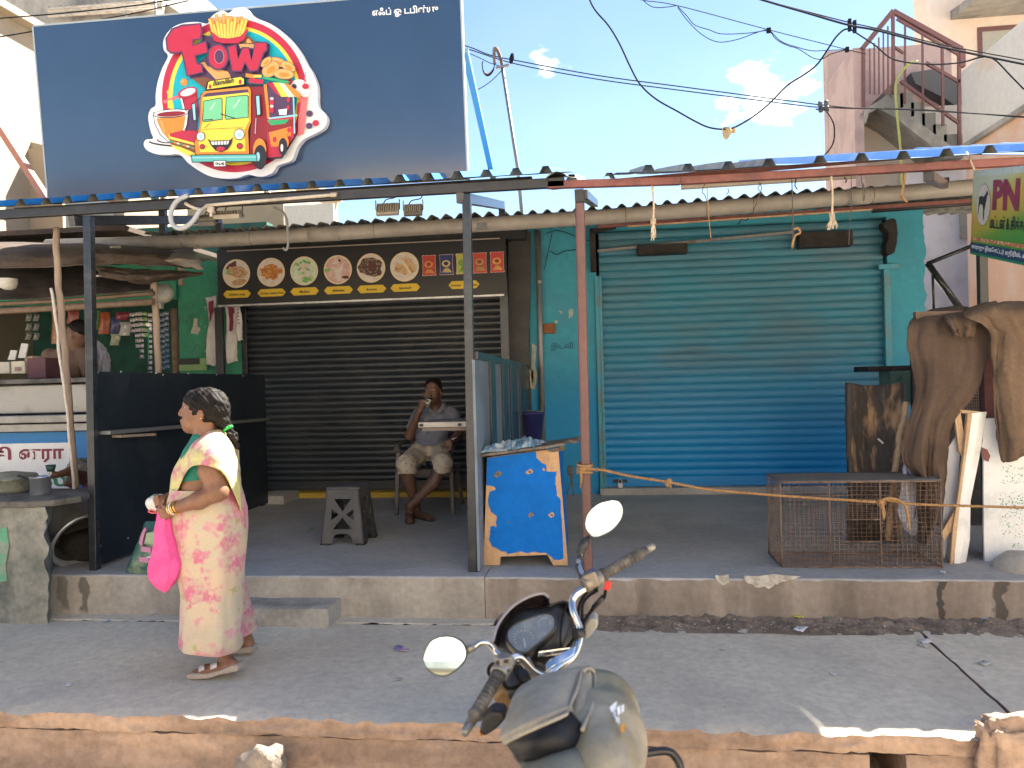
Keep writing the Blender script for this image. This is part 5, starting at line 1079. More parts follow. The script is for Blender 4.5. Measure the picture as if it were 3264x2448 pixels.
pole('bamboo_beam',[(-60,995),(200,980),(490,962)],6.5,.030,M['bamboo'],'lower thick bamboo beam over the tea counter','beam','bamboo beams of the tea stall')
th = thing('stall_canopy','sagging brown sheet canopy over the tea counter','canopy',at(200,960,Y=6.5))
drape('canopy_sheet',[[(-160,850,7.8),(120,846,7.8),(330,850,7.9),(480,872,7.8)],[(-160,905,7.0),(120,900,7.0),(330,895,7.0),(485,905,7.0)],[(-160,962,6.5),(120,952,6.48),(330,938,6.48),(492,925,6.5)]],M['thatch'],th,fold=.02,fu=40,seed=2)
drape('canopy_sheet',[[(-160,772,7.4),(200,770,7.4),(420,780,7.4),(600,800,7.4)],[(-160,800,6.4),(200,790,6.4),(420,800,6.4),(560,810,6.6)],[(-160,862,6.2),(200,850,6.2),(420,842,6.3),(640,858,6.6)]],M['thatch'],th,fold=.03,fu=30,seed=5)
drape('canopy_sheet',[[(300,850,6.5),(400,856,6.5),(520,862,6.6),(650,866,6.8)],[(320,880,6.4),(420,885,6.4),(520,880,6.5),(640,876,6.8)],[(400,890,6.5),(440,905,6.5),(500,900,6.6),(600,880,6.9)]],M['thatch'],th,fold=.03,fu=14,seed=8)
o = drape('tarpaulin',[[(440,822,6.9),(500,806,6.9),(560,795,6.9),(612,790,6.9)],[(400,838,6.5),(480,828,6.45),(560,822,6.45),(632,822,6.6)],[(470,850,6.6),(520,846,6.5),(580,848,6.5),(650,862,6.6)]],M['tarp'],fold=.02,fu=10,seed=3); tag(o,'folded grey tarpaulin lying on the brown canopy next to the menu board','tarpaulin')
for i,(px,py,w_,h_,lb) in enumerate(((330,810,26,36,'leftmost pale cloth pouch tucked under the gutter pipe'),(366,806,34,44,'largest pale cloth pouch tucked under the gutter pipe'),(388,818,20,18,'small white pouch beside the largest pouch'),(338,824,30,12,'flat white pouch below the leftmost pouch'))):
    bag(px,py,w_,h_,6.5,(.40,.37,.31) if i < 2 else (.55,.52,.46),lb,'pouches under the gutter pipe','pouch')
c_ = at(26,905,Y=6.3); m = MB(); m.lathe([(.075,.045),(.074,.0),(.06,-.035),(.03,-.05),(0,-.052)],c_,20); m.lathe([(.068,.045),(.05,-.02),(0,-.03)],c_,20); tag(m.build('hanging_bowl',mat('milky_plastic',(.50,.50,.46),.5)),'milky white bowl shaped lamp hanging at the left edge','bowl')
p = at(520,935,Y=7.0); m = MB(); m.lathe([(0,-.06),(.07,-.05),(.1,0),(.07,.05),(0,.06)],p,14,axis=(.3,-1,.2)); m.beam(p+V(-.05,0,-.02),p+V(-.06,0,-.14),.09,.05); tag(m.build('old_fan',mat('yellowed_plastic',(.40,.38,.30),.5,col2=(.30,.32,.36),sc=6)),'round yellowed plastic thing hung behind the third wooden pole','fan')
c_ = at(474,1035,Y=6.9); m = MB(); m.lathe([(0,-.02),(.02,-.012),(.024,0),(.018,.014),(0,.022)],c_,10); m.lathe([(0,-.02),(.017,-.01),(.019,0),(0,.018)],c_+V(.02,0,-.035),10); fl = m.build('white_flowers',M['paper']); tag(fl,'two white flowers on a green stem by the third wooden pole','flower')
m = MB(); m.tube(crom([c_,c_+V(-.01,0,-.2),c_+V(-.02,0,-.36)],4),.005,6); m.build('stem',M['green_ink'],fl)
o = drape('cloth',[[(306,1085,7.0),(316,1088,7.0),(326,1098,7.0)],[(300,1130,7.0),(330,1130,7.0),(346,1140,7.0)],[(300,1190,7.0),(330,1192,7.0),(348,1192,7.0)]],mat('grey_violet_cloth',(.22,.23,.28),.9,var=.06),fold=.015,fu=9); tag(o,'grey violet cloth hanging beside the black post in the tea shop','cloth')
# stove and vessels
sv_ = thing('stove_block','sooty concrete stove block with worn green paint at the left edge','stove',at(60,1955,Z=0))
zt = at(100,1610,Y=4.9).z
m = MB(); x0,x1 = -5.6,at(168,1750,Y=4.86).x
def sf(u,v): x = x0+(x1-x0)*u; z = zt*v; return V(x+.03*u**6*fbm((z*9,1,2)),4.80+.012*fbm((x*5,z*5,1))-.05*(1-v)*max(0,fbm((x*2,3,3))),z)
m.grid(sf,40,24); m.grid(lambda u,v: V(x1+(at(172,1750,Y=5.3).x-x1)*u+.03*fbm((v*5,1,2)),4.80+.5*u,zt*v),12,24); m.grid(lambda u,v: V(x0+(x1-.12-x0)*u,4.80+.5*v,zt),10,6); m.build('body',M['stove'],sv_)
m = MB(); xt = at(292,1610,Y=5.1).x; zt = at(100,1610,Y=4.9).z
xq = lambda px,Y: at(px,1600,Y=Y).x
pts = [(x0,4.78),(x1-.1,4.77),(x1+.04,4.83),(xq(258,5.0),5.0),(xq(288,5.15),5.15),(xq(284,5.4),5.4),(x0,5.45)]
m.prism([V(x,y,zt-.0) for x,y in pts],(0,0,.045)); m.build('top_slab',M['alu_dull'] if False else mat('sooty_slab',(.12,.115,.105),.85,col2=(.06,.055,.05),sc=6,var=.2,bump=.4),sv_,bevel=.012)
m = MB(); p = at(35,1790,Y=4.79); m.prism([at(x,y,Y=4.795) for x,y in ((-20,1690),(22,1680),(30,1740),(18,1800),(24,1850),(-20,1860))],(0,-.003,0)); m.build('green_paint',mat('worn_green',(.10,.30,.19),.8,col2=(.20,.26,.21),sc=7),sv_)
def potlike(name,c_,prof,axis,mt,lb,cat,inner=None):
    root = thing(name,lb,cat,c_); m = MB(); m.lathe(prof,c_,36,axis=axis); m.build('bowl',mt,root); return root
zt2 = zt+.04
c_ = at(130,1592,Y=5.1); c_.z = zt2
pn = thing('saucepan','small shiny steel saucepan with a handle on the stove slab','saucepan',c_)
m = MB(); rr_ = .068; m.lathe([(0,0),(rr_*.97,0),(rr_,.01),(rr_,.125),(rr_+.006,.13),(rr_-.004,.126),(rr_-.006,.012),(0,.01)],c_,32); m.build('bowl',mat('bright_steel',(.55,.57,.60),.25,metal=.9,var=.05),pn)
m = MB(); m.beam(c_+V(-rr_,0,.11),c_+V(-rr_-.12,.02,.135),.022,.012); m.build('handle',M['dark'],pn,bevel=.004)
c_ = at(30,1600,Y=5.25); c_.z = zt2
pt = thing('cooking_pot','wide greenish lidded cooking pot on the stove at the left edge','pot',c_)
m = MB(); m.lathe([(0,0),(.16,0),(.175,.03),(.175,.10),(.185,.105),(.17,.10)],c_,32); m.build('bowl',mat('greenish_alu',(.34,.36,.29),.45,metal=.5,col2=(.24,.26,.2),sc=8),pt)
m = MB(); m.lathe([(.19,.106),(.18,.125),(.05,.15),(0,.152)],c_,32); m.build('lid',mat('dull_lid',(.25,.25,.20),.5,metal=.4),pt)
c_ = at(250,1702,Y=5.36); ax = V(.80,-.42,-.50).normalized()
vs = thing('tilted_vessel','big round aluminium vessel tipped on its side beside the stove','vessel',V(c_.x,c_.y,ZP))
m = MB(); rb = .215; m.lathe([(0,-.24),(rb*.75,-.235),(rb*.96,-.19),(rb,-.12),(rb,.07),(rb+.018,.08),(rb+.018,.09),(rb-.01,.088),(rb-.012,-.10),(rb*.85,-.18),(0,-.21)],c_,44,axis=ax); m.build('bowl',M['alu'],vs)
m = MB(); m.lathe([(rb-.014,.05),(rb-.02,-.09),(rb*.83,-.175),(0,-.205)],c_,44,axis=ax); m.build('sooty_lining',M['alu_dull'],vs)
p = at(255,1790,Y=5.5); m = MB(); m.lathe([(0,-.02),(.16,-.02),(.2,.05),(.17,.16),(0,.2)],V(p.x+.02,5.55,ZP+.02),20); tag(m.build('soot_heap',mat('soot_rubble',(.03,.028,.026),.95,var=.3,bump=.8)),'dark heap of soot and ash under the tipped vessel','heap')

# ------------------------------------------------------------------ partitions of the snack shop
pp = thing('black_partition','black boarded side partition with screws and a grey ledge, left of the snack shop','partition',V(-3.45,6.4,ZP))
zt_a = at(315,1184,Y=5.2).z; XPL = at(304,1500,Y=5.2).x
def spx(px,py): return at(px,py,X=XPL+.011)
ybk = at(846,1400,X=XPL).y
m = MB(); m.hexa([(XPL-.012,5.2,ZP+.03),(XPL+.010,5.2,ZP+.03),(XPL+.010,ybk,ZP+.02),(XPL-.012,ybk,ZP+.02),(XPL-.012,5.2,zt_a),(XPL+.010,5.2,zt_a),(XPL+.010,ybk,zt_a-.02),(XPL-.012,ybk,zt_a-.02)]); m.build('panel',M['black_panel'],pp)
for px,py in ((310,1182),(385,1180),(497,1184),(600,1186),(690,1190),(775,1194),(308,1348),(312,1462),(320,1740),(408,1715),(770,1578),(520,1190)):
    p = spx(px,py); m = MB(); m.lathe([(0,.0),(.008,0),(.0065,.005),(0,.006)],p+V(-.001,0,-.012 if py < 1200 else 0),8,axis=(1,0,0)); m.build('screw',M['alu'],pp)
a,b_ = spx(312,1380),spx(832,1337)
m = MB(); m.beam(a+V(.05,0,0),b_+V(.05,0,0),.09,.028); m.build('ledge',mat('ledge_steel',(.20,.21,.22),.45,metal=.4,var=.12),pp,bevel=.003)
a,b_ = spx(355,1391),spx(470,1385); m = MB(); m.beam(a+V(.04,0,0),b_+V(.04,0,0),.07,.02); m.build('wood_cleat',M['wood_pole'],pp)
m = MB(); m.beam((XPL-.03,ybk-.06,ZP),(XPL-.03,ybk-.06,zt_a-.01),.045,.045,up=(0,1,0)); m.build('post',M['black_paint'],pp)
m = MB(); m.span((XPL-.1,ybk+.01,ZP-.01),(XPL+.18,YF-.17,ZP+.09)); m.build('masonry_foot',M['plat_top'],pp)
pr = thing('grey_partition','side partition of grey blue panels between dark battens, right of the snack shop','partition',V(-.9,6.7,ZP))
XPR = at(1522,1300,Y=5.25).x
def rpx(px,py): return at(px,py,X=XPR)
za,zb_ = rpx(1522,1134).z,rpx(1680,1172).z; ye_ = rpx(1684,1200).y
m = MB(); m.beam((XPR,5.2,za),(XPR,ye_,zb_),.045,.055); m.build('top_rail',M['black_gloss'],pr,bevel=.003)
ys_ = [rpx(px,1300).y for px in (1513,1556,1572,1596,1614,1622,1644,1652,1684)]
for i,(y0,y1) in enumerate(zip(ys_,ys_[1:])):
    m = MB()
    if i % 2 == 0: m.span((XPR-.01,y0,ZP+.01),(XPR+.008,y1,za-.03)); m.build('panel',M['grey_panel'],pr)
    else: m.span((XPR-.025,y0,ZP),(XPR+.026,y1,za-.028)); m.build('batten',M['black_gloss'],pr,bevel=.003)
p = at(1333,1362,Y=5.24); q = at(1478,1343,Y=5.24)
sh_ = MB(); sh_.span((p.x,5.24,q.z-.038),(XPR-.012,5.62,q.z)); o = sh_.build('serving_shelf',M['steel'],pr,bevel=.004)
m = MB(); m.span((p.x+.01,5.232,q.z-.030),(p.x+.035,5.2395,q.z-.012)); m.span((q.x-.04,5.232,q.z-.030),(q.x-.015,5.2395,q.z-.012)); m.build('rubber_plug',M['dark'],o)
m = MB(); m.span((p.x+.02,5.26,q.z-.062),(XPR-.012,5.3,q.z-.039)); m.build('shelf_bearer',mat('brown_bearer',(.12,.10,.085),.6),pr)
# ------------------------------------------------------------------ plastic stool
gp_ = mat('dark_grey_plastic',(.058,.060,.064),.55,col2=(.085,.086,.088),sc=5,var=.12,vs=30,bump=.05)
c_ = at(1092,1738,Z=ZP)
st = thing('plastic_stool','dark grey plastic stool with crossed side cut-outs in front of the black shutter','stool',V(c_.x,c_.y+.17,ZP))
hb_,ht_,hh_ = .178,.132,.455
def stool_side(k):
    m = MB(); rot = Matrix.Rotation(k*PI/2,3,'Z'); o = V(c_.x,c_.y+.17,ZP)
    def P3(u,v,d=0): w_ = hb_+(ht_-hb_)*v; return o+rot @ V(u*w_,-w_+d,.012+v*(hh_-.02))
    def piece(pts,th=.012):
        a = [m.bm.verts.new(P3(u,v,0)) for u,v in pts]; b_ = [m.bm.verts.new(P3(u,v,th)) for u,v in pts]
        m.bm.faces.new(a); m.bm.faces.new(b_[::-1]); n = len(pts)
        for i in range(n): m.bm.faces.new((a[i],b_[i],b_[(i+1) % n],a[(i+1) % n]))
    piece([(-1,0),(-.48,0),(-.42,.12),(-.30,.17),(0,.19),(0,.26),(-.46,.26),(-.58,.30),(-.60,.72),(-.50,.80),(0,.80),(0,1),(-1,1)])
    piece([(.48,0),(1,0),(1,1),(0,1),(0,.80),(.50,.80),(.60,.72),(.58,.30),(.46,.26),(0,.26),(0,.19),(.30,.17),(.42,.12)])
    piece([(-.60,.72),(-.60,.62),(-.17,.52),(-.60,.42),(-.58,.30),(-.46,.26),(0,.47),(.46,.26),(.58,.30),(.60,.42),(.17,.52),(.60,.62),(.60,.72),(.50,.80),(0,.575),(-.50,.80)],.010)
    return m.build('side_panel',gp_,st)
for k in range(4): stool_side(k)
m = MB(); o = V(c_.x,c_.y+.17,ZP); m.span(o+V(-ht_-.006,-ht_-.006,hh_-.03),o+V(ht_+.006,ht_+.006,hh_)); m.build('seat',gp_,st,bevel=.012)
for sx in (-1,1):
    for sy in (-1,1): m = MB(); p = o+V(sx*(hb_-.035),sy*(hb_-.035),0); m.span(p-V(.038,.038,0),p+V(.038,.038,.016)); m.build('foot',M['dark'],st,bevel=.004)
# ------------------------------------------------------------------ plastic armchair
cp_ = mat('grey_brown_plastic',(.115,.10,.10),.5,col2=(.09,.08,.08),sc=5,var=.08)
cc = at(1366,1632,Z=ZP); CH = V(cc.x,7.62,ZP)
ch = thing('plastic_armchair','grey brown plastic armchair the man sits in against the black shutter','chair',CH)
m = MB(); m.grid(lambda u,v: CH+V(-.235+.47*u,-.24+.46*v,.425-.035*sin(PI*v)*sin(PI*u)-.02*v),10,10); m.build('seat',cp_,ch,solid=.012)
m = MB(); m.span(CH+V(-.24,-.255,.36),CH+V(.24,-.238,.425)); m.build('front_apron',cp_,ch,bevel=.006)
def leg(p,q,nm,wa=.05,wb=.038):
    m = MB(); p,q = CH+V(*p),CH+V(*q); m.tube([p,p.lerp(q,.5),q],[wa*.62,(wa+wb)*.31,wb*.62],4); m.build(nm,cp_,ch,bevel=.006)
for s_ in (-1,1):
    leg((s_*.255,-.235,.62),(s_*.275,-.29,0),'leg'); leg((s_*.22,.22,.42),(s_*.25,.33,0),'leg')
    m = MB(); m.tube(crom([CH+V(s_*.26,-.27,.60),CH+V(s_*.275,-.20,.655),CH+V(s_*.28,.05,.665),CH+V(s_*.24,.25,.70)],5),.028,8,flat=.55); m.build('armrest',cp_,ch)
for k in range(5):
    x = -.17+.085*k; m = MB(); m.tube(crom([CH+V(x*.95,.20,.40),CH+V(x,.26,.62),CH+V(x*1.05,.34,.86)],4),.022,6,flat=.4); m.build('back_slat',cp_,ch)
m = MB(); m.tube(crom([CH+V(-.235,.24,.62),CH+V(-.22,.32,.84),CH+V(-.12,.36,.90),CH+V(.12,.36,.90),CH+V(.22,.32,.84),CH+V(.235,.24,.62)],5),.024,8); m.build('back_frame',cp_,ch)
# ------------------------------------------------------------------ blue painted counter box
YB = 5.32
c6 = lambda x,y: (1450+x/2.074,1050+y/2.074)
def bp(x,y,dy=0): return at(*c6(x,y),Y=YB)+V(0,dy,0)
cb = thing('blue_counter','small plywood counter with peeling bright blue paint beside the pink brown post','counter',V(-.58,YB+.2,ZP))
front = [(213,848),(683,786),(748,1568),(650,1574),(612,1490),(303,1502),(297,1582),(190,1580)]
fr_ = [bp(*p) for p in front]
for i in (2,3,6,7): fr_[i].z = max(fr_[i].z,ZP+.004)
m = MB(); m.prism(fr_,(0,.018,0)); m.build('front_board',M['ply'],cb)
blue = [(214,850),(380,828),(535,806),(540,850),(560,868),(575,885),(603,893),(606,938),(625,940),(672,940),(666,1000),(671,1060),(674,1096),(700,1130),(706,1250),(714,1400),(718,1505),(690,1526),(655,1524),(630,1496),(612,1488),(606,1476),(570,1476),(520,1470),(470,1478),(440,1468),(400,1474),(350,1486),(340,1468),(300,1462),(262,1438),(240,1430),(238,1412),(228,1398),(234,1350),(232,1302),(262,1300),(272,1312),(274,1262),(280,1238),(244,1210),(236,1190),(224,1166),(222,1110),(232,1072),(262,1064),(272,1050),(254,1036),(208,1030)]
jit = []
rr = Rnd(11)
for i,p in enumerate(blue):
    q = blue[(i+1) % len(blue)]; jit.append(p)
    if 6 < i < 46 and hypot(q[0]-p[0],q[1]-p[1]) > 18:
        for t in (.33,.66): jit.append((p[0]+(q[0]-p[0])*t+rr.uniform(-4,4),p[1]+(q[1]-p[1])*t+rr.uniform(-4,4)))
m = MB(); m.prism([bp(x,y,-.0025) for x,y in jit],(0,.002,0)); m.build('blue_paint',M['blue_ply'],cb)
for k,(cx,cy,rx,ry) in enumerate(((283,958,26,18),(493,940,24,16),(503,1226,18,16),(638,1226,22,16),(352,1271,7,6),(587,925,8,10))):
    q = [bp(cx+x,cy+y,-.0045) for x,y in blob((0,0),rx,ry,12,.25,-.4,k)]; m = MB(); m.prism(q,(0,.0015,0)); f_ = m.build('paint_chip',M['ply'] if k % 2 else M['worn_top'],cb)
    if k < 4: q = [bp(cx+2+x,cy+1+y,-.0065) for x,y in blob((0,0),rx*.45,ry*.45,8,.25,.4,k)]; m = MB(); m.prism(q,(0,.0015,0)); m.build('screw_hole',M['alu_dull'],f_)
bk = .46
m = MB(); a,b_,c_,d = bp(684,790),bp(748,1568),bp(748,1350),bp(684,790)
m.hexa([b_+V(-.02,.019,.0),b_+V(-.001,.019,.0),b_+V(-.02,bk,.12),b_+V(-.04,bk,.12),a+V(-.02,.019,0),a+V(-.001,.019,0),a+V(-.001,bk,0),a+V(-.02,bk,0)]); m.build('side_board',M['blue_ply'],cb)
m = MB(); a,b_ = bp(214,850),bp(190,1580); b_.z = ZP
m.hexa([b_+V(.001,.019,0),b_+V(.02,.019,0),b_+V(.02,bk,.05),b_+V(.001,bk,.05),a+V(.001,.019,0),a+V(.02,.019,0),a+V(.02,bk,0),a+V(.001,bk,0)]); m.build('side_board',M['ply'],cb)
ta,tb = bp(140,842,-.06),bp(722,766,-.06); tcz = V(0,0,.010)
ra = ta+V(.04,.56,.0); rb2 = tb+V(.10,.56,.0)
m = MB(); N_ = 30
def topf(dz):
    def fn(u,v):
        p = ta.lerp(tb,u).lerp(ra.lerp(rb2,u),v); j = .012*fbm((u*9,v*9,3))*(1 if v in (0,1) or u in (0,1) else 0); return p+V(j,j,dz+.003*fbm((u*6,v*6,1))+.014*max(0,u-.85)/.15*sin(v*7))
    return fn
a_ = m.grid(topf(.0),N_,14); b2 = m.grid(topf(.016),N_,14)
for i in range(N_): m.bm.faces.new((a_[i][0],a_[i+1][0],b2[i+1][0],b2[i][0]))
for j in range(14): m.bm.faces.new((a_[N_][j],a_[N_][j+1],b2[N_][j+1],b2[N_][j]))
m.build('top_board',M['worn_top'],cb)
m = MB(); q = [bp(x,y,-.001) for x,y in ((600,800),(720,770),(728,800),(690,806),(640,812))]; m.prism(q,(0,.03,0)); m.build('torn_edge',M['worn_top'],cb)
# crumpled striped cloth on it
clm = mat('striped_cloth',(.40,.47,.50),.9,col2=(.10,.26,.38),sc=9,lo=.44,hi=.56,var=.15,vs=90,stretch=(6,.6,.6),bump=.2)
m = MB()
def cl(u,v):
    a = ta.lerp(tb,.05+.62*u).lerp(ra.lerp(rb2,.05+.62*u),.08+.62*v)
    edge_ = sin(PI*u)**.5*sin(PI*v)**.5
    return a+V(.03*fbm((u*4,v*4,9)),.04*fbm((u*4,v*4,2)),.020+edge_*(.025+.065*abs(fbm((u*5.5,v*4,4)))+.02*sin(u*17+4*fbm((u*3,v*3,1)))))
m.grid(cl,44,26); o = m.build('towel',clm,solid=.004); tag(o,'crumpled blue and white striped towel on the worn counter top','towel')
# bucket on a stand behind the counter, and the wire tool hanging beside it
p = at(1692,1392,Y=8.2); bz = p.z-.06
bkt = thing('bucket','dark blue plastic bucket by the wall pipe behind the blue counter','bucket',V(p.x,8.2,bz))
m = MB(); m.lathe([(0,0),(.105,0),(.148,.30),(.155,.30),(.155,.32),(.145,.32),(.10,.02),(0,.02)],(p.x,8.2,bz),28); m.build('body',mat('dark_blue_plastic',(.03,.035,.16),.45,var=.08),bkt)
m = MB(); m.tube([V(p.x+.15*cos(a),8.2-.02,bz+.31+.02*sin(a)) for a in np.linspace(0,PI,12)],.004,6); m.build('handle',M['galv'],bkt)
m = MB(); m.span((p.x-.15,8.05,ZP),(p.x+.15,8.35,bz-.001)); o = m.build('low_stand',M['bamboo'],bevel=.01); tag(o,'plain brown stand under the dark blue bucket','stand')
wr = thing('hanging_hook','dark bent wire hook hanging right of the blue counter','hook',at(1822,1590,Y=5.9))
m = MB(); m.tube(crom([at(x,y,Y=5.9) for x,y in ((1812,1490),(1822,1492),(1818,1510),(1824,1540),(1830,1580))],4),.006,6); m.tube(crom([at(x,y,Y=5.9) for x,y in ((1822,1492),(1826,1520),(1816,1550),(1808,1575))],4),.005,6); m.build('wire',M['string'],wr)
m = MB(); m.box(at(1818,1500,Y=5.9),(.045,.03,.07)); m.build('wire_knot',M['string'],wr,bevel=.01)
# ------------------------------------------------------------------ coir rope with knots
YRp = YPOLE-.045
pts = [at(1873,1494,Y=YRp),at(1930,1500,Y=YRp),at(2000,1516,Y=YRp),at(2131,1537,Y=YRp),at(2260,1560,Y=YRp),at(2400,1573,Y=YRp),at(2560,1585,Y=YRp),at(2700,1594,Y=YRp),at(2802,1600,Y=YRp),at(2830,1594,Y=YRp),at(2900,1606,Y=YRp),at(3060,1612,Y=YRp),at(3264,1618,Y=YRp+.06),at(3388,1622,Y=5.625)]
path = crom(pts,30)
def twist(path,r_,turns,mt,name,parent=None,label=None,cat=None):
    m = MB(); L_ = 0; acc = [0]
    for a,b_ in zip(path,path[1:]): L_ += (b_-a).length; acc.append(L_)
    for k in range(3):
        st_ = []
        for p,s_ in zip(path,acc):
            a = TAU*(s_*turns+k/3); st_.append(p+V(0,cos(a),sin(a))*r_*.5)
        m.tube(st_,r_*.62,6)
    rr = Rnd(2)
    for i in range(0,len(path)-1):
        for _ in range(2):
            p = path[i].lerp(path[i+1],rr.random()); d = V(rr.uniform(-1,1),rr.uniform(-1,1),rr.uniform(-1,1))*r_*rr.uniform(1.2,2.4); m.tube([p,p+d*.6,p+d+V(.004,0,-.002)],.0006,3,cap=False)
    return m.build(name,mt,parent)
rp = thing('coir_rope','brown coir rope tied round the pink brown post and stretched past the wire cage','rope',pts[0])
twist(path,.0085,22,M['rope'],'strand',rp)
def knot(px,py,r_,Y=None,nm='knot',tails=((-.02,-.10),(.03,-.08))):
    c_ = at(px,py,Y=Y or YRp); m = MB(); rr = Rnd(int(px))
    for k in range(5):
        a0 = rr.random()*3; tl = V(rr.uniform(-1,1),rr.uniform(-.6,.6),rr.uniform(-1,1)).normalized()
        u_ = tl.orthogonal().normalized(); w2 = tl.cross(u_)
        m.tube([c_+tl*(rr.uniform(-.3,.3)*r_)+(u_*cos(a)+w2*sin(a))*r_ for a in np.linspace(a0,a0+TAU,14)[:-1]],r_*.36,6,closed=True)
    for dx,dz in tails: m.tube(crom([c_,c_+V(dx*.5,-.012,dz*.4),c_+V(dx,-.01,dz)],4),[r_*.4]*8+[r_*.15],6)
    return m.build(nm,M['rope'],rp)
knot(2131,1537,.020,tails=((-.012,-.03),(.012,-.035))); knot(2808,1602,.020,tails=((.012,-.11),(.02,-.09)))
m = MB(); p = at(2836,1592,Y=YRp-.015); m.tube(crom([at(x,y,Y=YRp-.015) for x,y in ((2800,1600),(2835,1588),(2880,1604),(2893,1640),(2900,1690))],5),[.010]*18+[.006]*3,6); m.build('loose_end',M['rope'],rp)
for k in range(4):
    m = MB(); cx = at(1863.5,1480+k*9,Y=YPOLE); m.tube([V(cx.x+.046*cos(a),YPOLE+.046*sin(a),cx.z+.008*sin(a*1+k)) for a in np.linspace(0,TAU,20)[:-1]],.0095,6,closed=True); m.build('turn',M['rope'],rp)
m = MB(); p = at(1850,1500,Y=YPOLE-.05); m.tube(crom([p,p+V(.005,-.01,-.05),p+V(-.004,0,-.11)],5),[.009]*8+[.004]*3,6); m.build('loose_end',M['rope'],rp)
# ------------------------------------------------------------------ wire cage
YCg = 5.30
cx0,cx1 = at(2490,1700,Y=YCg).x,at(3001,1700,Y=YCg).x; cz1 = at(2745,1536,Y=YCg).z; cyb = at(2490,1513,Z=cz1).y; cz0 = ZP+.002
cg = thing('wire_cage','rusty wire mesh cage with a grey sheet top behind the rope','cage',V((cx0+cx1)/2,YCg+.3,ZP))
m = MB()
for a,b_ in (((cx0,YCg,cz0),(cx1,YCg,cz0)),((cx0,YCg,cz1),(cx1,YCg,cz1)),((cx0,YCg,cz0),(cx0,YCg,cz1)),((cx1,YCg,cz0),(cx1,YCg,cz1)),((cx0,cyb,cz0),(cx1,cyb,cz0)),((cx0,cyb,cz0),(cx0,cyb,cz1)),((cx1,cyb,cz0),(cx1,cyb,cz1)),((cx0,YCg,cz0),(cx0,cyb,cz0)),((cx1,YCg,cz0),(cx1,cyb,cz0)),((cx0,YCg,cz1),(cx0,cyb,cz1)),((cx1,YCg,cz1),(cx1,cyb,cz1)),((cx0,cyb,cz1),(cx1,cyb,cz1))): m.tube([a,b_],.006,6)
m.build('frame',M['rust'],cg)
m = MB(); m.grid(lambda u,v: V(cx0-.01+(cx1-cx0+.02)*u,YCg-.01+(cyb-YCg+.02)*v,cz1+.008+.004*fbm((u*5,v*5,1))),20,8); m.build('sheet_top',M['rust_sheet'],cg,solid=.003)
def mesh_panel(P0,U_,V_,nu,nv,nm,hole=None):
    m = MB(); P0,U_,V_ = Vector(P0),Vector(U_),Vector(V_); n_ = U_.cross(V_).normalized()
    for i in range(nu+1):
        u = i/nu; segs = [(0,1)]
        if hole and hole[0] < u < hole[1]: segs = [(0,hole[2]),(hole[3],1)]
        for a,b_ in segs:
            m.tube([P0+U_*(u+.003*sin(9*t+i))+V_*t+n_*.003*sin(t*11+i) for t in np.linspace(a,b_,7)],.0015,4,cap=False)
    for j in range(nv+1):
        v = j/nv; segs = [(0,1)]
        if hole and hole[2] < v < hole[3]: segs = [(0,hole[0]),(hole[1],1)]
        for a,b_ in segs: m.tube([P0+U_*t+V_*(v+.003*sin(9*t+j))+n_*.003*sin(t*13+j) for t in np.linspace(a,b_,9)],.0015,4,cap=False)
    return stuff(m.build(nm,M['rust'],cg))
W_,H_,D_ = cx1-cx0,cz1-cz0,cyb-YCg
mesh_panel((cx0,YCg,cz0),(W_,0,0),(0,0,H_),33,19,'wire_mesh',(.40,.62,.30,.56)); mesh_panel((cx0,cyb,cz0),(W_,0,0),(0,0,H_),33,19,'wire_mesh')
mesh_panel((cx0,YCg,cz0),(0,D_,0),(0,0,H_),14,19,'wire_mesh'); mesh_panel((cx1,YCg,cz0),(0,D_,0),(0,0,H_),14,19,'wire_mesh')
mesh_panel((cx0,YCg,cz0+.01),(W_,0,0),(0,D_,0),33,14,'wire_mesh')
m = MB()
for u in (.31,.625): m.tube([(cx0+W_*u,YCg-.004,cz0),(cx0+W_*u,YCg-.004,cz1)],.0045,6)
m.tube([(cx0+W_*.40,YCg-.004,cz0+H_*.56),(cx0+W_*.625,YCg-.004,cz0+H_*.56)],.004,6); m.tube([(cx0+W_*.40,YCg-.004,cz0+H_*.30),(cx0+W_*.625,YCg-.004,cz0+H_*.30)],.004,6); m.build('door_rods',M['rust'],cg)
# ------------------------------------------------------------------ timber, sacks and boards of the stall at the right
bl = thing('burnt_plank','blackened hollow log slab with bare brown patches leaning by the blue shutter','plank',at(2800,1700,Y=6.2))
c4 = lambda x,y,Y: at(2450+x/2.2125,1150+y/2.2125,Y=Y)
m = MB()
def lg_(th):
    def fn(u,v):
        xl = 586-18*v; xr = 992-70*v*v; top = 150+26*sin(PI*min(1,u*.9+.05)) if u < .96 else 160
        p = c4(xl+(xr-xl)*u,top+(1110-top)*v,6.05); p.z = p.z if v < 1 else ZP
        return p+V(.01*fbm((v*5,u*2,1)),.10*sin(PI*u)+.012*fbm((u*6,v*5,3))+th+.10*(1-v),0)
    return fn
m.grid(lg_(0),24,30); m.build('slab',M['burnt'],bl,solid=.04)
m = MB(); m.beam(c4(800,556,6.05)+V(0,.09,0),c4(838,590,6.05)+V(0,.09,0),.012,.012); m.build('white_chip',M['paper'],bl)
pole('wooden_stick',[(2890,1280),(2880,1340),(2868,1380),(2862,1440),(2848,1530),(2830,1720)],5.75,.020,M['wood'],'pale bent stick leaning between the burnt slab and the brown sack','stick')
o = box_px('shelf_plank',2765,2930,1168,1181,7.4,.4,M['dark']); tag(o,'thin black shelf plank beside the blue wall behind the burnt slab','shelf')
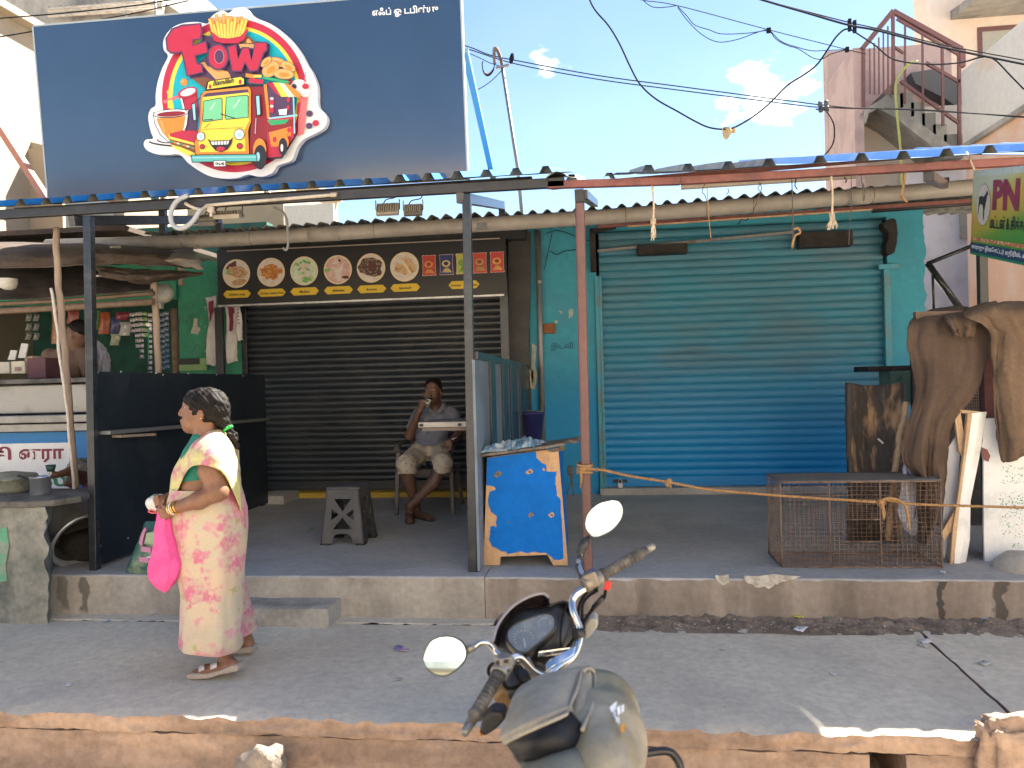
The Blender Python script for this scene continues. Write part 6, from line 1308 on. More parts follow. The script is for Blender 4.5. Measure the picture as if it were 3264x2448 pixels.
o = box_px('green_crate',2838,2925,1184,1290,7.3,.3,mat('dull_green',(.09,.17,.14),.8,col2=(.05,.09,.08),sc=6)); tag(o,'dull green crate under the black shelf plank','crate')
o = box_px('dark_backboard',2905,3420,1060,1830,6.75,.05,M['dark']); o.location.z += 0; tag(o,'dark board closing the back of the stall at the right','board')  # plain dark board put in for the dark background
rk = thing('sacking_rail','wooden rail carrying the brown sacks at the right edge','rail',at(3140,1815,Y=5.6))
m = MB(); m.beam(at(2915,1006,Y=5.62),at(3400,996,Y=5.62),.05,.05); m.build('rail',M['bamboo'],rk)
m = MB(); a = at(3142,1000,Y=5.66); m.beam((a.x,5.66,ZP),(a.x,5.66,a.z),.062,.062,up=(0,1,0)); m.build('post',M['maroon'],rk)
m = MB(); a = at(3390,1000,Y=5.66); m.beam((a.x,5.66,ZP),(a.x,5.66,a.z),.05,.05,up=(0,1,0)); m.build('post',M['maroon'],rk)
o = drape('brown_sack',[[(2912,1010,5.75),(2980,985,5.75),(3060,978,5.75),(3165,985,5.75)],[(2900,1035,5.56),(2980,1020,5.54),(3070,1020,5.54),(3160,1030,5.56)],[(2896,1120,5.54),(2980,1110,5.50),(3070,1110,5.50),(3148,1130,5.53)],[(2922,1235,5.52),(2980,1240,5.46),(3050,1240,5.46),(3110,1245,5.52)],[(2893,1360,5.50),(2940,1360,5.44),(2990,1355,5.44),(3034,1350,5.50)],[(2878,1458,5.5),(2930,1470,5.44),(2980,1470,5.44),(3016,1460,5.5)],[(2922,1530,5.5),(2950,1545,5.46),(2985,1548,5.46),(3014,1540,5.5)],[(2928,1640,5.5),(2945,1650,5.47),(2970,1652,5.47),(2992,1640,5.5)],[(2934,1726,5.5),(2940,1730,5.48),(2948,1732,5.48),(2956,1728,5.5)]],M['sack'],nu=40,nv=70,fold=.030,fu=11,seed=1.3,thick=.008,edge=.015)
tag(o,'long dark brown sack hanging from the rail, behind the wire cage','sack','sacks at the right stall')
o = drape('brown_sack',[[(3080,985,5.60),(3150,965,5.60),(3230,962,5.60),(3400,960,5.60)],[(3076,1012,5.40),(3150,990,5.36),(3240,985,5.36),(3400,985,5.36)],[(3152,1060,5.38),(3200,1060,5.34),(3270,1060,5.34),(3400,1060,5.34)],[(3163,1180,5.38),(3200,1180,5.33),(3280,1180,5.33),(3400,1180,5.33)],[(3172,1320,5.38),(3210,1330,5.33),(3290,1330,5.33),(3400,1330,5.33)],[(3196,1468,5.38),(3220,1472,5.34),(3290,1440,5.34),(3400,1390,5.34)]],M['sack_light'],nu=36,nv=50,fold=.028,fu=10,seed=6.1,thick=.008,edge=.014)
tag(o,'lighter tan sack hanging over the white board at the right edge','sack','sacks at the right stall')
for dx,rows in ((0,[[(3005,1000,5.7),(3060,985,5.7),(3130,978,5.7)],[(3010,1020,5.47),(3060,1012,5.45),(3120,1008,5.46)],[(3040,1070,5.46),(3070,1072,5.44),(3100,1075,5.46)]]),):
    o = drape('brown_sack',rows,M['sack'],nu=18,nv=18,fold=.02,seed=3.3); tag(o,'short fold of brown sacking on the rail between the two long sacks','sack','sacks at the right stall')
o = drape('white_cloth',[[(2882,1470,5.62),(2890,1476,5.62),(2900,1482,5.62)],[(2872,1560,5.6),(2900,1565,5.58),(2930,1570,5.6)],[(2866,1640,5.6),(2900,1650,5.58),(2925,1650,5.6)],[(2890,1690,5.6),(2905,1705,5.6),(2916,1708,5.6)]],mat('lilac_cloth',(.50,.50,.58),.8,var=.05),nu=16,nv=22,fold=.015,seed=2); tag(o,'pale lilac cloth hanging below the long brown sack','cloth')
dp = thing('door_panel','white door panel with raw wood battens leaning edge on beside the long sack','door panel',at(3060,1815,Y=5.45))
pts = [(1430,372),(1495,362),(1440,700),(1380,1000),(1376,1268),(1340,1475),(1306,1470),(1316,1310),(1345,1000),(1395,640)]
m = MB(); m.prism([c4(x,y,5.44) for x,y in pts],(.06,.05,0)); m.build('panel',M['white_paint'],dp)
m = MB(); m.prism([c4(x,y,5.43) for x,y in ((1404,372),(1436,380),(1400,640),(1350,1000),(1318,1310),(1300,1440),(1280,1440),(1300,1180),(1335,960),(1380,640))],(0,.03,0)); m.build('batten',M['wood'],dp)
m = MB(); m.prism([c4(x,y,5.47) for x,y in ((1312,392),(1352,345),(1362,420),(1396,640),(1370,672),(1345,640))],(0,.03,0)); m.build('batten',M['wood'],dp)
m = MB(); m.prism([c4(x,y,5.46) for x,y in ((1350,345),(1496,358),(1490,380),(1360,368))],(0,.04,0)); m.build('batten',M['wood'],dp)
m = MB(); m.prism([c4(x,y,5.52) for x,y in ((1262,620),(1340,500),(1352,640),(1320,1000),(1240,1400),(1222,1330),(1230,1100))],(0,.02,0)); m.build('backing_sheet',mat('lilac_sheet',(.50,.51,.57),.7,var=.05),dp)
m = MB(); m.prism([c4(x,y,5.45) for x,y in ((1310,1060),(1318,1160),(1236,1270),(1222,1210))],(0,.03,0)); m.build('batten',M['wood'],dp)
wb = thing('white_board','scuffed white board with faded green print standing under the tan sack','board',at(3200,1825,Y=5.48))
pts = [(1485,408),(1600,404),(2000,400),(2000,1480),(1556,1492),(1540,1470),(1524,1400),(1518,1200),(1516,700),(1500,600),(1512,560)]
m = MB(); m.prism([c4(x,y,5.50) for x,y in pts],(0,.02,0)); m.build('board',M['white_board'],wb)
m = MB(); rr = Rnd(8)
for x0,x1,y0,y1,n in ((1640,1800,760,850,60),(1630,1800,945,1010,70),(1640,1800,1040,1110,40),(1630,1790,1140,1200,40),(1720,1800,1240,1380,36)):
    for k in range(n):
        x,y = rr.uniform(x0,x1),rr.choice([y0,y0+(y1-y0)*.5,y1])+rr.gauss(0,11); m.face([c4(x+a,y+b_,5.4985) for a,b_ in blob((0,0),rr.uniform(2,8),rr.uniform(2,5),5,.4,rr.random()*3,k)])
stuff(m.build('faded_print',mat('faded_green',(.12,.30,.22),.7),wb))
m = MB(); m.prism([c4(x,y,5.495) for x,y in ((1506,612),(1540,625),(1562,670),(1548,712),(1520,700),(1504,650))],(0,-.004,0)); m.build('rust_mark',M['maroon'],wb)
m = MB(); p = c4(1790,1470,5.3); m.lathe([(.0,.11),(.09,.10),(.16,.05),(.18,-.01)],(p.x,5.30,ZP),14); o = m.build('concrete_lump',M['step']); 
for v_ in o.data.vertices: v_.co += Vector((.03*fbm(v_.co*9),.03*fbm(v_.co*9+Vector((5,0,0))),.02*fbm(v_.co*11)))
tag(o,'grey lump of concrete in front of the white board at the right edge','lump')
m = MB()
for k in range(8): m.tube([at(3070+k*7,1232,Y=6.2),at(3070+k*7,1312,Y=6.2)],.002,4); m.tube([at(3066,1234+k*10,Y=6.2),at(3126,1234+k*10,Y=6.2)],.002,4)
tag(m.build('wire_grille',M['rust']),'small wire grille seen between the two long sacks','grille')
# ------------------------------------------------------------------ butcher's sign at the right edge
A_,B_ = at(3103,676,Y=5.10),at(3264,684,Y=4.28)
bxn = (B_-A_).normalized(); upv = (V(0,0,1)-bxn*bxn.z).normalized(); bn = bxn.cross(upv); bn = bn if (CAM-A_).dot(bn) > 0 else -bn
def ps(px,py,lift=0):
    d = FWD+RIGHT*((px-CXP)/FPX)-UP*((py-CYP)/FPX); t = (A_-CAM).dot(bn)/d.dot(bn); return CAM+d*t+bn*lift
c7 = lambda x,y,l_=0: ps(2840+x/3.073,460+y/3.073,l_)
tl,bl_ = c7(832,262),c7(775,1072); Wd = 1.35; Hh = (tl-bl_).length
sn = thing('butcher_sign','green and yellow hanging sign with a goat and large maroon letters at the right edge','sign',bl_+bxn*.6)
org = bl_.copy()
def sq(u0,u1,v0,v1,lift): return [org+bxn*(Wd*u0)+upv*(Hh*v0)+bn*lift,org+bxn*(Wd*u1)+upv*(Hh*v0)+bn*lift,org+bxn*(Wd*u1)+upv*(Hh*v1)+bn*lift,org+bxn*(Wd*u0)+upv*(Hh*v1)+bn*lift]
m = MB(); m.prism(sq(0,1,0,1,0),-bn*.03); m.build('panel',mat('sign_back',(.30,.36,.33),.6),sn)
gm = mat('sign_gradient',(.5,.5,.1),.5,var=0); t_ = gm.node_tree; g = t_.nodes.new('ShaderNodeTexCoord'); s2 = t_.nodes.new('ShaderNodeSeparateXYZ'); t_.links.new(g.outputs['Object'],s2.inputs[0]); mr = t_.nodes.new('ShaderNodeMapRange'); t_.links.new(s2.outputs['Z'],mr.inputs[0]); mr.inputs[1].default_value = Hh*.16; mr.inputs[2].default_value = Hh*.93
cr = t_.nodes.new('ShaderNodeValToRGB'); t_.links.new(mr.outputs[0],cr.inputs[0]); e = cr.color_ramp.elements; e[0].color = (.05,.23,.03,1); e[1].color = (.42,.48,.36,1); e[1].position = 1
for pos,c_ in ((.22,(.10,.26,.03)),(.42,(.36,.31,.035)),(.62,(.50,.30,.05)),(.82,(.44,.40,.10))): k = e.new(pos); k.color = (*c_,1)
t_.links.new(cr.outputs[0],t_.nodes['Principled BSDF'].inputs['Base Color'])
m = MB(); m.face(sq(.003,.997,.14,.93,.001)); m.build('print_ground',gm,sn)
m = MB(); m.face(sq(.003,.997,.93,.995,.001)); m.build('top_strip',mat('pale_strip',(.42,.50,.46),.5),sn)
m = MB(); m.face(sq(.003,.997,.03,.145,.002)); m.build('blue_strip',mat('navy_strip',(.012,.035,.10),.5),sn)
m = MB(); m.face(sq(.003,.997,.0,.03,.002)); m.build('green_strip',M['green_ink'],sn)
m = MB(); m.face(sq(.003,.997,.17,.21,.002)); m.build('red_strip',mat('red_strip',(.42,.12,.05),.5,col2=(.55,.45,.25),sc=40),sn)
ex,ez,er,eh = .165,.60,.095,.235
m = MB(); m.face([org+bxn*(Wd*ex+Wd*er*cos(a)*1.07)+upv*(Hh*(ez+eh*1.04*sin(a)))+bn*.002 for a in np.linspace(0,TAU,33)[:-1]]); m.build('oval_border',mat('oval_dark',(.22,.19,.10),.5),sn)
m = MB(); m.face([org+bxn*(Wd*ex+Wd*er*cos(a))+upv*(Hh*(ez+eh*sin(a)))+bn*.003 for a in np.linspace(0,TAU,33)[:-1]]); ov = m.build('oval',mat('oval_cream',(.50,.47,.40),.5),sn)
goat = [(870,470),(905,455),(940,465),(965,430),(980,395),(992,415),(1000,440),(985,455),(978,500),(968,545),(958,600),(948,720),(940,715),(938,610),(925,555),(895,545),(880,580),(872,670),(864,660),(868,560),(872,510)]
gx0,gx1 = 835,1025
m = MB(); m.face([org+bxn*(Wd*(ex-er)+Wd*2*er*(x-gx0)/(gx1-gx0))+upv*(Hh*(ez+eh-2*eh*(y-330)/(775-330)))+bn*.004 for x,y in goat]); m.build('goat',M['dark'],ov)
m = MB(); o = org+bxn*(Wd*.29)+upv*(Hh*.545)+bn*.003; put_text(m,'PN',.2,o,bxn,upv,width=.42,height=Hh*.33,lift=.001,offset=.010); m.build('lettering',M['maroon_ink'],sn)
m = MB(); o = org+bxn*(Wd*.27)+upv*(Hh*.34)+bn*.003; put_text(m,'மட்டன் & சிக்கன்',.1,o,bxn,upv,width=.62,height=Hh*.15,lift=.001,offset=.002); m.build('lettering',M['black_ink'],sn)
m = MB(); o = org+bxn*(Wd*.03)+upv*(Hh*.055)+bn*.003; put_text(m,'சாராறு இகோட்டர் எதிரில், சாராறு',.1,o,bxn,upv,width=1.1,height=Hh*.075,lift=.001,offset=.0015); m.build('lettering',M['white_ink'],sn)
for u in (.02,.9):
    m = MB(); p = org+bxn*(Wd*u)+upv*Hh; m.tube([p,p+V(0,.1,.14)],.006,6); m.build('hanging_wire',M['jute'],sn)
m = MB(); a = at(3130,830,Y=5.74); m.beam((a.x,5.74,ZP),(a.x,5.74,2.75),.055,.055,up=(0,1,0)); o = m.build('sign_post',M['black_paint'],bevel=.004); tag(o,'dark square post standing behind the goat sign','post')
bt = thing('pipe_bracket','dark forked pipe bracket on the lilac wall right of the blue shop','bracket',at(2955,842,Y=8.9))
for a,b_,r_ in (((2952,842),(3095,785),.022),((2955,838),(3062,985),.036),((2972,860),(2976,985),.014)):
    m = MB(); m.tube([at(*a,Y=8.9),at(*b_,Y=8.9)],r_,10); m.build('arm',M['black_gloss'],bt)
m = MB(); m.tube([at(2780,672,Y=8.3),at(3100,648,Y=8.3)],.022,10); o = m.build('awning_rod',M['black_paint']); tag(o,'dark rod running from the blue shop to the goat sign','rod')
# ------------------------------------------------------------------ strings and tassels under the maroon beam
def tassel(px,y0,yk,y1,lb,spread=.03,mt=None,Y=YPOLE-.02):
    root = thing('hanging_string',lb,'string',at(px,y1,Y=Y),'strings under the maroon beam'); mt = mt or M['jute']
    m = MB(); m.tube(crom([at(px-3,y0,Y=Y),at(px+2,(y0+yk)/2,Y=Y),at(px,yk,Y=Y)],4),.007,6); m.build('cord',mt,root)
    m = MB(); c_ = at(px,yk,Y=Y)
    for k in range(3): m.tube([c_+V(.013*cos(a),.013*sin(a),.012*(k-1)+.004*sin(a)) for a in np.linspace(0,TAU,12)[:-1]],.006,5,closed=True)
    m.build('knot',mt,root)
    m = MB(); rr = Rnd(int(px)); e = at(px,y1,Y=Y)
    for k in range(16):
        q = e+V(rr.uniform(-1,1)*spread,rr.uniform(-.5,.5)*spread,rr.uniform(-.01,.03)); m.tube(crom([c_,c_.lerp(q,.5)+V(rr.uniform(-.008,.008),0,0),q],3),.0035,4)
    m.build('tassel',mt,root)
tassel(2082,592,705,762,'pale rope tassel hanging in front of the blue shutter left of centre',.018); tassel(2652,556,688,732,'pale rope tassel with a fanned end hanging over the dark shutter box',.034)
def string(pts,lb,mt,r_=.003,Y=YPOLE-.01,nm='hanging_string'):
    m = MB(); m.tube(crom([at(x,y,Y=Y) for x,y in pts],5),r_,5); tag(m.build(nm,mt),lb,'string','strings under the maroon beam')
string([(2253,585),(2256,640),(2260,700),(2266,758)],'thin tan string pair left of the bow, reaching the shutter top',M['rope']); string([(2247,585),(2238,610),(2246,622),(2252,640),(2254,690)],'short looped string beside the thin tan pair',M['string'])
string([(2418,580),(2428,600),(2420,622),(2410,650),(2400,680)],'dark string tied in a bow under the cream batten',M['string']); string([(2428,582),(2416,600),(2430,616)],'small bow loop of dark string',M['string'])
string([(2524,568),(2526,650),(2528,735),(2526,795)],'long dark string with a rope knot hanging left of the fanned tassel',M['string'],.004); string([(2540,562),(2534,590),(2542,604)],'short black twist of string right of the long dark string',M['cable'],.004)
string([(2530,730),(2545,728),(2550,742),(2536,750),(2528,770),(2525,790)],'tan rope end knotted on the long dark string',M['rope'],.007); string([(2690,565),(2698,575),(2694,582)],'tiny black twist of string right of the fanned tassel',M['cable'],.004)
string([(2713,560),(2714,640),(2708,720),(2706,780)],'very long thin string crossing the gutter right of the fanned tassel',M['string'],.0025); string([(2744,556),(2750,600),(2752,640),(2757,620),(2752,585)],'dark loop of string right of the very long thin string',M['string'],.003)
string([(2880,532),(2884,560),(2878,600),(2874,625),(2884,636),(2892,644)],'tan rope end with a knot hanging over the gutter end',M['rope'],.008); string([(3115,515),(3108,560),(3105,600),(3100,640)],'tan rope holding the left side of the goat sign',M['rope'],.007)
string([(2320,600),(2322,612),(2314,620)],'tiny dark string end left of the bow',M['string'],.003); string([(2350,715),(2358,710),(2362,700),(2378,702),(2386,695)],'tangled dark wire under the gutter above the blue shutter',M['cable'],.004,Y=YG-.05)
# wires on the blue wall at the upper left of the shutter
for i,(pts,lb) in enumerate((([(1740,745),(1770,735),(1800,740),(1850,760),(1890,770)],'upper loose wire on the blue wall by the shutter corner'),([(1755,800),(1775,812),(1800,800),(1840,795),(1870,780)],'lower loose wire on the blue wall by the shutter corner'),([(1735,860),(1748,800),(1760,740)],'steep loose wire rising beside the wall pipe'))):
    m = MB(); m.tube(crom([at(x,y,Y=YF-.05) for x,y in pts],5),.004,5); tag(m.build('loose_wire',M['cable']),lb,'wire','loose wires on the blue wall')
# ------------------------------------------------------------------ litter
def scrap(px,py,z,size,c_,lb,seed,asp=.6):
    p = at(px,py,Z=z); m = MB(); a = seed*1.7
    def fn(u,v):
        x,y = (u-.5)*size,(v-.5)*size*asp; return p+V(x*cos(a)-y*sin(a),x*sin(a)+y*cos(a),.006+size*.22*abs(fbm((u*2.2,v*2.2,seed))))
    m.grid(fn,5,4); k_ = 'litter_%d_%d_%d' % tuple(int(x*50) for x in c_); o = m.build('litter',BM.get(k_) or mat(k_,c_,.6,var=.1),solid=.001); tag(o,lb,'litter','scraps of litter')
W3 = (.62,.62,.64)
for i,(px,py,z,s_,c_,lb) in enumerate(((1270,2070,0,.075,(.22,.20,.42),'violet and red sweet wrapper on the pavement left of the motorcycle mirror'),(1290,2076,0,.05,(.45,.30,.42),'pinkish scrap beside the violet sweet wrapper'),(220,2186,0,.04,W3,'small white scrap near the front left of the pavement'),(1272,2168,0,.04,(.45,.42,.38),'beige scrap on the pavement below the violet wrapper'),(2655,2151,0,.035,W3,'tiny white twist of paper in the middle of the right pavement'),(2330,2067,0,.028,W3,'white cigarette end on the right pavement'),(2300,2075,0,.03,(.4,.38,.34),'beige chip beside the white cigarette end'),(2552,2008,.012,.10,(.60,.62,.68),'largest white paper lying in the soil below the cage'),(2420,1950,.03,.045,W3,'white peg shaped scrap upright against the brown plinth'),(2403,1958,.03,.04,W3,'flat white scrap at the foot of the brown plinth'),(2545,1969,.03,.06,(.50,.50,.10),'yellow scrap in the soil by the plinth'),(2632,1966,.03,.06,(.20,.32,.18),'green scrap in the soil by the plinth'),(2622,1949,.04,.03,W3,'little white scrap above the green scrap'),(2990,1960,.03,.09,(.12,.13,.14),'dark grey crumpled bag at the foot of the wet streak'),(2950,2048,0,.07,W3,'white smear of paper beside the wide pavement crack'),(2945,2062,0,.06,(.5,.49,.46),'grey white scrap beside the wide pavement crack'),(3140,2118,0,.07,(.46,.45,.43),'pale scrap on the far right slab'),(485,1955,.01,.05,W3,'white scrap on the apron beside the woman'),(340,1985,.01,.05,(.16,.26,.34),'bluish scrap at the apron joint on the left'),(3140,1976,.03,.04,(.40,.44,.46),'pale blue scrap at the right end of the soil strip'))):
    scrap(px,py,z,s_,c_,lb,i+1)
scrap(992,1687,ZP,.05,(.08,.45,.06),'bright green wrapper on the shop floor left of the stool',31); scrap(1488,1660,ZP,.022,W3,'tiny white scrap on the shop floor by the centre post',32); scrap(1375,1750,ZP,.03,(.5,.5,.5),'small pale scrap on the shop floor in front of the man',33); scrap(3005,1826,ZP,.05,W3,'white slip of paper at the platform edge below the cage',34)
# ------------------------------------------------------------------ organic bodies: smooth union of tapered limbs, meshed as one surface
def sdf_mesh(name,prims,h,mt,parent,bumpf=None,cut=None):
    pts = []
    for p in prims:
        if p[0] == 'c':
            for c_,r_ in ((p[1],p[3]),(p[2],p[4])): pts += [Vector(c_)-V(r_,r_,r_),Vector(c_)+V(r_,r_,r_)]
        else: r_ = max(p[2]); pts += [Vector(p[1])-V(r_,r_,r_),Vector(p[1])+V(r_,r_,r_)]
    lo = np.array([min(p[i] for p in pts) for i in range(3)])-4*h; hi = np.array([max(p[i] for p in pts) for i in range(3)])+4*h
    n = np.ceil((hi-lo)/h).astype(int)+1; F = np.full(n,.3,np.float32)
    ax = [lo[i]+h*np.arange(n[i]) for i in range(3)]
    for p in prims:
        k = p[-1]; sub = False
        if p[0] == 'c':
            a,b_ = np.array(p[1]),np.array(p[2]); ra,rb = p[3],p[4]; r_ = max(ra,rb)+k+2*h; l_,h_ = np.minimum(a,b_)-r_,np.maximum(a,b_)+r_
        else:
            r_ = max(p[2])+k+2*h; l_,h_ = np.array(p[1])-r_,np.array(p[1])+r_
        s0 = np.clip(((l_-lo)/h).astype(int),0,n); s1 = np.clip(((h_-lo)/h).astype(int)+2,0,n)
        sl3 = tuple(slice(s0[i],s1[i]) for i in range(3))
        X,Y,Z_ = np.meshgrid(ax[0][sl3[0]],ax[1][sl3[1]],ax[2][sl3[2]],indexing='ij')
        if p[0] == 'c':
            d = b_-a; L2 = max(d @ d,1e-9); t = np.clip(((X-a[0])*d[0]+(Y-a[1])*d[1]+(Z_-a[2])*d[2])/L2,0,1)
            D = np.sqrt((X-a[0]-d[0]*t)**2+(Y-a[1]-d[1]*t)**2+(Z_-a[2]-d[2]*t)**2)-(ra+(rb-ra)*t)
        else:
            m_ = p[3]; q = np.stack([X-p[1][0],Y-p[1][1],Z_-p[1][2]],-1)
            if m_ is not None: q = q @ np.array(m_)
            e = np.array(p[2]); l0 = np.sqrt(((q/e)**2).sum(-1)); l1 = np.sqrt(((q/e**2)**2).sum(-1)); D = l0*(l0-1)/np.maximum(l1,1e-6)
        A = F[sl3]
        if p[0] == 's': F[sl3] = np.maximum(A,-D)
        else:
            hh = np.maximum(k-np.abs(A-D),0)/k if k > 0 else 0; F[sl3] = np.minimum(A,D)-hh*hh*k*.25
    if cut is not None:
        X,Y,Z_ = np.meshgrid(*ax,indexing='ij'); F = np.maximum(F,cut(X,Y,Z_))
    if bumpf is not None:
        X,Y,Z_ = np.meshgrid(*ax,indexing='ij'); F = F+bumpf(X,Y,Z_).astype(np.float32)
    c = [F[dx:n[0]-1+dx,dy:n[1]-1+dy,dz:n[2]-1+dz] for dx in (0,1) for dy in (0,1) for dz in (0,1)]
    ins = sum((x < 0).astype(int) for x in c); act = (ins > 0) & (ins < 8); idx = np.argwhere(act); num = np.full(act.shape,-1); num[act] = np.arange(len(idx))
    acc = np.zeros((len(idx),3)); cnt = np.zeros(len(idx)); cv = np.stack([x[act] for x in c],1)
    corner = np.array([(dx,dy,dz) for dx in (0,1) for dy in (0,1) for dz in (0,1)])
    for i in range(8):
        for j in range(i+1,8):
            if np.abs(corner[i]-corner[j]).sum() != 1: continue
            a,b_ = cv[:,i],cv[:,j]; mk = (a < 0) != (b_ < 0); t = np.where(mk,a/np.where(mk,a-b_,1),0)
            acc[mk] += corner[i]+t[mk,None]*(corner[j]-corner[i]); cnt[mk] += 1
    vs_ = lo+h*(idx+acc/cnt[:,None]); faces = []
    S = F < 0
    for a in range(3):
        b_,c_ = (a+1) % 3,(a+2) % 3; sl1 = [slice(None)]*3; sl2 = [slice(None)]*3; sl1[a] = slice(0,-1); sl2[a] = slice(1,None)
        E = np.argwhere(S[tuple(sl1)] != S[tuple(sl2)]); E = E[(E[:,b_] > 0) & (E[:,c_] > 0) & (E[:,b_] < n[b_]-1) & (E[:,c_] < n[c_]-1)]
        ob = np.zeros(3,int); ob[b_] = 1; oc = np.zeros(3,int); oc[c_] = 1
        q = np.stack([num[tuple((E-ob-oc).T)],num[tuple((E-oc).T)],num[tuple(E.T)],num[tuple((E-ob).T)]],1)
        fl = S[tuple(E.T)]; q[~fl] = q[~fl][:,::-1]; faces.append(q)
    fc = np.concatenate(faces); fc = fc[(fc >= 0).all(1)]
    off = np.array(wloc(parent)) if parent is not None else np.zeros(3)
    me = bpy.data.meshes.new(name); me.from_pydata((vs_-off).tolist(),[],fc.tolist()); me.polygons.foreach_set('use_smooth',[True]*len(me.polygons)); me.materials.append(mt); me.update()
    o = bpy.data.objects.new(name,me); COL.objects.link(o); o.parent = parent; return o
def C(a,b_,ra,rb,k=.02): return ('c',tuple(a),tuple(b_),ra,rb,k)
def EL(c_,r_,rot=None,k=.02): return ('e',tuple(c_),tuple(r_),rot,k)
def CUT(c_,r_,rot=None): return ('s',tuple(c_),tuple(r_),rot,0)
def loft(name,rings,mt,parent,nseg=64,nv=60,fold=None,solid=.003,power=2.7,caps=False):
    """rings: (left pixel, right pixel, y left, y right, Y centre, half depth) from top to bottom"""
    R_ = []
    for xl,xr,yl,yr,Y,hd in rings:
        a,b_ = at(xl,yl,Y=Y),at(xr,yr,Y=Y); R_.append(((a+b_)/2,(b_-a)/2,hd))
    cs = crom([r_[0] for r_ in R_],10); hs = crom([r_[1] for r_ in R_],10); ds = crom([V(r_[2],0,0) for r_ in R_],10)
    def samp(l_,t):
        k = t*(len(l_)-1); i = min(int(k),len(l_)-2); return l_[i].lerp(l_[i+1],k-i)
    def fn(u,v):
        a = TAU*u; c_,h_,d = samp(cs,v),samp(hs,v),samp(ds,v).x
        ca,sa_ = cos(a),sin(a); e = 2/power; x = math.copysign(abs(ca)**e,ca); y = math.copysign(abs(sa_)**e,sa_)
        s_ = 1+(fold(u,v) if fold else 0)
        return c_+h_*(x*s_)+V(0,d*y*s_,0)
    m = MB(); g = m.grid(fn,nseg,nv,closed_u=True)
    if caps:
        for j in (0,nv):
            try: m.bm.faces.new([g[i][j] for i in range(nseg)])
            except ValueError: pass
    return m.build(name,mt,parent,solid=0 if caps else solid)
skin = mat('brown_skin',(.215,.105,.06),.5,col2=(.18,.085,.048),sc=12,var=.06,vs=60,bump=.05,bs=200)
skin2 = mat('dark_brown_skin',(.15,.078,.048),.5,col2=(.12,.06,.038),sc=12,var=.06,vs=60,bump=.05,bs=200)
hairm = mat('black_hair',(.008,.007,.007),.6,col2=(.016,.013,.012),sc=30,var=.3,vs=120,bump=.25,bs=160,stretch2=(.4,.4,3),spec=.15)
nailm = mat('eye_white',(.34,.31,.28),.3); lipm = mat('lip',(.20,.07,.055),.45)
# ------------------------------------------------------------------ the woman
WY = 4.12
def wp(cx,cy,Y=WY): return at(400+cx/1.66,1200+cy/1.66,Y=Y)
foot_y = at(591,2166,Z=0).y
wo_ = thing('person','woman in a yellow floral sari on the pavement carrying a pink bag','person',V(wp(450,1500).x,WY,0))
NR,FR = 3.99,4.27                                      # near and far side of the body
pr_ = [EL(wp(425,165),(.098,.076,.104),None,.02),EL(wp(362,205),(.058,.058,.088),None,.03),EL(wp(355,250),(.050,.050,.046),None,.03),C(wp(322,268),wp(334,276),.020,.024,.025),
       C(wp(318,150),wp(292,196),.010,.0145,.018),EL(wp(299,200),(.012,.017,.011),None,.012),C(wp(318,138,4.09),wp(318,138,4.15),.013,.013,.02),EL(wp(303,232),(.013,.022,.009),None,.010),EL(wp(306,246),(.013,.020,.009),None,.010),
       EL(wp(340,215,4.072),(.022,.018,.022),None,.02),EL(wp(340,215,4.168),(.022,.018,.022),None,.02),
       CUT(wp(314,165,4.085),(.014,.014,.008)),CUT(wp(314,165,4.155),(.014,.014,.008)),EL(wp(320,166,4.088),(.012,.012,.010),None,.004),EL(wp(320,166,4.152),(.012,.012,.010),None,.004),
       EL(wp(396,205,4.042),(.020,.009,.032),None,.006),EL(wp(396,205,4.198),(.020,.009,.032),None,.006),
       C(wp(418,240),wp(430,345),.058,.062,.03),EL(wp(440,430),(.125,.15,.12),None,.05),EL(wp(430,560),(.14,.15,.13),None,.06),
       C(wp(450,400,NR),wp(462,500,3.955),.066,.070,.03),C(wp(462,500,3.955),wp(488,606,3.93),.070,.052,.03),C(wp(488,606,3.93),wp(390,655,3.90),.052,.046,.025),C(wp(390,655,3.90),wp(262,696,3.92),.046,.027,.02),
       C(wp(440,390,FR),wp(400,590,4.30),.062,.050,.03),C(wp(400,590,4.30),wp(225,640,4.16),.047,.027,.02),
       EL(wp(222,722,3.93),(.040,.022,.030),None,.015),EL(wp(192,655,4.13),(.036,.024,.032),None,.015)]
def fingers(base,dirs,r_=.0085):
    for b_,mids in zip(base,dirs):
        p = [b_]+mids
        for i,(a,c_) in enumerate(zip(p,p[1:])): pr_.append(C(a,c_,r_*(1-.1*i),r_*(.92-.1*i),.004))
# near hand: fingers curl round the gathered top of the bag
fingers([wp(200+k*4,706+k*15,3.915) for k in range(4)],[[wp(178+k*4,700+k*14,3.918),wp(168+k*4,708+k*13,3.945),wp(180+k*4,716+k*12,3.962)] for k in range(4)])
fingers([wp(232,712,3.915)],[[wp(212,690,3.912),wp(192,684,3.93)]],.0095)
fingers([wp(172+k*2,630+k*15,4.105) for k in range(4)],[[wp(155+k*3,640+k*14,4.11),wp(152+k*4,655+k*12,4.135),wp(165+k*4,664+k*10,4.15)] for k in range(4)])
fingers([wp(205,650,4.105)],[[wp(196,676,4.10),wp(186,694,4.11)]],.0095)
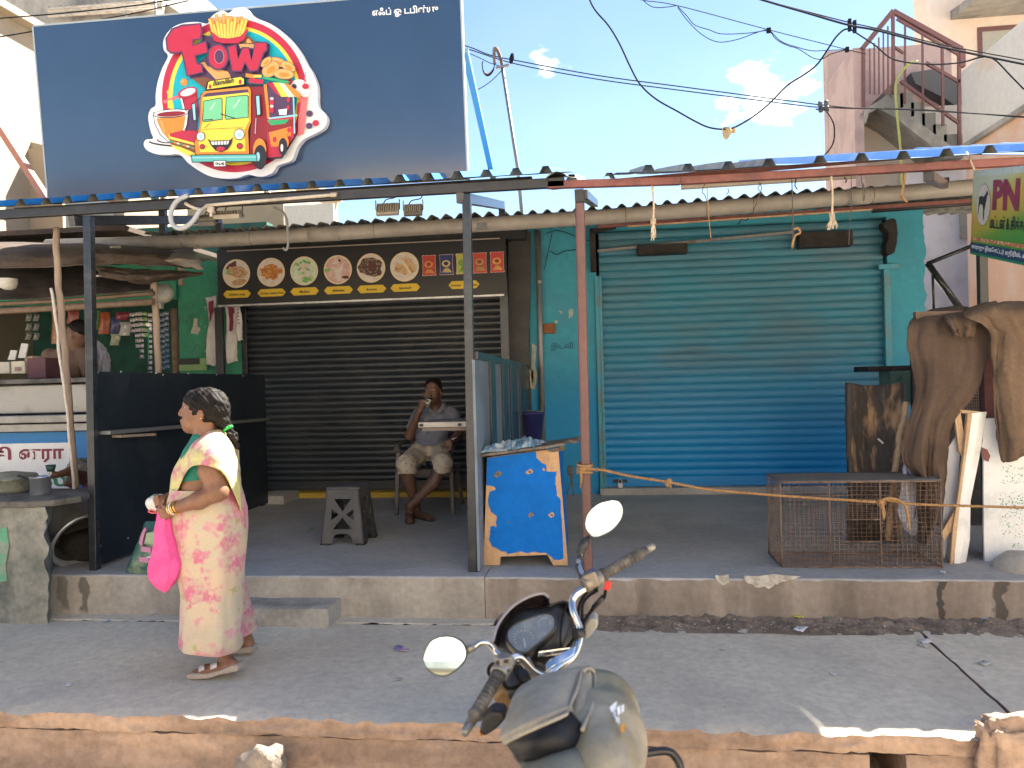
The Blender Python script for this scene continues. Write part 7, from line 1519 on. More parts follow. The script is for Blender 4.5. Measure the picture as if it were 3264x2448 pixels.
# legs and feet inside the sari
LY,RY = foot_y+.03,4.30
pr_ += [C(wp(450,800),wp(480,1150,4.06),.11,.075,.05),C(wp(475,1150,4.06),wp(530,1490,LY+.03),.07,.034,.03),C(wp(450,800),wp(540,1150,4.2),.11,.07,.05),C(wp(540,1150,4.2),wp(640,1400,RY),.06,.036,.03),
        C(wp(530,1490,LY+.03),wp(562,1532,LY),.032,.030,.02),C(wp(566,1530,LY),wp(430,1556,LY),.034,.030,.02),C(wp(430,1556,LY),wp(372,1574,LY),.030,.024,.02),C(wp(640,1390,RY),wp(655,1425,RY),.032,.03,.02),C(wp(652,1425,RY),wp(570,1440,RY),.03,.026,.02)]
for k in range(5): pr_.append(C(wp(372,1574,LY-.022+.011*k),wp(338+k*5,1582,LY-.026+.013*k),.0115-.0006*k,.009,.006))
sdf_mesh('body',pr_,.0062,skin,wo_)
def curl(X,Y,Z_): return .0035*np.sin(X*95+np.sin(Z_*60)*1.5)*np.sin(Z_*85+Y*40)+.0028*np.sin(X*190+Z_*150)*np.sin(Y*170)
hp = [EL(wp(440,152),(.112,.090,.098),None,.03),EL(wp(390,120),(.072,.078,.056),None,.03),EL(wp(485,190),(.064,.062,.066),None,.03),EL(wp(512,232),(.042,.040,.044),None,.02),EL(wp(530,262),(.026,.026,.028),None,.015),EL(wp(352,118),(.030,.060,.030),None,.02),EL(wp(425,205,4.075),(.030,.020,.040),None,.015),EL(wp(425,205,4.165),(.030,.020,.040),None,.015)]
cut_face = [CUT(wp(330,190),(.058,.10,.060)),CUT(wp(398,206,4.03),(.022,.02,.034))]
hp += cut_face
sdf_mesh('hair',hp,.0052,hairm,wo_,bumpf=curl)
sdf_mesh('hair_tail',[C(wp(545,285),wp(568,320),.020,.026,.01),C(wp(568,320),wp(598,380),.026,.010,.01)],.005,hairm,wo_,bumpf=lambda X,Y,Z_: .004*np.sin(X*160)*np.sin(Z_*150)+.003*np.sin(Y*220+Z_*90))
m = MB(); c_ = wp(542,276); ax_ = V(.5,0,-.8).normalized(); u_ = ax_.orthogonal().normalized(); w2 = ax_.cross(u_); m.tube([c_+(u_*cos(a)+w2*sin(a))*(.020+.004*sin(a*9)) for a in np.linspace(0,TAU,30)[:-1]],.0085,8,closed=True); m.build('hair_tie',mat('bright_green_band',(.03,.42,.08),.7,bump=.3),wo_)
m = MB(); c_ = wp(398,222,4.032); m.lathe([(0,-.006),(.006,0),(0,.006)],c_,8); m.build('earring',mat('gold',(.8,.5,.15),.3,metal=.9),wo_)
for Y in (4.080,4.160):
    m = MB(); m.lathe([(0,-.0085),(.006,-.006),(.0085,0),(.006,.006),(0,.0085)],wp(318,166,Y),10); e_ = m.build('eye',nailm,wo_)
    m = MB(); m.lathe([(0,0),(.005,0),(.004,.0025),(0,.003)],wp(311,166,Y-.002 if Y < 4.1 else Y+.002),8,axis=(-1,-.3 if Y < 4.1 else .3,0)); m.build('iris',M['cable'],e_)
for cx in (262,252,242,275):
    m = MB(); c_ = wp(cx,694+(262-cx)*.3,3.92); d = (wp(262,696,3.92)-wp(390,655,3.90)).normalized(); u_ = d.orthogonal().normalized(); w2 = d.cross(u_); m.tube([c_+(u_*cos(a)+w2*sin(a))*(.034) for a in np.linspace(0,TAU,22)[:-1]],.0035,6,closed=True); m.build('bangle',BM['gold'] if cx != 252 else M['white_paint'],wo_)
teal = mat('teal_blouse',(.005,.17,.13),.7,var=.08,bump=.1)
sdf_mesh('blouse',[EL(wp(438,435),(.137,.158,.125),None,.05),EL(wp(420,520),(.140,.150,.075),None,.05),C(wp(448,405,4.0),wp(455,468,3.968),.068,.072,.03),C(wp(440,390,FR),wp(425,470,4.29),.072,.066,.03),C(wp(425,340),wp(440,360),.075,.10,.04)],.009,teal,wo_,cut=lambda X,Y,Z_: np.maximum(Z_-wp(400,318).z-.10*np.abs(X-wp(430,0).x)/.12,wp(0,592).z-Z_))
# sari cloth with printed flowers
def flower_cloth(name,base,z_hem):
    m = mat(name,base,.72,var=.05,vs=200,bump=.12,bs=260); t = m.node_tree; n = t.nodes; l = t.links; b = n['Principled BSDF']; cur = b.inputs['Base Color'].links[0].from_socket
    g = n.new('ShaderNodeTexCoord'); sp_ = n.new('ShaderNodeSeparateXYZ'); gp2 = n.new('ShaderNodeNewGeometry'); l.new(gp2.outputs['Position'],sp_.inputs[0])
    nz_ = n.new('ShaderNodeTexNoise'); nz_.inputs['Scale'].default_value = 26; nz_.inputs['Detail'].default_value = 4; l.new(g.outputs['Object'],nz_.inputs['Vector'])
    def spots(scale,off,lo,hi,colr,st,det):
        mp_ = n.new('ShaderNodeMapping'); mp_.inputs['Location'].default_value = off; mp_.inputs['Scale'].default_value = (1,.55,1); l.new(g.outputs['Object'],mp_.inputs[0])
        ad = n.new('ShaderNodeVectorMath'); ad.operation = 'MULTIPLY_ADD'; l.new(nz_.outputs['Color'],ad.inputs[0]); ad.inputs[1].default_value = (det,)*3; l.new(mp_.outputs[0],ad.inputs[2])
        v = n.new('ShaderNodeTexVoronoi'); v.inputs['Scale'].default_value = scale; v.inputs['Randomness'].default_value = .8; l.new(ad.outputs[0],v.inputs['Vector'])
        mr = n.new('ShaderNodeMapRange'); mr.interpolation_type = 'SMOOTHSTEP'; l.new(v.outputs['Distance'],mr.inputs[0]); mr.inputs[1].default_value = hi; mr.inputs[2].default_value = lo
        hz = n.new('ShaderNodeMapRange'); l.new(sp_.outputs['Z'],hz.inputs[0]); hz.inputs[1].default_value = z_hem; hz.inputs[2].default_value = z_hem+.07
        ml = n.new('ShaderNodeMath'); ml.operation = 'MULTIPLY'; l.new(mr.outputs[0],ml.inputs[0]); l.new(hz.outputs[0],ml.inputs[1])
        m3 = n.new('ShaderNodeMath'); m3.operation = 'MULTIPLY'; l.new(ml.outputs[0],m3.inputs[0]); m3.inputs[1].default_value = st; return m3.outputs[0],colr
    cur_ = cur
    for fac,colr in (spots(5.2,(3,1,2),.20,.56,(.66,.42,.28),.4,.12),spots(7.5,(.2,.4,.1),.20,.56,(.50,.11,.22),.9,.15),spots(13,(1,2,3),.14,.40,(.52,.20,.30),.7,.10),spots(34,(1,2,3),.1,.4,(.66,.40,.36),.4,.06),spots(7.5,(.2,.4,.17),.05,.20,(.50,.07,.17),.75,.14),spots(9.5,(5,3,2),.08,.22,(.30,.32,.10),.8,.08)):
        mx = n.new('ShaderNodeMix'); mx.data_type = 'RGBA'; l.new(fac,mx.inputs['Factor']); l.new(cur_,mx.inputs['A']); mx.inputs['B'].default_value = (*colr,1); cur_ = mx.outputs['Result']
    l.new(cur_,b.inputs['Base Color']); b.inputs['Sheen Weight'].default_value = .15; b.inputs['Subsurface Weight'].default_value = .12; b.inputs['Subsurface Radius'].default_value = (.03,.025,.01); b.inputs['Subsurface Scale'].default_value = .4
    return m
sari = flower_cloth('floral_sari',(.47,.41,.30),.10)
def wr_(l_,r_,y,Y=WY,hd=.15,yr=None): return (400+l_/1.66,400+r_/1.66,1200+y/1.66,1200+(yr or y)/1.66,Y,hd)
def sfold(u,v): return 1.5*(.022*fbm((cos(u*6.283)*1.6,sin(u*6.283)*1.6,v*5))+(.010+.026*v*v)*sin(u*6.283*7+2.5*v+2*fbm((u*3,v*2,4)))*(.4+.6*max(0,fbm((u*2.5,v*1.2,7))+.5))+.010*sin(v*38+u*9)*max(0,fbm((u*3,v*4,11))))
loft('sari',[wr_(275,592,585,hd=.150),wr_(262,606,660,hd=.168),wr_(262,620,745,hd=.180),wr_(275,618,850,hd=.178),wr_(298,608,960,4.11,.165),wr_(316,602,1060,4.10,.155),wr_(326,600,1150,4.08,.15),wr_(322,600,1260,4.06,.15),wr_(318,598,1345,4.03,.15),wr_(316,596,1405,4.02,.15,1446)],sari,wo_,96,110,sfold)
loft('sari_back_fall',[wr_(470,606,1000,4.20,.10),wr_(490,612,1120,4.22,.12),wr_(500,648,1260,4.24,.13),wr_(505,662,1330,4.26,.13),wr_(510,672,1395,4.27,.13,1352)],sari,wo_,64,60,lambda u,v: sfold(u+.3,v))
def wrow(*pts): return [(400+x/1.66,1200+y/1.66,Y) for x,y,Y in pts]
pallu = flower_cloth('floral_pallu',(.58,.54,.22),1.02)
drape('sari_pallu',[wrow((385,322,4.16),(410,302,4.10),(450,285,4.09),(500,282,4.12),(530,292,4.20)),wrow((345,352,4.06),(390,345,3.99),(450,335,3.965),(530,340,4.01),(575,362,4.14)),wrow((292,425,4.06),(340,410,3.945),(430,405,3.885),(530,420,3.91),(594,440,4.09)),wrow((246,512,4.06),(310,470,3.955),(400,452,3.875),(510,475,3.87),(602,540,4.06)),wrow((236,590,4.06),(290,530,3.965),(372,466,3.885),(505,500,3.862),(604,620,4.07)),wrow((224,690,4.06),(275,595,3.975),(352,474,3.895),(500,495,3.862),(606,694,4.07))],pallu,wo_,nu=44,nv=44,fold=.006,fu=12,thick=.003,seed=4.4,edge=.003)
drape('sari_pallu',[wrow((520,290,4.20),(545,300,4.26),(540,310,4.33)),wrow((572,362,4.13),(592,380,4.22),(586,400,4.32)),wrow((594,470,4.08),(606,500,4.20),(596,520,4.30)),wrow((602,600,4.06),(612,620,4.20),(600,640,4.3)),wrow((604,705,4.06),(614,740,4.18),(606,760,4.28))],pallu,wo_,nu=20,nv=36,fold=.008,fu=9,thick=.003,seed=1.1,edge=.003)
sandal = mat('sandal_sole',(.36,.30,.26),.7,var=.1); strap = mat('pale_strap',(.52,.48,.47),.5,var=.06)
for pts,Y,ww in (([(318,1582),(340,1574),(430,1574),(500,1556),(560,1532),(592,1528),(594,1562),(500,1580),(440,1600),(360,1606),(325,1602)],LY,.085),([(560,1445),(610,1440),(650,1432),(672,1430),(670,1462),(630,1468),(570,1470)],RY,.08)):
    m = MB(); q = [wp(x,y,Y-ww/2) for x,y in pts]
    for v_ in q: v_.z = max(v_.z,.004)
    m.prism(q,(0,ww,0)); o = m.build('sandal',sandal,wo_,bevel=.006)
    if Y == LY:
        for (a,b_,c_) in (((388,1568),(410,1524),30),((450,1556),(462,1508),34)):
            mm = MB(); p0 = wp(a[0],a[1],Y-.045); p1 = wp((a[0]+b_[0])/2,b_[1]-8,Y); p2 = wp(a[0]+8,a[1]-4,Y+.045); w3 = V(c_*1.036e-3,0,.012)
            pth = bez(p0,p0+V(0,-.005,.04),p2+V(0,.005,.04),p2,10); mm.grid(lambda u,v: pth[int(round(u*10))]+w3*v+V(0,0,.004),10,3); mm.build('strap',strap,o,solid=.003)
# what she carries
pink = mat('pink_cotton',(.72,.085,.30),.75,col2=(.60,.06,.25),sc=8,var=.06,bump=.12,bs=150)
o = loft('cloth_bag',[wr_(176,200,688,3.94,.014),wr_(172,228,745,3.94,.030),wr_(164,246,820,3.95,.05),wr_(152,272,910,3.95,.062),wr_(142,290,985,3.95,.062),wr_(137,276,1060,3.95,.055),wr_(160,248,1105,3.95,.035),wr_(204,216,1142,3.95,.006)],pink,None,40,60,lambda u,v: .14*fbm((cos(u*6.28)*1.5,sin(u*6.28)*1.5,v*4))+.09*sin(u*6.28*6+v*4+2*fbm((u*4,v*3,1)))*(1-v*.6),caps=True)
tag(o,'bright pink cloth bag hanging from the hands of the woman','bag')
gsack = mat('green_printed_plastic',(.035,.115,.095),.4,col2=(.20,.26,.17),sc=9,lo=.48,hi=.66,var=.15,vs=40)
def gr(l_,r_,y,hd=.09): return (400+l_/1.66,400+r_/1.66,1200+y/1.66,1200+y/1.66,5.14,hd)
gs = thing('plastic_sack','dark green printed plastic sack standing on the platform edge behind the pink bag','sack',V(at(400+150/1.66,1820,Y=5.14).x,5.14,ZP))
loft('sack',[gr(105,250,765,.01),gr(95,285,800,.05),gr(78,296,860,.085),gr(52,300,930,.10),gr(28,300,990,.10),gr(12,300,1030,.09),gr(16,296,1044,.07)],gsack,gs,48,40,lambda u,v: .07*fbm((cos(u*6.28)*2,sin(u*6.28)*2,v*4)),caps=True)
inkp = mat('pink_print',(.52,.22,.36),.5); inkw = mat('pale_green_print',(.32,.42,.26),.5)
for pts,mt in (([(70,880),(85,830),(100,800),(108,805),(95,850),(85,900)],inkp),([(85,900),(130,905),(135,935),(80,925)],inkp),([(75,955),(150,960),(150,990),(70,980)],inkp),([(110,955),(140,950),(145,975),(115,978)],M['white_ink']),([(110,830),(150,820),(150,890),(100,885)],inkw),([(262,850),(285,870),(290,930),(270,920)],inkw)):
    m = MB(); m.prism([at(400+x/1.66,1200+y/1.66,Y=5.030) for x,y in pts],(0,.03,0)); m.build('print',mt,gs)
bd_ = thing('small_bundle','small white and green plastic bundle in the far hand of the woman','bundle',wp(150,700,4.17))
loft('bundle',[wr_(150,196,622,4.17,.01),wr_(122,200,645,4.17,.035),wr_(112,200,672,4.17,.04),wr_(128,196,700,4.17,.03),wr_(160,185,716,4.17,.008)],mat('white_green_plastic',(.60,.62,.62),.4,col2=(.06,.22,.15),sc=11,lo=.50,hi=.56),bd_,30,24,lambda u,v: .1*fbm((u*9,v*4,1)),caps=True)
m = MB(); m.tube(crom([wp(168,722,4.02),wp(140,722,4.03),wp(122,714,4.04),wp(136,706,4.04),wp(166,714,4.02)],5),.004,6); m.build('handle',mat('coral_string',(.75,.12,.12),.6),bd_)
# ------------------------------------------------------------------ the man in the chair
MY = 7.50
def mp_(cx,cy,Y=MY): return at(960+cx/2.765,1180+cy/2.765,Y=Y)
mo = thing('person','man in grey shirt and beige shorts seated with crossed ankles sipping from a glass','person',V(mp_(1130,800).x,7.6,ZP))
pr_ = [EL(mp_(1163,165),(.078,.095,.100),None,.02),EL(mp_(1148,225,7.455),(.062,.060,.082),None,.03),EL(mp_(1140,272,7.445),(.042,.042,.032),None,.025),C(mp_(1136,190,7.40),mp_(1130,232,7.375),.010,.017,.015),EL(mp_(1131,234,7.378),(.021,.014,.011),None,.01),
       C(mp_(1100,176,7.415),mp_(1175,172,7.42),.013,.013,.02),EL(mp_(1106,225,7.425),(.022,.02,.02),None,.02),EL(mp_(1182,222,7.432),(.022,.02,.02),None,.02),EL(mp_(1138,262,7.398),(.024,.012,.010),None,.01),
       CUT(mp_(1110,197,7.398),(.014,.010,.008)),CUT(mp_(1166,194,7.402),(.014,.010,.008)),EL(mp_(1236,215,7.50),(.010,.020,.032),None,.006),EL(mp_(1086,218,7.49),(.010,.020,.032),None,.006),
       C(mp_(1178,270,7.52),mp_(1185,360,7.56),.058,.068,.03),EL(mp_(1170,440,7.58),(.17,.105,.13),None,.05),EL(mp_(1150,580,7.55),(.155,.13,.14),None,.06),
       C(mp_(1035,395,7.58),mp_(955,575,7.44),.058,.046,.03),C(mp_(955,575,7.44),mp_(1040,365,7.33),.046,.029,.02),C(mp_(1330,385,7.58),mp_(1405,545,7.48),.058,.046,.03),C(mp_(1405,545,7.48),mp_(1335,612,7.30),.044,.030,.02),
       EL(mp_(1062,312,7.325),(.034,.024,.046),None,.015),EL(mp_(1300,640,7.265),(.042,.024,.040),None,.015)]
fingers([mp_(1040+k*14,285+k*12,7.31) for k in range(4)],[[mp_(1062+k*10,262+k*15,7.30),mp_(1094+k*6,262+k*15,7.295),mp_(1120+k*2,272+k*13,7.315)] for k in range(4)],.0092)
fingers([mp_(1085,318,7.335)],[[mp_(1104,322,7.345),mp_(1122,306,7.35)]],.0105)
fingers([mp_(1268+k*20,655+k*4,7.25) for k in range(4)],[[mp_(1256+k*18,682+k*5,7.235),mp_(1252+k*15,706+k*3,7.235)] for k in range(4)],.0092)
fingers([mp_(1270,636,7.26)],[[mp_(1248,650,7.25),mp_(1238,672,7.245)]],.0105)
KN1,KN2 = mp_(925,830,7.08),mp_(1245,815,7.12)
AN1,AN2 = mp_(1010,1195,7.17),mp_(958,1200,7.04)
pr_ += [C(mp_(1050,730,7.52),KN1,.09,.07,.04),C(mp_(1230,730,7.52),KN2,.09,.07,.04),C(KN1,mp_(945,970,7.12),.062,.058,.03),C(mp_(945,970,7.12),AN1,.058,.036,.02),C(KN2,mp_(1175,980,7.10),.062,.058,.03),C(mp_(1175,980,7.10),AN2,.058,.036,.02)]
f1 = mp_(1130,1305,7.02); f1.z = ZP+.028; f2 = mp_(960,1330,6.90); f2.z = ZP+.026
h1 = V(AN1.x,AN1.y+.02,ZP+.045); h2 = V(AN2.x-.01,AN2.y+.02,ZP+.045)
pr_ += [C(AN1,h1,.038,.036,.02),C(h1,f1,.038,.026,.02),C(AN2,h2,.038,.036,.02),C(h2,f2,.038,.026,.02)]
for f_,h_ in ((f1,h1),(f2,h2)):
    d = (f_-h_).normalized(); s_ = V(-d.y,d.x,0).normalized()
    for k in range(5): pr_.append(C(f_+s_*(-.026+.013*k),f_+d*(.040-.004*k)+s_*(-.028+.014*k)-V(0,0,.006),.011,.009,.006))
sdf_mesh('body',pr_,.0075,skin2,mo)
sdf_mesh('hair',[EL(mp_(1166,140,7.515),(.086,.098,.082),None,.02),EL(mp_(1166,190,7.55),(.080,.07,.08),None,.02),CUT(mp_(1140,215,7.40),(.072,.085,.070)),CUT(mp_(1236,225,7.49),(.02,.03,.035)),CUT(mp_(1086,225,7.48),(.02,.03,.035))],.006,hairm,mo,bumpf=lambda X,Y,Z_: .002*np.sin(X*230)*np.sin(Z_*210+Y*170))
sdf_mesh('moustache',[C(mp_(1112,252,7.388),mp_(1136,247,7.380),.006,.008,.006),C(mp_(1136,247,7.380),mp_(1164,251,7.390),.008,.006,.006)],.004,hairm,mo)
for cx,cy,Y in ((1111,196,7.408),(1166,193,7.412)):
    m = MB(); m.lathe([(0,-.010),(.008,-.006),(.010,0),(.008,.006),(0,.010)],mp_(cx,cy,Y),10,axis=(0,-1,0)); e_ = m.build('eye',nailm,mo)
    m = MB(); m.lathe([(0,0),(.0055,0),(.004,.002),(0,.0025)],mp_(cx-2,cy,Y-.0095),8,axis=(0,-1,0)); m.build('iris',M['cable'],e_)
shirt = mat('grey_check_shirt',(.135,.145,.185),.85,var=.06,bump=.1); t = shirt.node_tree; n = t.nodes; b_ = n['Principled BSDF']; src = b_.inputs['Base Color'].links[0].from_socket
g = n.new('ShaderNodeTexCoord'); sp_ = n.new('ShaderNodeSeparateXYZ'); t.links.new(g.outputs['Object'],sp_.inputs[0]); lines = []
for axn in 'XZ':
    a = n.new('ShaderNodeMath'); a.operation = 'SINE'; mu = n.new('ShaderNodeMath'); mu.operation = 'MULTIPLY'; t.links.new(sp_.outputs[axn],mu.inputs[0]); mu.inputs[1].default_value = 330; t.links.new(mu.outputs[0],a.inputs[0])
    mr = n.new('ShaderNodeMapRange'); t.links.new(a.outputs[0],mr.inputs[0]); mr.inputs[1].default_value = .55; mr.inputs[2].default_value = .95; lines.append(mr.outputs[0])
mxm = n.new('ShaderNodeMath'); mxm.operation = 'MAXIMUM'; t.links.new(lines[0],mxm.inputs[0]); t.links.new(lines[1],mxm.inputs[1]); ms = n.new('ShaderNodeMath'); ms.operation = 'MULTIPLY'; t.links.new(mxm.outputs[0],ms.inputs[0]); ms.inputs[1].default_value = .5
mx = n.new('ShaderNodeMix'); mx.data_type = 'RGBA'; t.links.new(ms.outputs[0],mx.inputs['Factor']); t.links.new(src,mx.inputs['A']); mx.inputs['B'].default_value = (.22,.215,.23,1); t.links.new(mx.outputs['Result'],b_.inputs['Base Color'])
wrk = lambda X,Y,Z_: .004*np.sin(Z_*70+np.sin(X*30)*1.6+Y*20)*np.sin(X*22+1.0)+.003*np.sin(Z_*40-X*60)
zc = mp_(0,335).z
sdf_mesh('shirt',[EL(mp_(1170,440,7.58),(.190,.122,.135),None,.05),EL(mp_(1150,575,7.545),(.170,.147,.135),None,.06),C(mp_(1040,395,7.58),mp_(990,505,7.50),.074,.068,.03),C(mp_(1328,388,7.58),mp_(1372,485,7.52),.074,.068,.03),C(mp_(1120,335,7.57),mp_(1250,330,7.58),.05,.05,.03),EL(mp_(1145,650,7.53),(.172,.145,.07),None,.03),CUT(mp_(1180,318,7.46),(.04,.07,.05))],.008,shirt,mo,bumpf=wrk,cut=lambda X,Y,Z_: mp_(0,676).z-Z_)
m = MB()
for s_ in (-1,1): m.prism([mp_(1180+s_*10,370,7.445),mp_(1180+s_*70,300,7.475),mp_(1180+s_*82,335,7.47),mp_(1180+s_*48,372,7.45)],(0,.006,0))
m.build('collar',shirt,mo)
shorts = mat('beige_dotted_shorts',(.50,.43,.33),.85,col2=(.44,.37,.28),sc=6,var=.05,bump=.12); t = shorts.node_tree; n = t.nodes; b_ = n['Principled BSDF']; src = b_.inputs['Base Color'].links[0].from_socket
g = n.new('ShaderNodeTexCoord'); vv = n.new('ShaderNodeTexVoronoi'); vv.inputs['Scale'].default_value = 22; t.links.new(g.outputs['Object'],vv.inputs['Vector']); mr = n.new('ShaderNodeMapRange'); t.links.new(vv.outputs['Distance'],mr.inputs[0]); mr.inputs[1].default_value = .17; mr.inputs[2].default_value = .13
mx = n.new('ShaderNodeMix'); mx.data_type = 'RGBA'; t.links.new(mr.outputs[0],mx.inputs['Factor']); t.links.new(src,mx.inputs['A']); mx.inputs['B'].default_value = (.06,.05,.05,1); t.links.new(mx.outputs['Result'],b_.inputs['Base Color'])
sdf_mesh('shorts',[EL(mp_(1130,705,7.55),(.18,.15,.10),None,.04),C(mp_(1050,730,7.50),KN1+V(0,.02,.0),.105,.092,.05),C(mp_(1230,730,7.50),KN2+V(0,.02,.0),.105,.090,.05),C(KN1+V(0,0,.0),KN1+V(.01,.0,-.055),.090,.086,.03),C(KN2,KN2+V(.0,.0,-.05),.088,.084,.03)],.008,shorts,mo,bumpf=lambda X,Y,Z_: .005*np.sin(X*45+Z_*60)*np.sin(Y*35)+.003*np.sin(Z_*90+X*30),cut=lambda X,Y,Z_: np.maximum(mp_(0,918,7.1).z-Z_,-1))
m = MB(); c_ = mp_(1338,606,7.30); m.tube([c_+V(.033*cos(a),.033*sin(a)*.8,.012*cos(a)) for a in np.linspace(0,TAU,20)[:-1]],.008,6,closed=True); m.build('wristwatch',M['alu'],mo)
for f_,h_ in ((f1,h1),(f2,h2)):
    m = MB(); d = (f_-h_); d.z = 0; d.normalize(); s_ = V(-d.y,d.x,0); a = V(h_.x,h_.y,ZP+.002)-d*.045; b2 = V(f_.x,f_.y,ZP+.002)+d*.05
    m.prism([a-s_*.035,a+s_*.035,a.lerp(b2,.6)+s_*.045,b2+s_*.035,b2+d*.015,b2-s_*.035,a.lerp(b2,.6)-s_*.045],(0,0,.014)); o = m.build('sandal',mat('dark_sandal',(.05,.042,.038),.7) if f_ is f1 else BM['dark_sandal'],mo,bevel=.004)
gt = thing('tea_glass','small tea glass held to the mouth of the seated man','glass',mp_(1116,322,7.33))
gax = V(.25,-.55,.8).normalized(); c_ = mp_(1112,322,7.335)
m = MB(); m.lathe([(0,0),(.019,0),(.026,.075),(.0245,.075),(.018,.004),(0,.004)],c_,20,axis=gax); m.build('tumbler',mat('frosty_glass',(.62,.62,.55),.15,trans=.35,var=0),gt)
m = MB(); m.lathe([(0,.006),(.0175,.006),(.021,.040),(0,.040)],c_,16,axis=gax); m.build('tea',mat('milky_tea',(.42,.26,.14),.3),gt)
# ------------------------------------------------------------------ two people in the tea stall
def simple_person(lb,parts,hair,cloth,sk,clothmat,h=.012,lower=None,lowmat=None):
    o = thing('person',lb,'person',parts['base']); sdf_mesh('body',parts['body'],h,sk,o); sdf_mesh('hair',hair,h*.8,parts['hairmat'],o,bumpf=lambda X,Y,Z_: .003*np.sin(X*140)*np.sin(Z_*130+Y*90)); sdf_mesh('shirt',cloth,h,clothmat,o)
    if lower: sdf_mesh('lungi',lower,h,lowmat,o)
    return o
def vp(x,y,Y=6.95): return at(x,y,Y=Y)
b0 = vp(215,1200); b0 = V(b0.x,6.95,ZP)
hd_ = vp(246,1062)
vb = [EL(hd_,(.095,.085,.115),None,.02),EL(hd_+V(-.05,-.02,-.05),(.055,.055,.07),None,.03),C(hd_+V(-.09,-.02,.0),hd_+V(-.108,-.025,-.035),.011,.016,.015),EL(hd_+V(.01,-.085,-.02),(.02,.01,.03),None,.006),C(hd_+V(.02,0,-.08),vp(225,1115),.055,.065,.03),EL(vp(212,1165),(.19,.13,.17),None,.06),EL(V(b0.x,6.95,1.25),(.17,.13,.3),None,.08),
      C(vp(270,1130),vp(282,1205,6.8),.06,.045,.03),C(vp(160,1135),vp(150,1205,6.75),.06,.045,.03),C(vp(150,1205,6.75),vp(190,1222,6.5),.042,.03,.02),C(vp(282,1205,6.8),vp(250,1222,6.5),.042,.03,.02),EL(vp(196,1222,6.47),(.035,.045,.02),None,.01),EL(vp(245,1222,6.47),(.035,.045,.02),None,.01),
      C(V(b0.x-.08,6.95,1.0),V(b0.x-.09,6.95,ZP+.08),.09,.05,.04),C(V(b0.x+.08,6.95,1.0),V(b0.x+.09,6.95,ZP+.08),.09,.05,.04),C(V(b0.x-.09,6.95,ZP+.05),V(b0.x-.1,6.78,ZP+.04),.045,.03,.02),C(V(b0.x+.09,6.95,ZP+.05),V(b0.x+.1,6.78,ZP+.04),.045,.03,.02)]
simple_person('dark haired vendor in a brown shirt behind the tea counter, half hidden by the poles',dict(base=b0,body=vb,hairmat=hairm),[EL(hd_+V(.018,.01,.035),(.102,.094,.098),None,.02),CUT(hd_+V(-.095,-.02,-.055),(.075,.09,.085))],
              [EL(vp(212,1165),(.205,.145,.178),None,.06),EL(V(b0.x,6.95,1.25),(.185,.145,.3),None,.08),C(vp(270,1130),vp(278,1180,6.85),.075,.06,.03),C(vp(160,1135),vp(153,1180,6.82),.075,.06,.03)],skin2,mat('brown_shirt',(.16,.10,.075),.85,col2=(.12,.075,.055),sc=5,var=.08),.012,[EL(V(b0.x,6.95,.85),(.17,.14,.55),None,.05)],mat('dark_lungi',(.06,.07,.12),.9))
def bpx(x,y,Y=5.72): return at(x,y,Y=Y)
hd_ = bpx(252,1502); b0 = V(bpx(300,1500).x+.02,5.9,ZP)
bb = [EL(hd_,(.085,.092,.080),None,.02),EL(hd_+V(-.005,-.07,-.065),(.055,.055,.06),None,.03),C(hd_+V(-.02,-.12,-.06),hd_+V(-.025,-.13,-.09),.01,.015,.015),C(hd_+V(.04,.03,-.03),hd_+V(.13,.12,-.06),.055,.065,.03),C(hd_+V(.13,.12,-.06),V(b0.x+.1,5.98,.68),.13,.15,.06),EL(V(b0.x+.1,5.98,.56),(.15,.15,.13),None,.05),
      C(hd_+V(.06,.05,-.10),bpx(222,1502,5.5),.045,.032,.03),C(bpx(222,1502,5.5),bpx(182,1514,5.35),.032,.024,.02),EL(bpx(172,1512,5.33),(.035,.022,.024),None,.012),C(V(b0.x+.06,5.9,.55),V(b0.x-.02,5.66,.62),.08,.06,.03),C(V(b0.x-.02,5.66,.62),V(b0.x+.0,5.72,ZP+.06),.055,.04,.03),C(V(b0.x+.18,5.9,.55),V(b0.x+.16,5.66,.62),.08,.06,.03),C(V(b0.x+.16,5.66,.62),V(b0.x+.15,5.72,ZP+.06),.055,.04,.03),C(V(b0.x+.0,5.72,ZP+.04),V(b0.x-.02,5.6,ZP+.03),.038,.028,.02),C(V(b0.x+.15,5.72,ZP+.04),V(b0.x+.15,5.6,ZP+.03),.038,.028,.02)]
for k in range(4): bb.append(C(bpx(170,1506,5.325)+V(0,0,-.012*k),bpx(156,1508,5.31)+V(0,.01,-.013*k),.009,.008,.005))
bb.append(C(bpx(176,1516,5.31),bpx(162,1500,5.30),.010,.009,.006))
simple_person('grey haired person crouching behind the black post, reaching over the stove',dict(base=b0,body=bb,hairmat=mat('grey_hair',(.22,.205,.19),.7,col2=(.10,.09,.085),sc=25,var=.3,bump=.4)),[EL(hd_+V(.005,.012,.028),(.094,.098,.076),None,.02),CUT(hd_+V(-.02,-.10,-.08),(.09,.075,.07))],
              [C(hd_+V(.11,.10,-.075),V(b0.x+.1,5.98,.68),.145,.165,.06),EL(V(b0.x+.1,5.98,.6),(.165,.165,.12),None,.05)],skin2,mat('purple_shirt',(.16,.05,.22),.85,var=.1),.011,[C(V(b0.x+.06,5.92,.55),V(b0.x-.02,5.67,.60),.095,.08,.03),C(V(b0.x+.18,5.92,.55),V(b0.x+.16,5.67,.60),.095,.08,.03),EL(V(b0.x+.11,5.95,.52),(.17,.17,.12),None,.04)],mat('blue_lungi',(.05,.07,.2),.9))
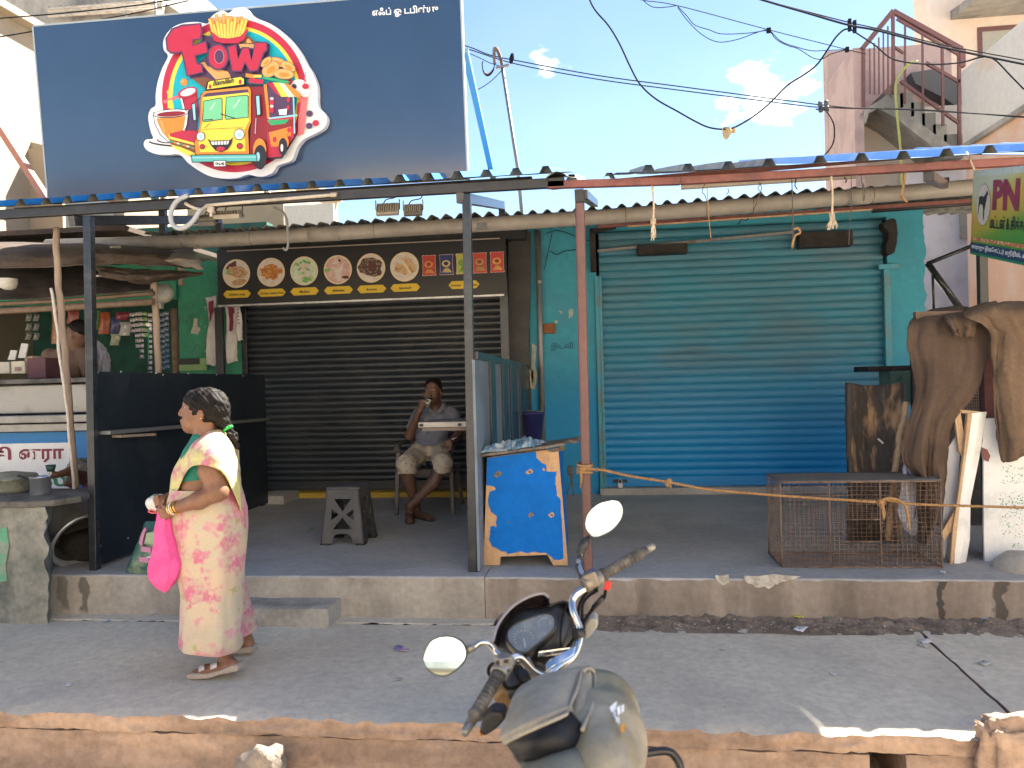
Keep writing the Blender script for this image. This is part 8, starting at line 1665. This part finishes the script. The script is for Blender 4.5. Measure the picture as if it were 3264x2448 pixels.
cu = thing('tea_strainer','dark green cup shaped strainer held over the saucepan','strainer',bpx(162,1520,5.28))
m = MB(); m.lathe([(0,-.02),(.024,-.018),(.036,.03),(.033,.03),(.022,-.012),(0,-.014)],bpx(162,1495,5.28),16); m.build('cup',mat('dark_green_cup',(.01,.05,.04),.5),cu)
m = MB(); m.tube([bpx(164,1503,5.28),bpx(160,1516,5.28),bpx(150,1528,5.27)],.006,6); m.build('neck',M['paper'],cu)
# ------------------------------------------------------------------ the motorcycle parked nose in at the kerb
mc = lambda x,y: (1300+x/1.868,1560+y/1.868)
def q8(x,y,Y): return at(*mc(x,y),Y=Y)
chrome = mat('dusty_chrome',(.62,.60,.56),.16,metal=1.0,col2=(.45,.40,.34),sc=14,lo=.55,hi=.8,var=.05,rough2=.45)
blk = mat('black_plastic',(.022,.022,.024),.42,col2=(.06,.054,.045),sc=9,lo=.5,hi=.8,var=.12)
rub = mat('dusty_rubber',(.05,.048,.044),.7,col2=(.20,.18,.145),sc=12,lo=.46,hi=.72,var=.15,bump=.2)
cast = mat('cast_alloy',(.30,.29,.26),.45,metal=.6,col2=(.24,.21,.17),sc=10,var=.12)
tankm = mat('dusty_olive_tank',(.22,.20,.14),.34,col2=(.38,.34,.25),sc=5,lo=.40,hi=.66,var=.08,vs=50,coat=.3,rough2=.55)
bagm = mat('dusty_leatherette',(.36,.33,.26),.62,col2=(.26,.235,.185),sc=6,lo=.42,hi=.68,var=.10,vs=60,bump=.25,bs=110)
blackbag = mat('black_leatherette',(.008,.009,.012),.5,spec=.3,col2=(.02,.019,.018),sc=7,lo=.55,hi=.8,var=.1,bump=.15,bs=60)
BX,BYF = q8(1150,1500,2.05).x,2.6
mo8 = thing('motorcycle','dusty black and olive motorcycle with two round mirrors parked facing the shops','motorcycle',V(.10,2.1,-.30))
# grip ends and bar
LG0,LG1 = q8(352,1425,1.98),q8(545,1095,2.14); RG0,RG1 = q8(1440,350,2.62),q8(1140,520,2.52)
bar_ = [LG1,q8(590,1030,2.18),q8(660,1000,2.22),q8(740,1080,2.25),q8(820,1110,2.28),q8(900,1050,2.33),q8(985,985,2.38),q8(1020,900,2.41),q8(1022,830,2.43),q8(985,730,2.45),q8(980,660,2.47),q8(1010,615,2.48),q8(1075,575,2.50),RG1]
m = MB(); m.tube(crom(bar_,6),.0125,12); m.tube([LG0,LG1],.011,10); m.tube([RG0,RG1],.011,10); m.build('handlebar',chrome,mo8)
def grip(a,b_,nm,ribs=9):
    d = b_-a; m = MB(); L_ = d.length; prof = [(0,0),(.012,0),(.014,.035),(.0165,.037),(.0205,.042),(.0205,.048)]
    n = ribs
    for k in range(n): z = .05+(L_-.075)*k/n; prof += [(.0185,z),(.0185,z+(L_-.075)/n*.55),(.0165,z+(L_-.075)/n*.6),(.0165,z+(L_-.075)/n*.95)]
    prof += [(.021,L_-.022),(.021,L_-.006),(.013,L_),(0,L_)]
    m.lathe(prof,a,18,axis=d); return m.build(nm,rub,mo8)
g1 = grip(LG0,LG1,'grip'); g2 = grip(RG0,RG1,'grip')
for a,b_,g_ in ((LG0,LG1,g1),(RG0,RG1,g2)):
    d = (b_-a).normalized(); m = MB(); m.lathe([(0,-.012),(.010,-.012),(.012,-.006),(.013,.018),(0,.018)],a-d*.006,14,axis=d); m.build('bar_end',cast,g_)
# switch housings
d = (LG1-LG0).normalized(); m = MB(); m.tube([LG1-d*.005,LG1+d*.055],.026,14); m.box(LG1+d*.03+V(0,-.008,.012),(.04,.04,.035),Matrix.Rotation(.6,3,'Z')); hs1 = m.build('switch_housing',cast,mo8,bevel=.004)
for k,(dx,dz) in enumerate(((-.012,.018),(.010,.022),(.012,-.004))): m = MB(); c_ = LG1+d*.03+V(dx,-.028,dz); m.box(c_,(.013,.010,.009)); m.build('switch',blk,hs1,bevel=.002)
d2 = (RG1-RG0).normalized(); m = MB(); m.tube([RG1-d2*.006,RG1+d2*.062],.025,14); m.box(RG1+d2*.03+V(0,-.004,.006),(.045,.042,.05),Matrix.Rotation(-.4,3,'Y')); hs2 = m.build('switch_housing',cast,mo8,bevel=.005)
c_ = q8(1190,572,2.47); m = MB(); m.box(c_,(.018,.016,.028),Matrix.Rotation(.35,3,'Y')); m.build('kill_switch',mat('red_plastic',(.72,.025,.018),.35,var=.03),hs2,bevel=.003)
c_ = q8(1098,500,2.50); m = MB(); m.box(c_,(.02,.02,.022)); m.build('start_button',mat('blue_plastic',(.04,.07,.25),.4),hs2,bevel=.004)
# levers
m = MB(); m.tube(crom([LG1+d*.02+V(.01,.05,-.02),q8(470,1180,2.16),q8(400,1330,2.08)],5),[.008]*6+[.007]*4+[.009],8,flat=.5); m.build('clutch_lever',cast,mo8)
m = MB(); m.tube(crom([RG1+d2*.03+V(0,.05,.0),q8(1250,470,2.58),q8(1400,395,2.66)],5),.007,8,flat=.5); m.build('brake_lever',cast,mo8)
# mirrors
def mirror(outline,Y,stalk,nrm,nm,thick=.022):
    c_ = sum((q8(x,y,Y) for x,y in outline),V(0,0,0))/len(outline); n_ = Vector(nrm).normalized()
    fine = []
    P_ = crom([q8(x,y,Y) for x,y in outline]+[q8(*outline[0],Y)],5)[:-1]
    P_ = [p-n_*((p-c_).dot(n_)) for p in P_]             # flatten into the mirror's own plane
    # keep the outline where the camera sees it
    P_ = []
    for x,y in [(a.x,a.y) for a in crom([V(x,y,0) for x,y in outline]+[V(*outline[0],0)],5)[:-1]]:
        px,py = mc(x,y); dd = FWD+RIGHT*((px-CXP)/FPX)-UP*((py-CYP)/FPX); P_.append(CAM+dd*((c_-CAM).dot(n_)/dd.dot(n_)))
    m = MB(); N_ = len(P_); rings = []
    for s_,off in ((1.0,.002),(1.045,0),(1.05,-.006),(.97,-.014),(.75,-.020),(.35,-.024)):
        rings.append([m.bm.verts.new(c_+(p-c_)*s_+n_*off) for p in P_])
    for A,B in zip(rings,rings[1:]):
        for i in range(N_): f = m.bm.faces.new((A[i],A[(i+1) % N_],B[(i+1) % N_],B[i])); f.smooth = True
    m.bm.faces.new(rings[-1]); o = m.build(nm,blk,mo8)
    m = MB(); m.face([c_+(p-c_)*.985+n_*.0022 for p in P_]); m.build('mirror_glass',mat('mirror_silver',(.50,.62,.68),.02,metal=1,var=0) if 'mirror_silver' not in BM else BM['mirror_silver'],o)
    m = MB(); m.tube(crom(stalk,6),.0075,10); m.build('mirror_stalk',blk if nm == 'mirror' and stalk[0].x > 0 else chrome,mo8)
    return o
mr_n = V(-.02,-1,.27)
o = mirror([(190,880),(255,878),(315,905),(345,955),(340,1010),(300,1062),(240,1102),(180,1105),(125,1075),(95,1020),(108,960),(140,905)],2.20,[q8(345,960,2.215),q8(385,948,2.22),q8(430,915,2.23),q8(475,915,2.235),q8(520,960,2.24),q8(580,1020,2.21)],mr_n,'mirror')
o = mirror([(1215,65),(1255,72),(1278,110),(1272,165),(1235,220),(1180,262),(1120,284),(1085,270),(1060,225),(1062,175),(1085,130),(1140,85)],2.62,[q8(1075,282,2.64),q8(1050,330,2.62),q8(1025,400,2.60),q8(1018,440,2.58),q8(1040,500,2.55),q8(1075,545,2.52)],V(-.05,-1,.17),'mirror')
m = MB(); m.tube(crom([q8(1078,285,2.64),q8(1050,325,2.62),q8(1030,370,2.61),q8(1020,420,2.59)],5),[.010]*3+[.017]*6+[.014]*3+[.008]*4,10); m.build('stalk_boot',blk,mo8)
m = MB(); m.tube(crom([q8(1015,450,2.58),q8(1035,500,2.56),q8(1090,590,2.52)],5),[.012]*6+[.017]*5,10); m.build('mirror_mount',blk,mo8)
m = MB(); m.tube([q8(350,958,2.216),q8(400,938,2.222)],[.013,.010],10); m.build('stalk_nut',cast,mo8)
# fly screen, instrument and headlamp shell
def patch(rows,nu,nv,mt,nm,solid=.004,parent=mo8):
    rs = [crom([q8(*p) for p in r],6) for r in rows]
    def samp(l_,t):
        k = t*(len(l_)-1); i = min(int(k),len(l_)-2); return l_[i].lerp(l_[i+1],k-i)
    cc_ = {}
    def fn(u,v):
        if u not in cc_: cc_[u] = crom([samp(r,u) for r in rs],6)
        return samp(cc_[u],v)
    m = MB(); m.grid(fn,nu,nv); return m.build(nm,mt,parent,solid=solid)
scr = mat('smoked_screen',(.030,.022,.026),.16,var=.05,coat=.5)
patch([[(505,905,2.34),(540,800,2.40),(620,700,2.46),(720,640,2.50),(800,620,2.51),(838,640,2.50)],[(520,930,2.40),(570,830,2.47),(640,745,2.52),(730,690,2.55),(800,680,2.56),(845,690,2.54)],[(560,960,2.42),(610,880,2.49),(690,800,2.53),(760,760,2.56),(830,735,2.57),(850,740,2.55)]],30,14,scr,'fly_screen')
m = MB(); m.tube(crom([q8(*p) for p in ((505,905,2.338),(540,800,2.398),(620,700,2.458),(720,640,2.498),(800,620,2.508),(838,640,2.498))],8),.0045,8); m.build('screen_rim',mat('pale_rim',(.32,.30,.30),.4),mo8)
patch([[(838,695,2.50),(880,675,2.52),(930,665,2.52),(960,680,2.50)],[(850,730,2.55),(890,715,2.56),(940,715,2.56),(965,740,2.53)],[(840,800,2.56),(900,820,2.57),(940,850,2.56),(950,880,2.53)]],16,12,blk,'fly_screen')
# dark cowl body behind the dial
sdf_mesh('headlamp_cowl',[EL(q8(740,900,2.50),(.115,.085,.10),None,.03),EL(q8(880,860,2.54),(.06,.06,.10),None,.03),EL(q8(620,960,2.44),(.05,.05,.05),None,.03),EL(q8(740,980,2.56),(.09,.10,.10),None,.04)],.007,blk,mo8)
dial = [(600,850),(640,810),(720,775),(800,750),(850,752),(872,780),(868,830),(820,880),(750,935),(705,970),(660,965),(620,930),(598,890)]
dn = V(.05,-.72,.69).normalized(); dc = q8(735,860,2.40)
def onplane(x,y,c_,n_,lift=0):
    px,py = mc(x,y); dd = FWD+RIGHT*((px-CXP)/FPX)-UP*((py-CYP)/FPX); return CAM+dd*((c_-CAM).dot(n_)/dd.dot(n_))+n_*lift
fine = [(p.x,p.y) for p in crom([V(x,y,0) for x,y in dial]+[V(*dial[0],0)],4)[:-1]]
P_ = [onplane(x,y,dc,dn) for x,y in fine]; cD = sum(P_,V(0,0,0))/len(P_)
m = MB(); rg = []
for s_,off in ((1.0,.006),(1.07,.008),(1.12,0),(1.15,-.02),(1.0,-.06)): rg.append([m.bm.verts.new(cD+(p-cD)*s_+dn*off) for p in P_])
for A,B in zip(rg,rg[1:]):
    for i in range(len(P_)): f = m.bm.faces.new((A[i],A[(i+1) % len(P_)],B[(i+1) % len(P_)],B[i])); f.smooth = True
m.bm.faces.new(rg[-1]); ins = m.build('instrument_cluster',blk,mo8)
m = MB(); m.face([cD+(p-cD)*1.005 for p in P_]); m.build('dial_face',mat('dial_sky_tint',(.15,.23,.30),.35,col2=(.26,.33,.37),sc=20),ins)  # pale sky reflection of the glass put into the face colour
m = MB()
for cx,cy,rr_ in ((690,890,62),(815,800,40)):
    for k in range(11):
        a = R(150+k*21); m.beam(onplane(cx+rr_*cos(a),cy+rr_*.85*sin(a),dc,dn,.002),onplane(cx+rr_*.8*cos(a),cy+rr_*.68*sin(a),dc,dn,.002),.0022,.001)
m.beam(onplane(690,890,dc,dn,.002),onplane(700,945,dc,dn,.002),.003,.001); m.build('dial_marks',M['white_ink'],ins)
m = MB(); m.face([cD+(p-cD)*1.005+dn*.005 for p in P_]); m.build('dial_glass',mat('dial_glass',(.9,.92,.95),.08,trans=.9,var=0,spec=.8),ins)
m = MB(); m.tube([q8(700,1010,2.30),q8(760,1120,2.27)],.013,12); m.tube([q8(760,1120,2.27),q8(775,1140,2.26)],.016,12); m.build('ignition_lock',cast,mo8)
# triple clamp, fork and hoses
m = MB(); m.hexa([q8(770,1000,2.34),q8(1030,960,2.40),q8(1030,960,2.46),q8(770,1000,2.42),q8(775,985,2.34)+V(0,0,.01),q8(1030,950,2.40)+V(0,0,.01),q8(1030,950,2.46)+V(0,0,.01),q8(775,985,2.42)+V(0,0,.01)]); m.tube([q8(900,1050,2.33),q8(900,1010,2.36)],.018,12); m.build('handlebar_clamp',chrome,mo8,bevel=.004)
patch([[(815,1050,2.325),(870,1005,2.335),(950,960,2.37),(1000,930,2.39)],[(830,1085,2.30),(880,1050,2.31),(950,1010,2.35),(985,985,2.37)]],12,6,mat('pale_blue_chrome',(.45,.52,.60),.18,metal=.9),'clamp_cover',.01)
fw = V(-.21,3.02,-.30)                                 # front wheel on the road, close to the kerb
hub = fw+V(0,-.02,.29)
for s_ in (-.09,.09):
    m = MB(); m.tube([hub+V(s_,0,0),V(-.15+s_,2.50,.60)],[.026,.020],12); m.build('fork_leg',cast,mo8)
m = MB(); rr_ = .29
m.lathe([(.235,-.035),(.265,-.045),(.287,-.025),(.292,0),(.287,.025),(.265,.045),(.235,.035)],hub,48,axis=(1,.06,0)); wl_ = m.build('front_wheel',rub,mo8)
m = MB(); m.lathe([(.236,-.03),(.222,-.022),(.222,.022),(.236,.03)],hub,48,axis=(1,.06,0)); m.lathe([(0,-.05),(.045,-.05),(.05,0),(.045,.05),(0,.05)],hub,20,axis=(1,.06,0)); m.build('rim',cast,wl_)
for k in range(6):
    a = TAU*k/6; m = MB(); m.beam(hub+V(0,cos(a)*.04,sin(a)*.04),hub+V(0,cos(a)*.225,sin(a)*.225),.03,.018,up=(1,0,0)); m.build('spoke',cast,wl_)
m = MB(); m.grid(lambda u,v: hub+V(.06*sin((v-.5)*PI)*1.0,cos(R(20+150*u))*(.315+.02*cos((v-.5)*PI)),sin(R(20+150*u))*(.315+.02*cos((v-.5)*PI))),24,8); m.build('front_mudguard',blk,mo8,solid=.004)
# indicators
for pts,Y,mt in (([(425,1450),(440,1375),(500,1325),(570,1330),(585,1370),(530,1430),(455,1478)],2.16,blk),([(1045,835),(1075,775),(1118,768),(1136,790),(1125,830),(1085,880),(1052,902)],2.55,mat('grey_indicator',(.34,.34,.31),.4,var=.08))):
    m = MB(); q = [q8(x,y,Y) for x,y in pts]; m.prism(q,(0,.05,.01)); io = m.build('indicator',mt,mo8,bevel=.008)
    if Y < 2.3: mm = MB(); mm.prism([q8(x,y,Y-.003) for x,y in ((427,1440),(440,1472),(425,1462))],(0,.02,0)); mm.build('lens',mat('amber',(.6,.22,.03),.3),io)
m = MB(); m.tube([q8(590,1340,2.2),q8(700,1240,2.36)],.012,8); m.build('indicator_stem',blk,mo8)
m = MB(); m.prism([q8(x,y,2.30) for x,y in ((500,1240),(560,1190),(640,1200),(660,1270),(580,1310),(530,1300))],(0,.10,0)); m.build('side_cowl',mat('amber_brown',(.30,.17,.06),.45,var=.1),mo8,bevel=.01)
sdf_mesh('fork_shroud',[EL(q8(660,1180,2.34),(.05,.05,.05),None,.02),EL(q8(620,1240,2.36),(.035,.04,.04),None,.02),EL(q8(740,1110,2.36),(.06,.05,.04),None,.02)],.007,blk,mo8)
for pts,r_ in (([(1178,600,2.50),(1165,650,2.52),(1110,700,2.54),(1060,770,2.54),(1020,840,2.50),(960,930,2.46),(900,990,2.46)],.0055),([(1130,600,2.52),(1070,640,2.54),(1040,690,2.55),(1040,780,2.54),(1050,830,2.54)],.005),([(1130,580,2.53),(1060,620,2.55),(1020,690,2.56),(1010,800,2.56),(960,900,2.52)],.005),([(945,690,2.50),(918,780,2.47),(908,880,2.44),(912,960,2.42)],.0035),([(560,1130,2.14),(590,1180,2.18),(640,1180,2.24),(700,1150,2.30)],.006),([(640,1050,2.18),(650,1110,2.2),(690,1160,2.26),(770,1150,2.32)],.006),([(540,1060,2.16),(500,1040,2.19),(480,1090,2.2),(520,1150,2.22)],.005)):
    m = MB(); m.tube(crom([q8(*p) for p in pts],6),r_,8); m.build('control_cable',M['cable'],mo8)
m = MB(); m.tube([q8(1165,640,2.52),q8(1105,705,2.54)],.009,8); m.build('cable_sleeve',blk,mo8)
m = MB(); m.tube([q8(995,860,2.40),q8(1040,855,2.42)],.016,10); m.build('bar_band',blk,mo8)
# tank
tk = [EL(q8(1140,1330,2.26),(.115,.14,.115),None,.05),EL(q8(1150,1500,2.06),(.120,.17,.125),None,.06),EL(q8(1160,1700,1.88),(.10,.14,.12),None,.06),EL(q8(1040,1330,2.26),(.07,.10,.09),None,.05),EL(q8(1040,1600,2.0),(.11,.14,.12),None,.06)]
sdf_mesh('fuel_tank',tk,.008,tankm,mo8)
# tank sticker and orange stripe on its right side (proud of the paint)
def onbody(x,y,prims,lift=.002):
    px,py = mc(x,y); dd = (FWD+RIGHT*((px-CXP)/FPX)-UP*((py-CYP)/FPX)).normalized(); t = .8
    for _ in range(90):
        p = np.array(CAM+dd*t); best = 9
        for e in prims:
            q = (p-np.array(e[1]))/np.array(e[2]); l0 = math.sqrt((q**2).sum()); l1 = math.sqrt(((q/np.array(e[2]))**2).sum()); best = min(best,l0*(l0-1)/max(l1,1e-6))
        best -= .012
        if best < .0008: break
        t += max(best*.7,.0006)
        if t > 4: return None
    return CAM+dd*(t-lift)
def decal(pts,mt,nm,lift=.004):
    q = [onbody(x,y,tk,lift) for x,y in pts]
    if any(a is None for a in q): return
    m = MB(); m.face(q); return m.build(nm,mt,mo8,solid=.0012)
for pts in ([(1200,1300),(1225,1275),(1245,1262),(1240,1310),(1215,1330)],[(1245,1300),(1262,1285),(1268,1330),(1250,1350)],[(1232,1350),(1258,1360),(1262,1392),(1240,1380)],[(1225,1318),(1240,1326),(1236,1362),(1222,1345)],[(1270,1290),(1285,1280),(1288,1320),(1274,1330)]):
    decal(pts,M['white_ink'],'tank_lettering',.008)
decal([(1266,1420),(1284,1392),(1296,1405),(1290,1440),(1272,1446)],mat('orange_stripe',(.75,.33,.03),.4),'orange_stripe',.008)
# tank bag with its black flap pocket and rolled straps
patch([[(690,1195,2.18),(790,1140,2.20),(900,1110,2.22),(1000,1088,2.24),(1040,1080,2.26)],[(640,1260,2.06),(760,1200,2.08),(880,1180,2.09),(970,1180,2.12),(1010,1180,2.16)],[(600,1400,1.94),(720,1330,1.92),(840,1300,1.93),(930,1290,1.98),(965,1300,2.02)],[(566,1508,1.88),(700,1440,1.83),(830,1380,1.85),(940,1335,1.92),(960,1340,1.97)]],30,26,bagm,'tank_bag',.03)
patch([[(606,1510,1.87),(720,1455,1.83),(850,1395,1.85),(960,1340,1.92)],[(640,1560,1.86),(760,1500,1.80),(900,1440,1.82),(1010,1400,1.90)],[(650,1590,1.87),(780,1570,1.80),(940,1520,1.82),(1080,1480,1.91)],[(690,1625,1.9),(800,1640,1.84),(950,1580,1.85),(1090,1505,1.93)]],30,24,blackbag,'bag_pocket',.02)
patch([[(700,1640,1.86),(860,1600,1.82),(1000,1565,1.84),(1070,1560,1.9)],[(690,1720,1.80),(860,1650,1.76),(1000,1640,1.78),(1110,1640,1.86)],[(680,1860,1.72),(860,1840,1.68),(1000,1830,1.70),(1140,1830,1.8)]],20,14,mat('olive_seat_cover',(.15,.155,.125),.6,col2=(.10,.105,.09),sc=6,var=.1,bump=.15),'seat_cover',.03)
patch([[(1036,1090,2.26),(1060,1064,2.28),(1095,1066,2.30),(1108,1100,2.30)],[(1000,1190,2.13),(1030,1160,2.13),(1080,1160,2.16),(1110,1190,2.2)],[(960,1320,2.0),(1010,1290,1.99),(1070,1280,2.02),(1108,1300,2.08)],[(975,1370,1.95),(1030,1420,1.93),(1065,1410,1.96),(1095,1370,2.02)]],18,24,bagm,'folded_flap',.012)
m = MB(); m.tube(crom([q8(*p) for p in ((1040,1090,2.20),(1062,1068,2.22),(1096,1072,2.24),(1112,1110,2.23),(1112,1180,2.14),(1100,1280,2.0),(1060,1380,1.9),(1040,1430,1.86))],6),.0055,8); m.tube(crom([q8(*p) for p in ((1030,1090,2.2),(1010,1180,2.08),(990,1230,2.02),(950,1320,1.92),(930,1345,1.86),(800,1402,1.80),(680,1456,1.79),(570,1512,1.84))],6),.005,8); m.build('piping',bagm,mo8)
m = MB(); m.tube(crom([q8(*p) for p in ((1060,1560,1.9),(1150,1565,1.93),(1240,1600,1.96),(1290,1660,1.99))],6),.005,8); m.build('strap',M['cable'],mo8)
# crash guard, engine block, seat and rear wheel
m = MB(); m.tube(crom([q8(*p) for p in ((1300,1600,2.28),(1340,1590,2.28),(1440,1568,2.30),(1540,1560,2.31),(1590,1590,2.31),(1620,1650,2.30),(1630,1760,2.28),(1600,1900,2.24))],8),.0125,12); m.build('crash_guard',mat('black_steel_tube',(.03,.03,.032),.25,metal=.3),mo8)
m = MB(); m.prism([q8(x,y,2.25) for x,y in ((1270,1600),(1390,1600),(1410,1680),(1380,1760),(1290,1760))],(0,.06,0)); m.build('side_panel',mat('dusty_panel',(.30,.29,.22),.5),mo8,bevel=.02)
sdf_mesh('engine',[EL(V(.0,2.15,.02),(.16,.20,.16),None,.05),EL(V(-.04,2.35,.12),(.09,.10,.13),None,.05)],.014,M['alu_dull'],mo8)
sdf_mesh('seat',[C(V(.13,1.75,.42),V(.13,1.05,.46),.12,.13,.05)],.014,blackbag,mo8)
rh = V(.14,1.18,-.01)
m = MB(); m.lathe([(.235,-.045),(.265,-.055),(.287,-.03),(.292,0),(.287,.03),(.265,.055),(.235,.045)],rh,40,axis=(1,0,0)); rw = m.build('rear_wheel',rub,mo8)
m = MB(); m.lathe([(.236,-.03),(.222,-.022),(.222,.022),(.236,.03)],rh,40,axis=(1,0,0)); m.lathe([(0,-.07),(.07,-.07),(.07,.07),(0,.07)],rh,20,axis=(1,0,0)); m.build('rim',cast,rw)
m = MB(); m.tube([rh+V(.1,0,0),V(.2,1.9,.0)],.03,10); m.tube([rh+V(-.1,0,0),V(.06,1.9,.0)],.03,10); m.tube([V(-.13,2.45,.46),V(-.02,2.1,.3),V(.08,1.3,.38)],.025,10); m.build('frame',blk,mo8)
m = MB(); m.tube([V(.0,1.95,-.02),V(-.22,1.85,-.298)],.014,8); m.build('side_stand',blk,mo8)
for s_ in (-1,1): m = MB(); m.tube([rh+V(s_*.13,.02,.02),V(.13+s_*.13,1.35,.36)],.028,12); m.build('shock_absorber',cast,mo8)
# loose stone on the road by the kerb
m = MB(); p = at(840,2430,Y=3.36)
def stn(u,v):
    a = TAU*u; b_ = PI*v; d = V(cos(a)*sin(b_),sin(a)*sin(b_),cos(b_)); return V(p.x,3.36,-.20)+V(d.x*.115,d.y*.08,d.z*.13)*(1+.35*fbm(d*1.7))
m.grid(stn,24,14,closed_u=True); o = m.build('stone',mat('kerb_stone',(.26,.22,.18),.9,col2=(.18,.155,.13),sc=8,bump=.5)); tag(o,'lone grey stone standing against the kerb below the woman','stone')
m = MB(); p = at(3240,2395,Y=YK-.02)
def bkn(u,v):
    a = TAU*u; b_ = PI*v; d = V(cos(a)*sin(b_),sin(a)*sin(b_),cos(b_)); e = V(*[math.copysign(abs(c)**.55,c) for c in d]); return p+V(e.x*.15,e.y*.06,e.z*.145)*(1+.30*fbm(d*1.9+V(3,1,2))+.10*fbm(d*7))
m.grid(bkn,44,30,closed_u=True); o = m.build('broken_kerb',M['pave_red']); tag(o,'broken lump of reddish kerb at the lower right corner','kerb piece')
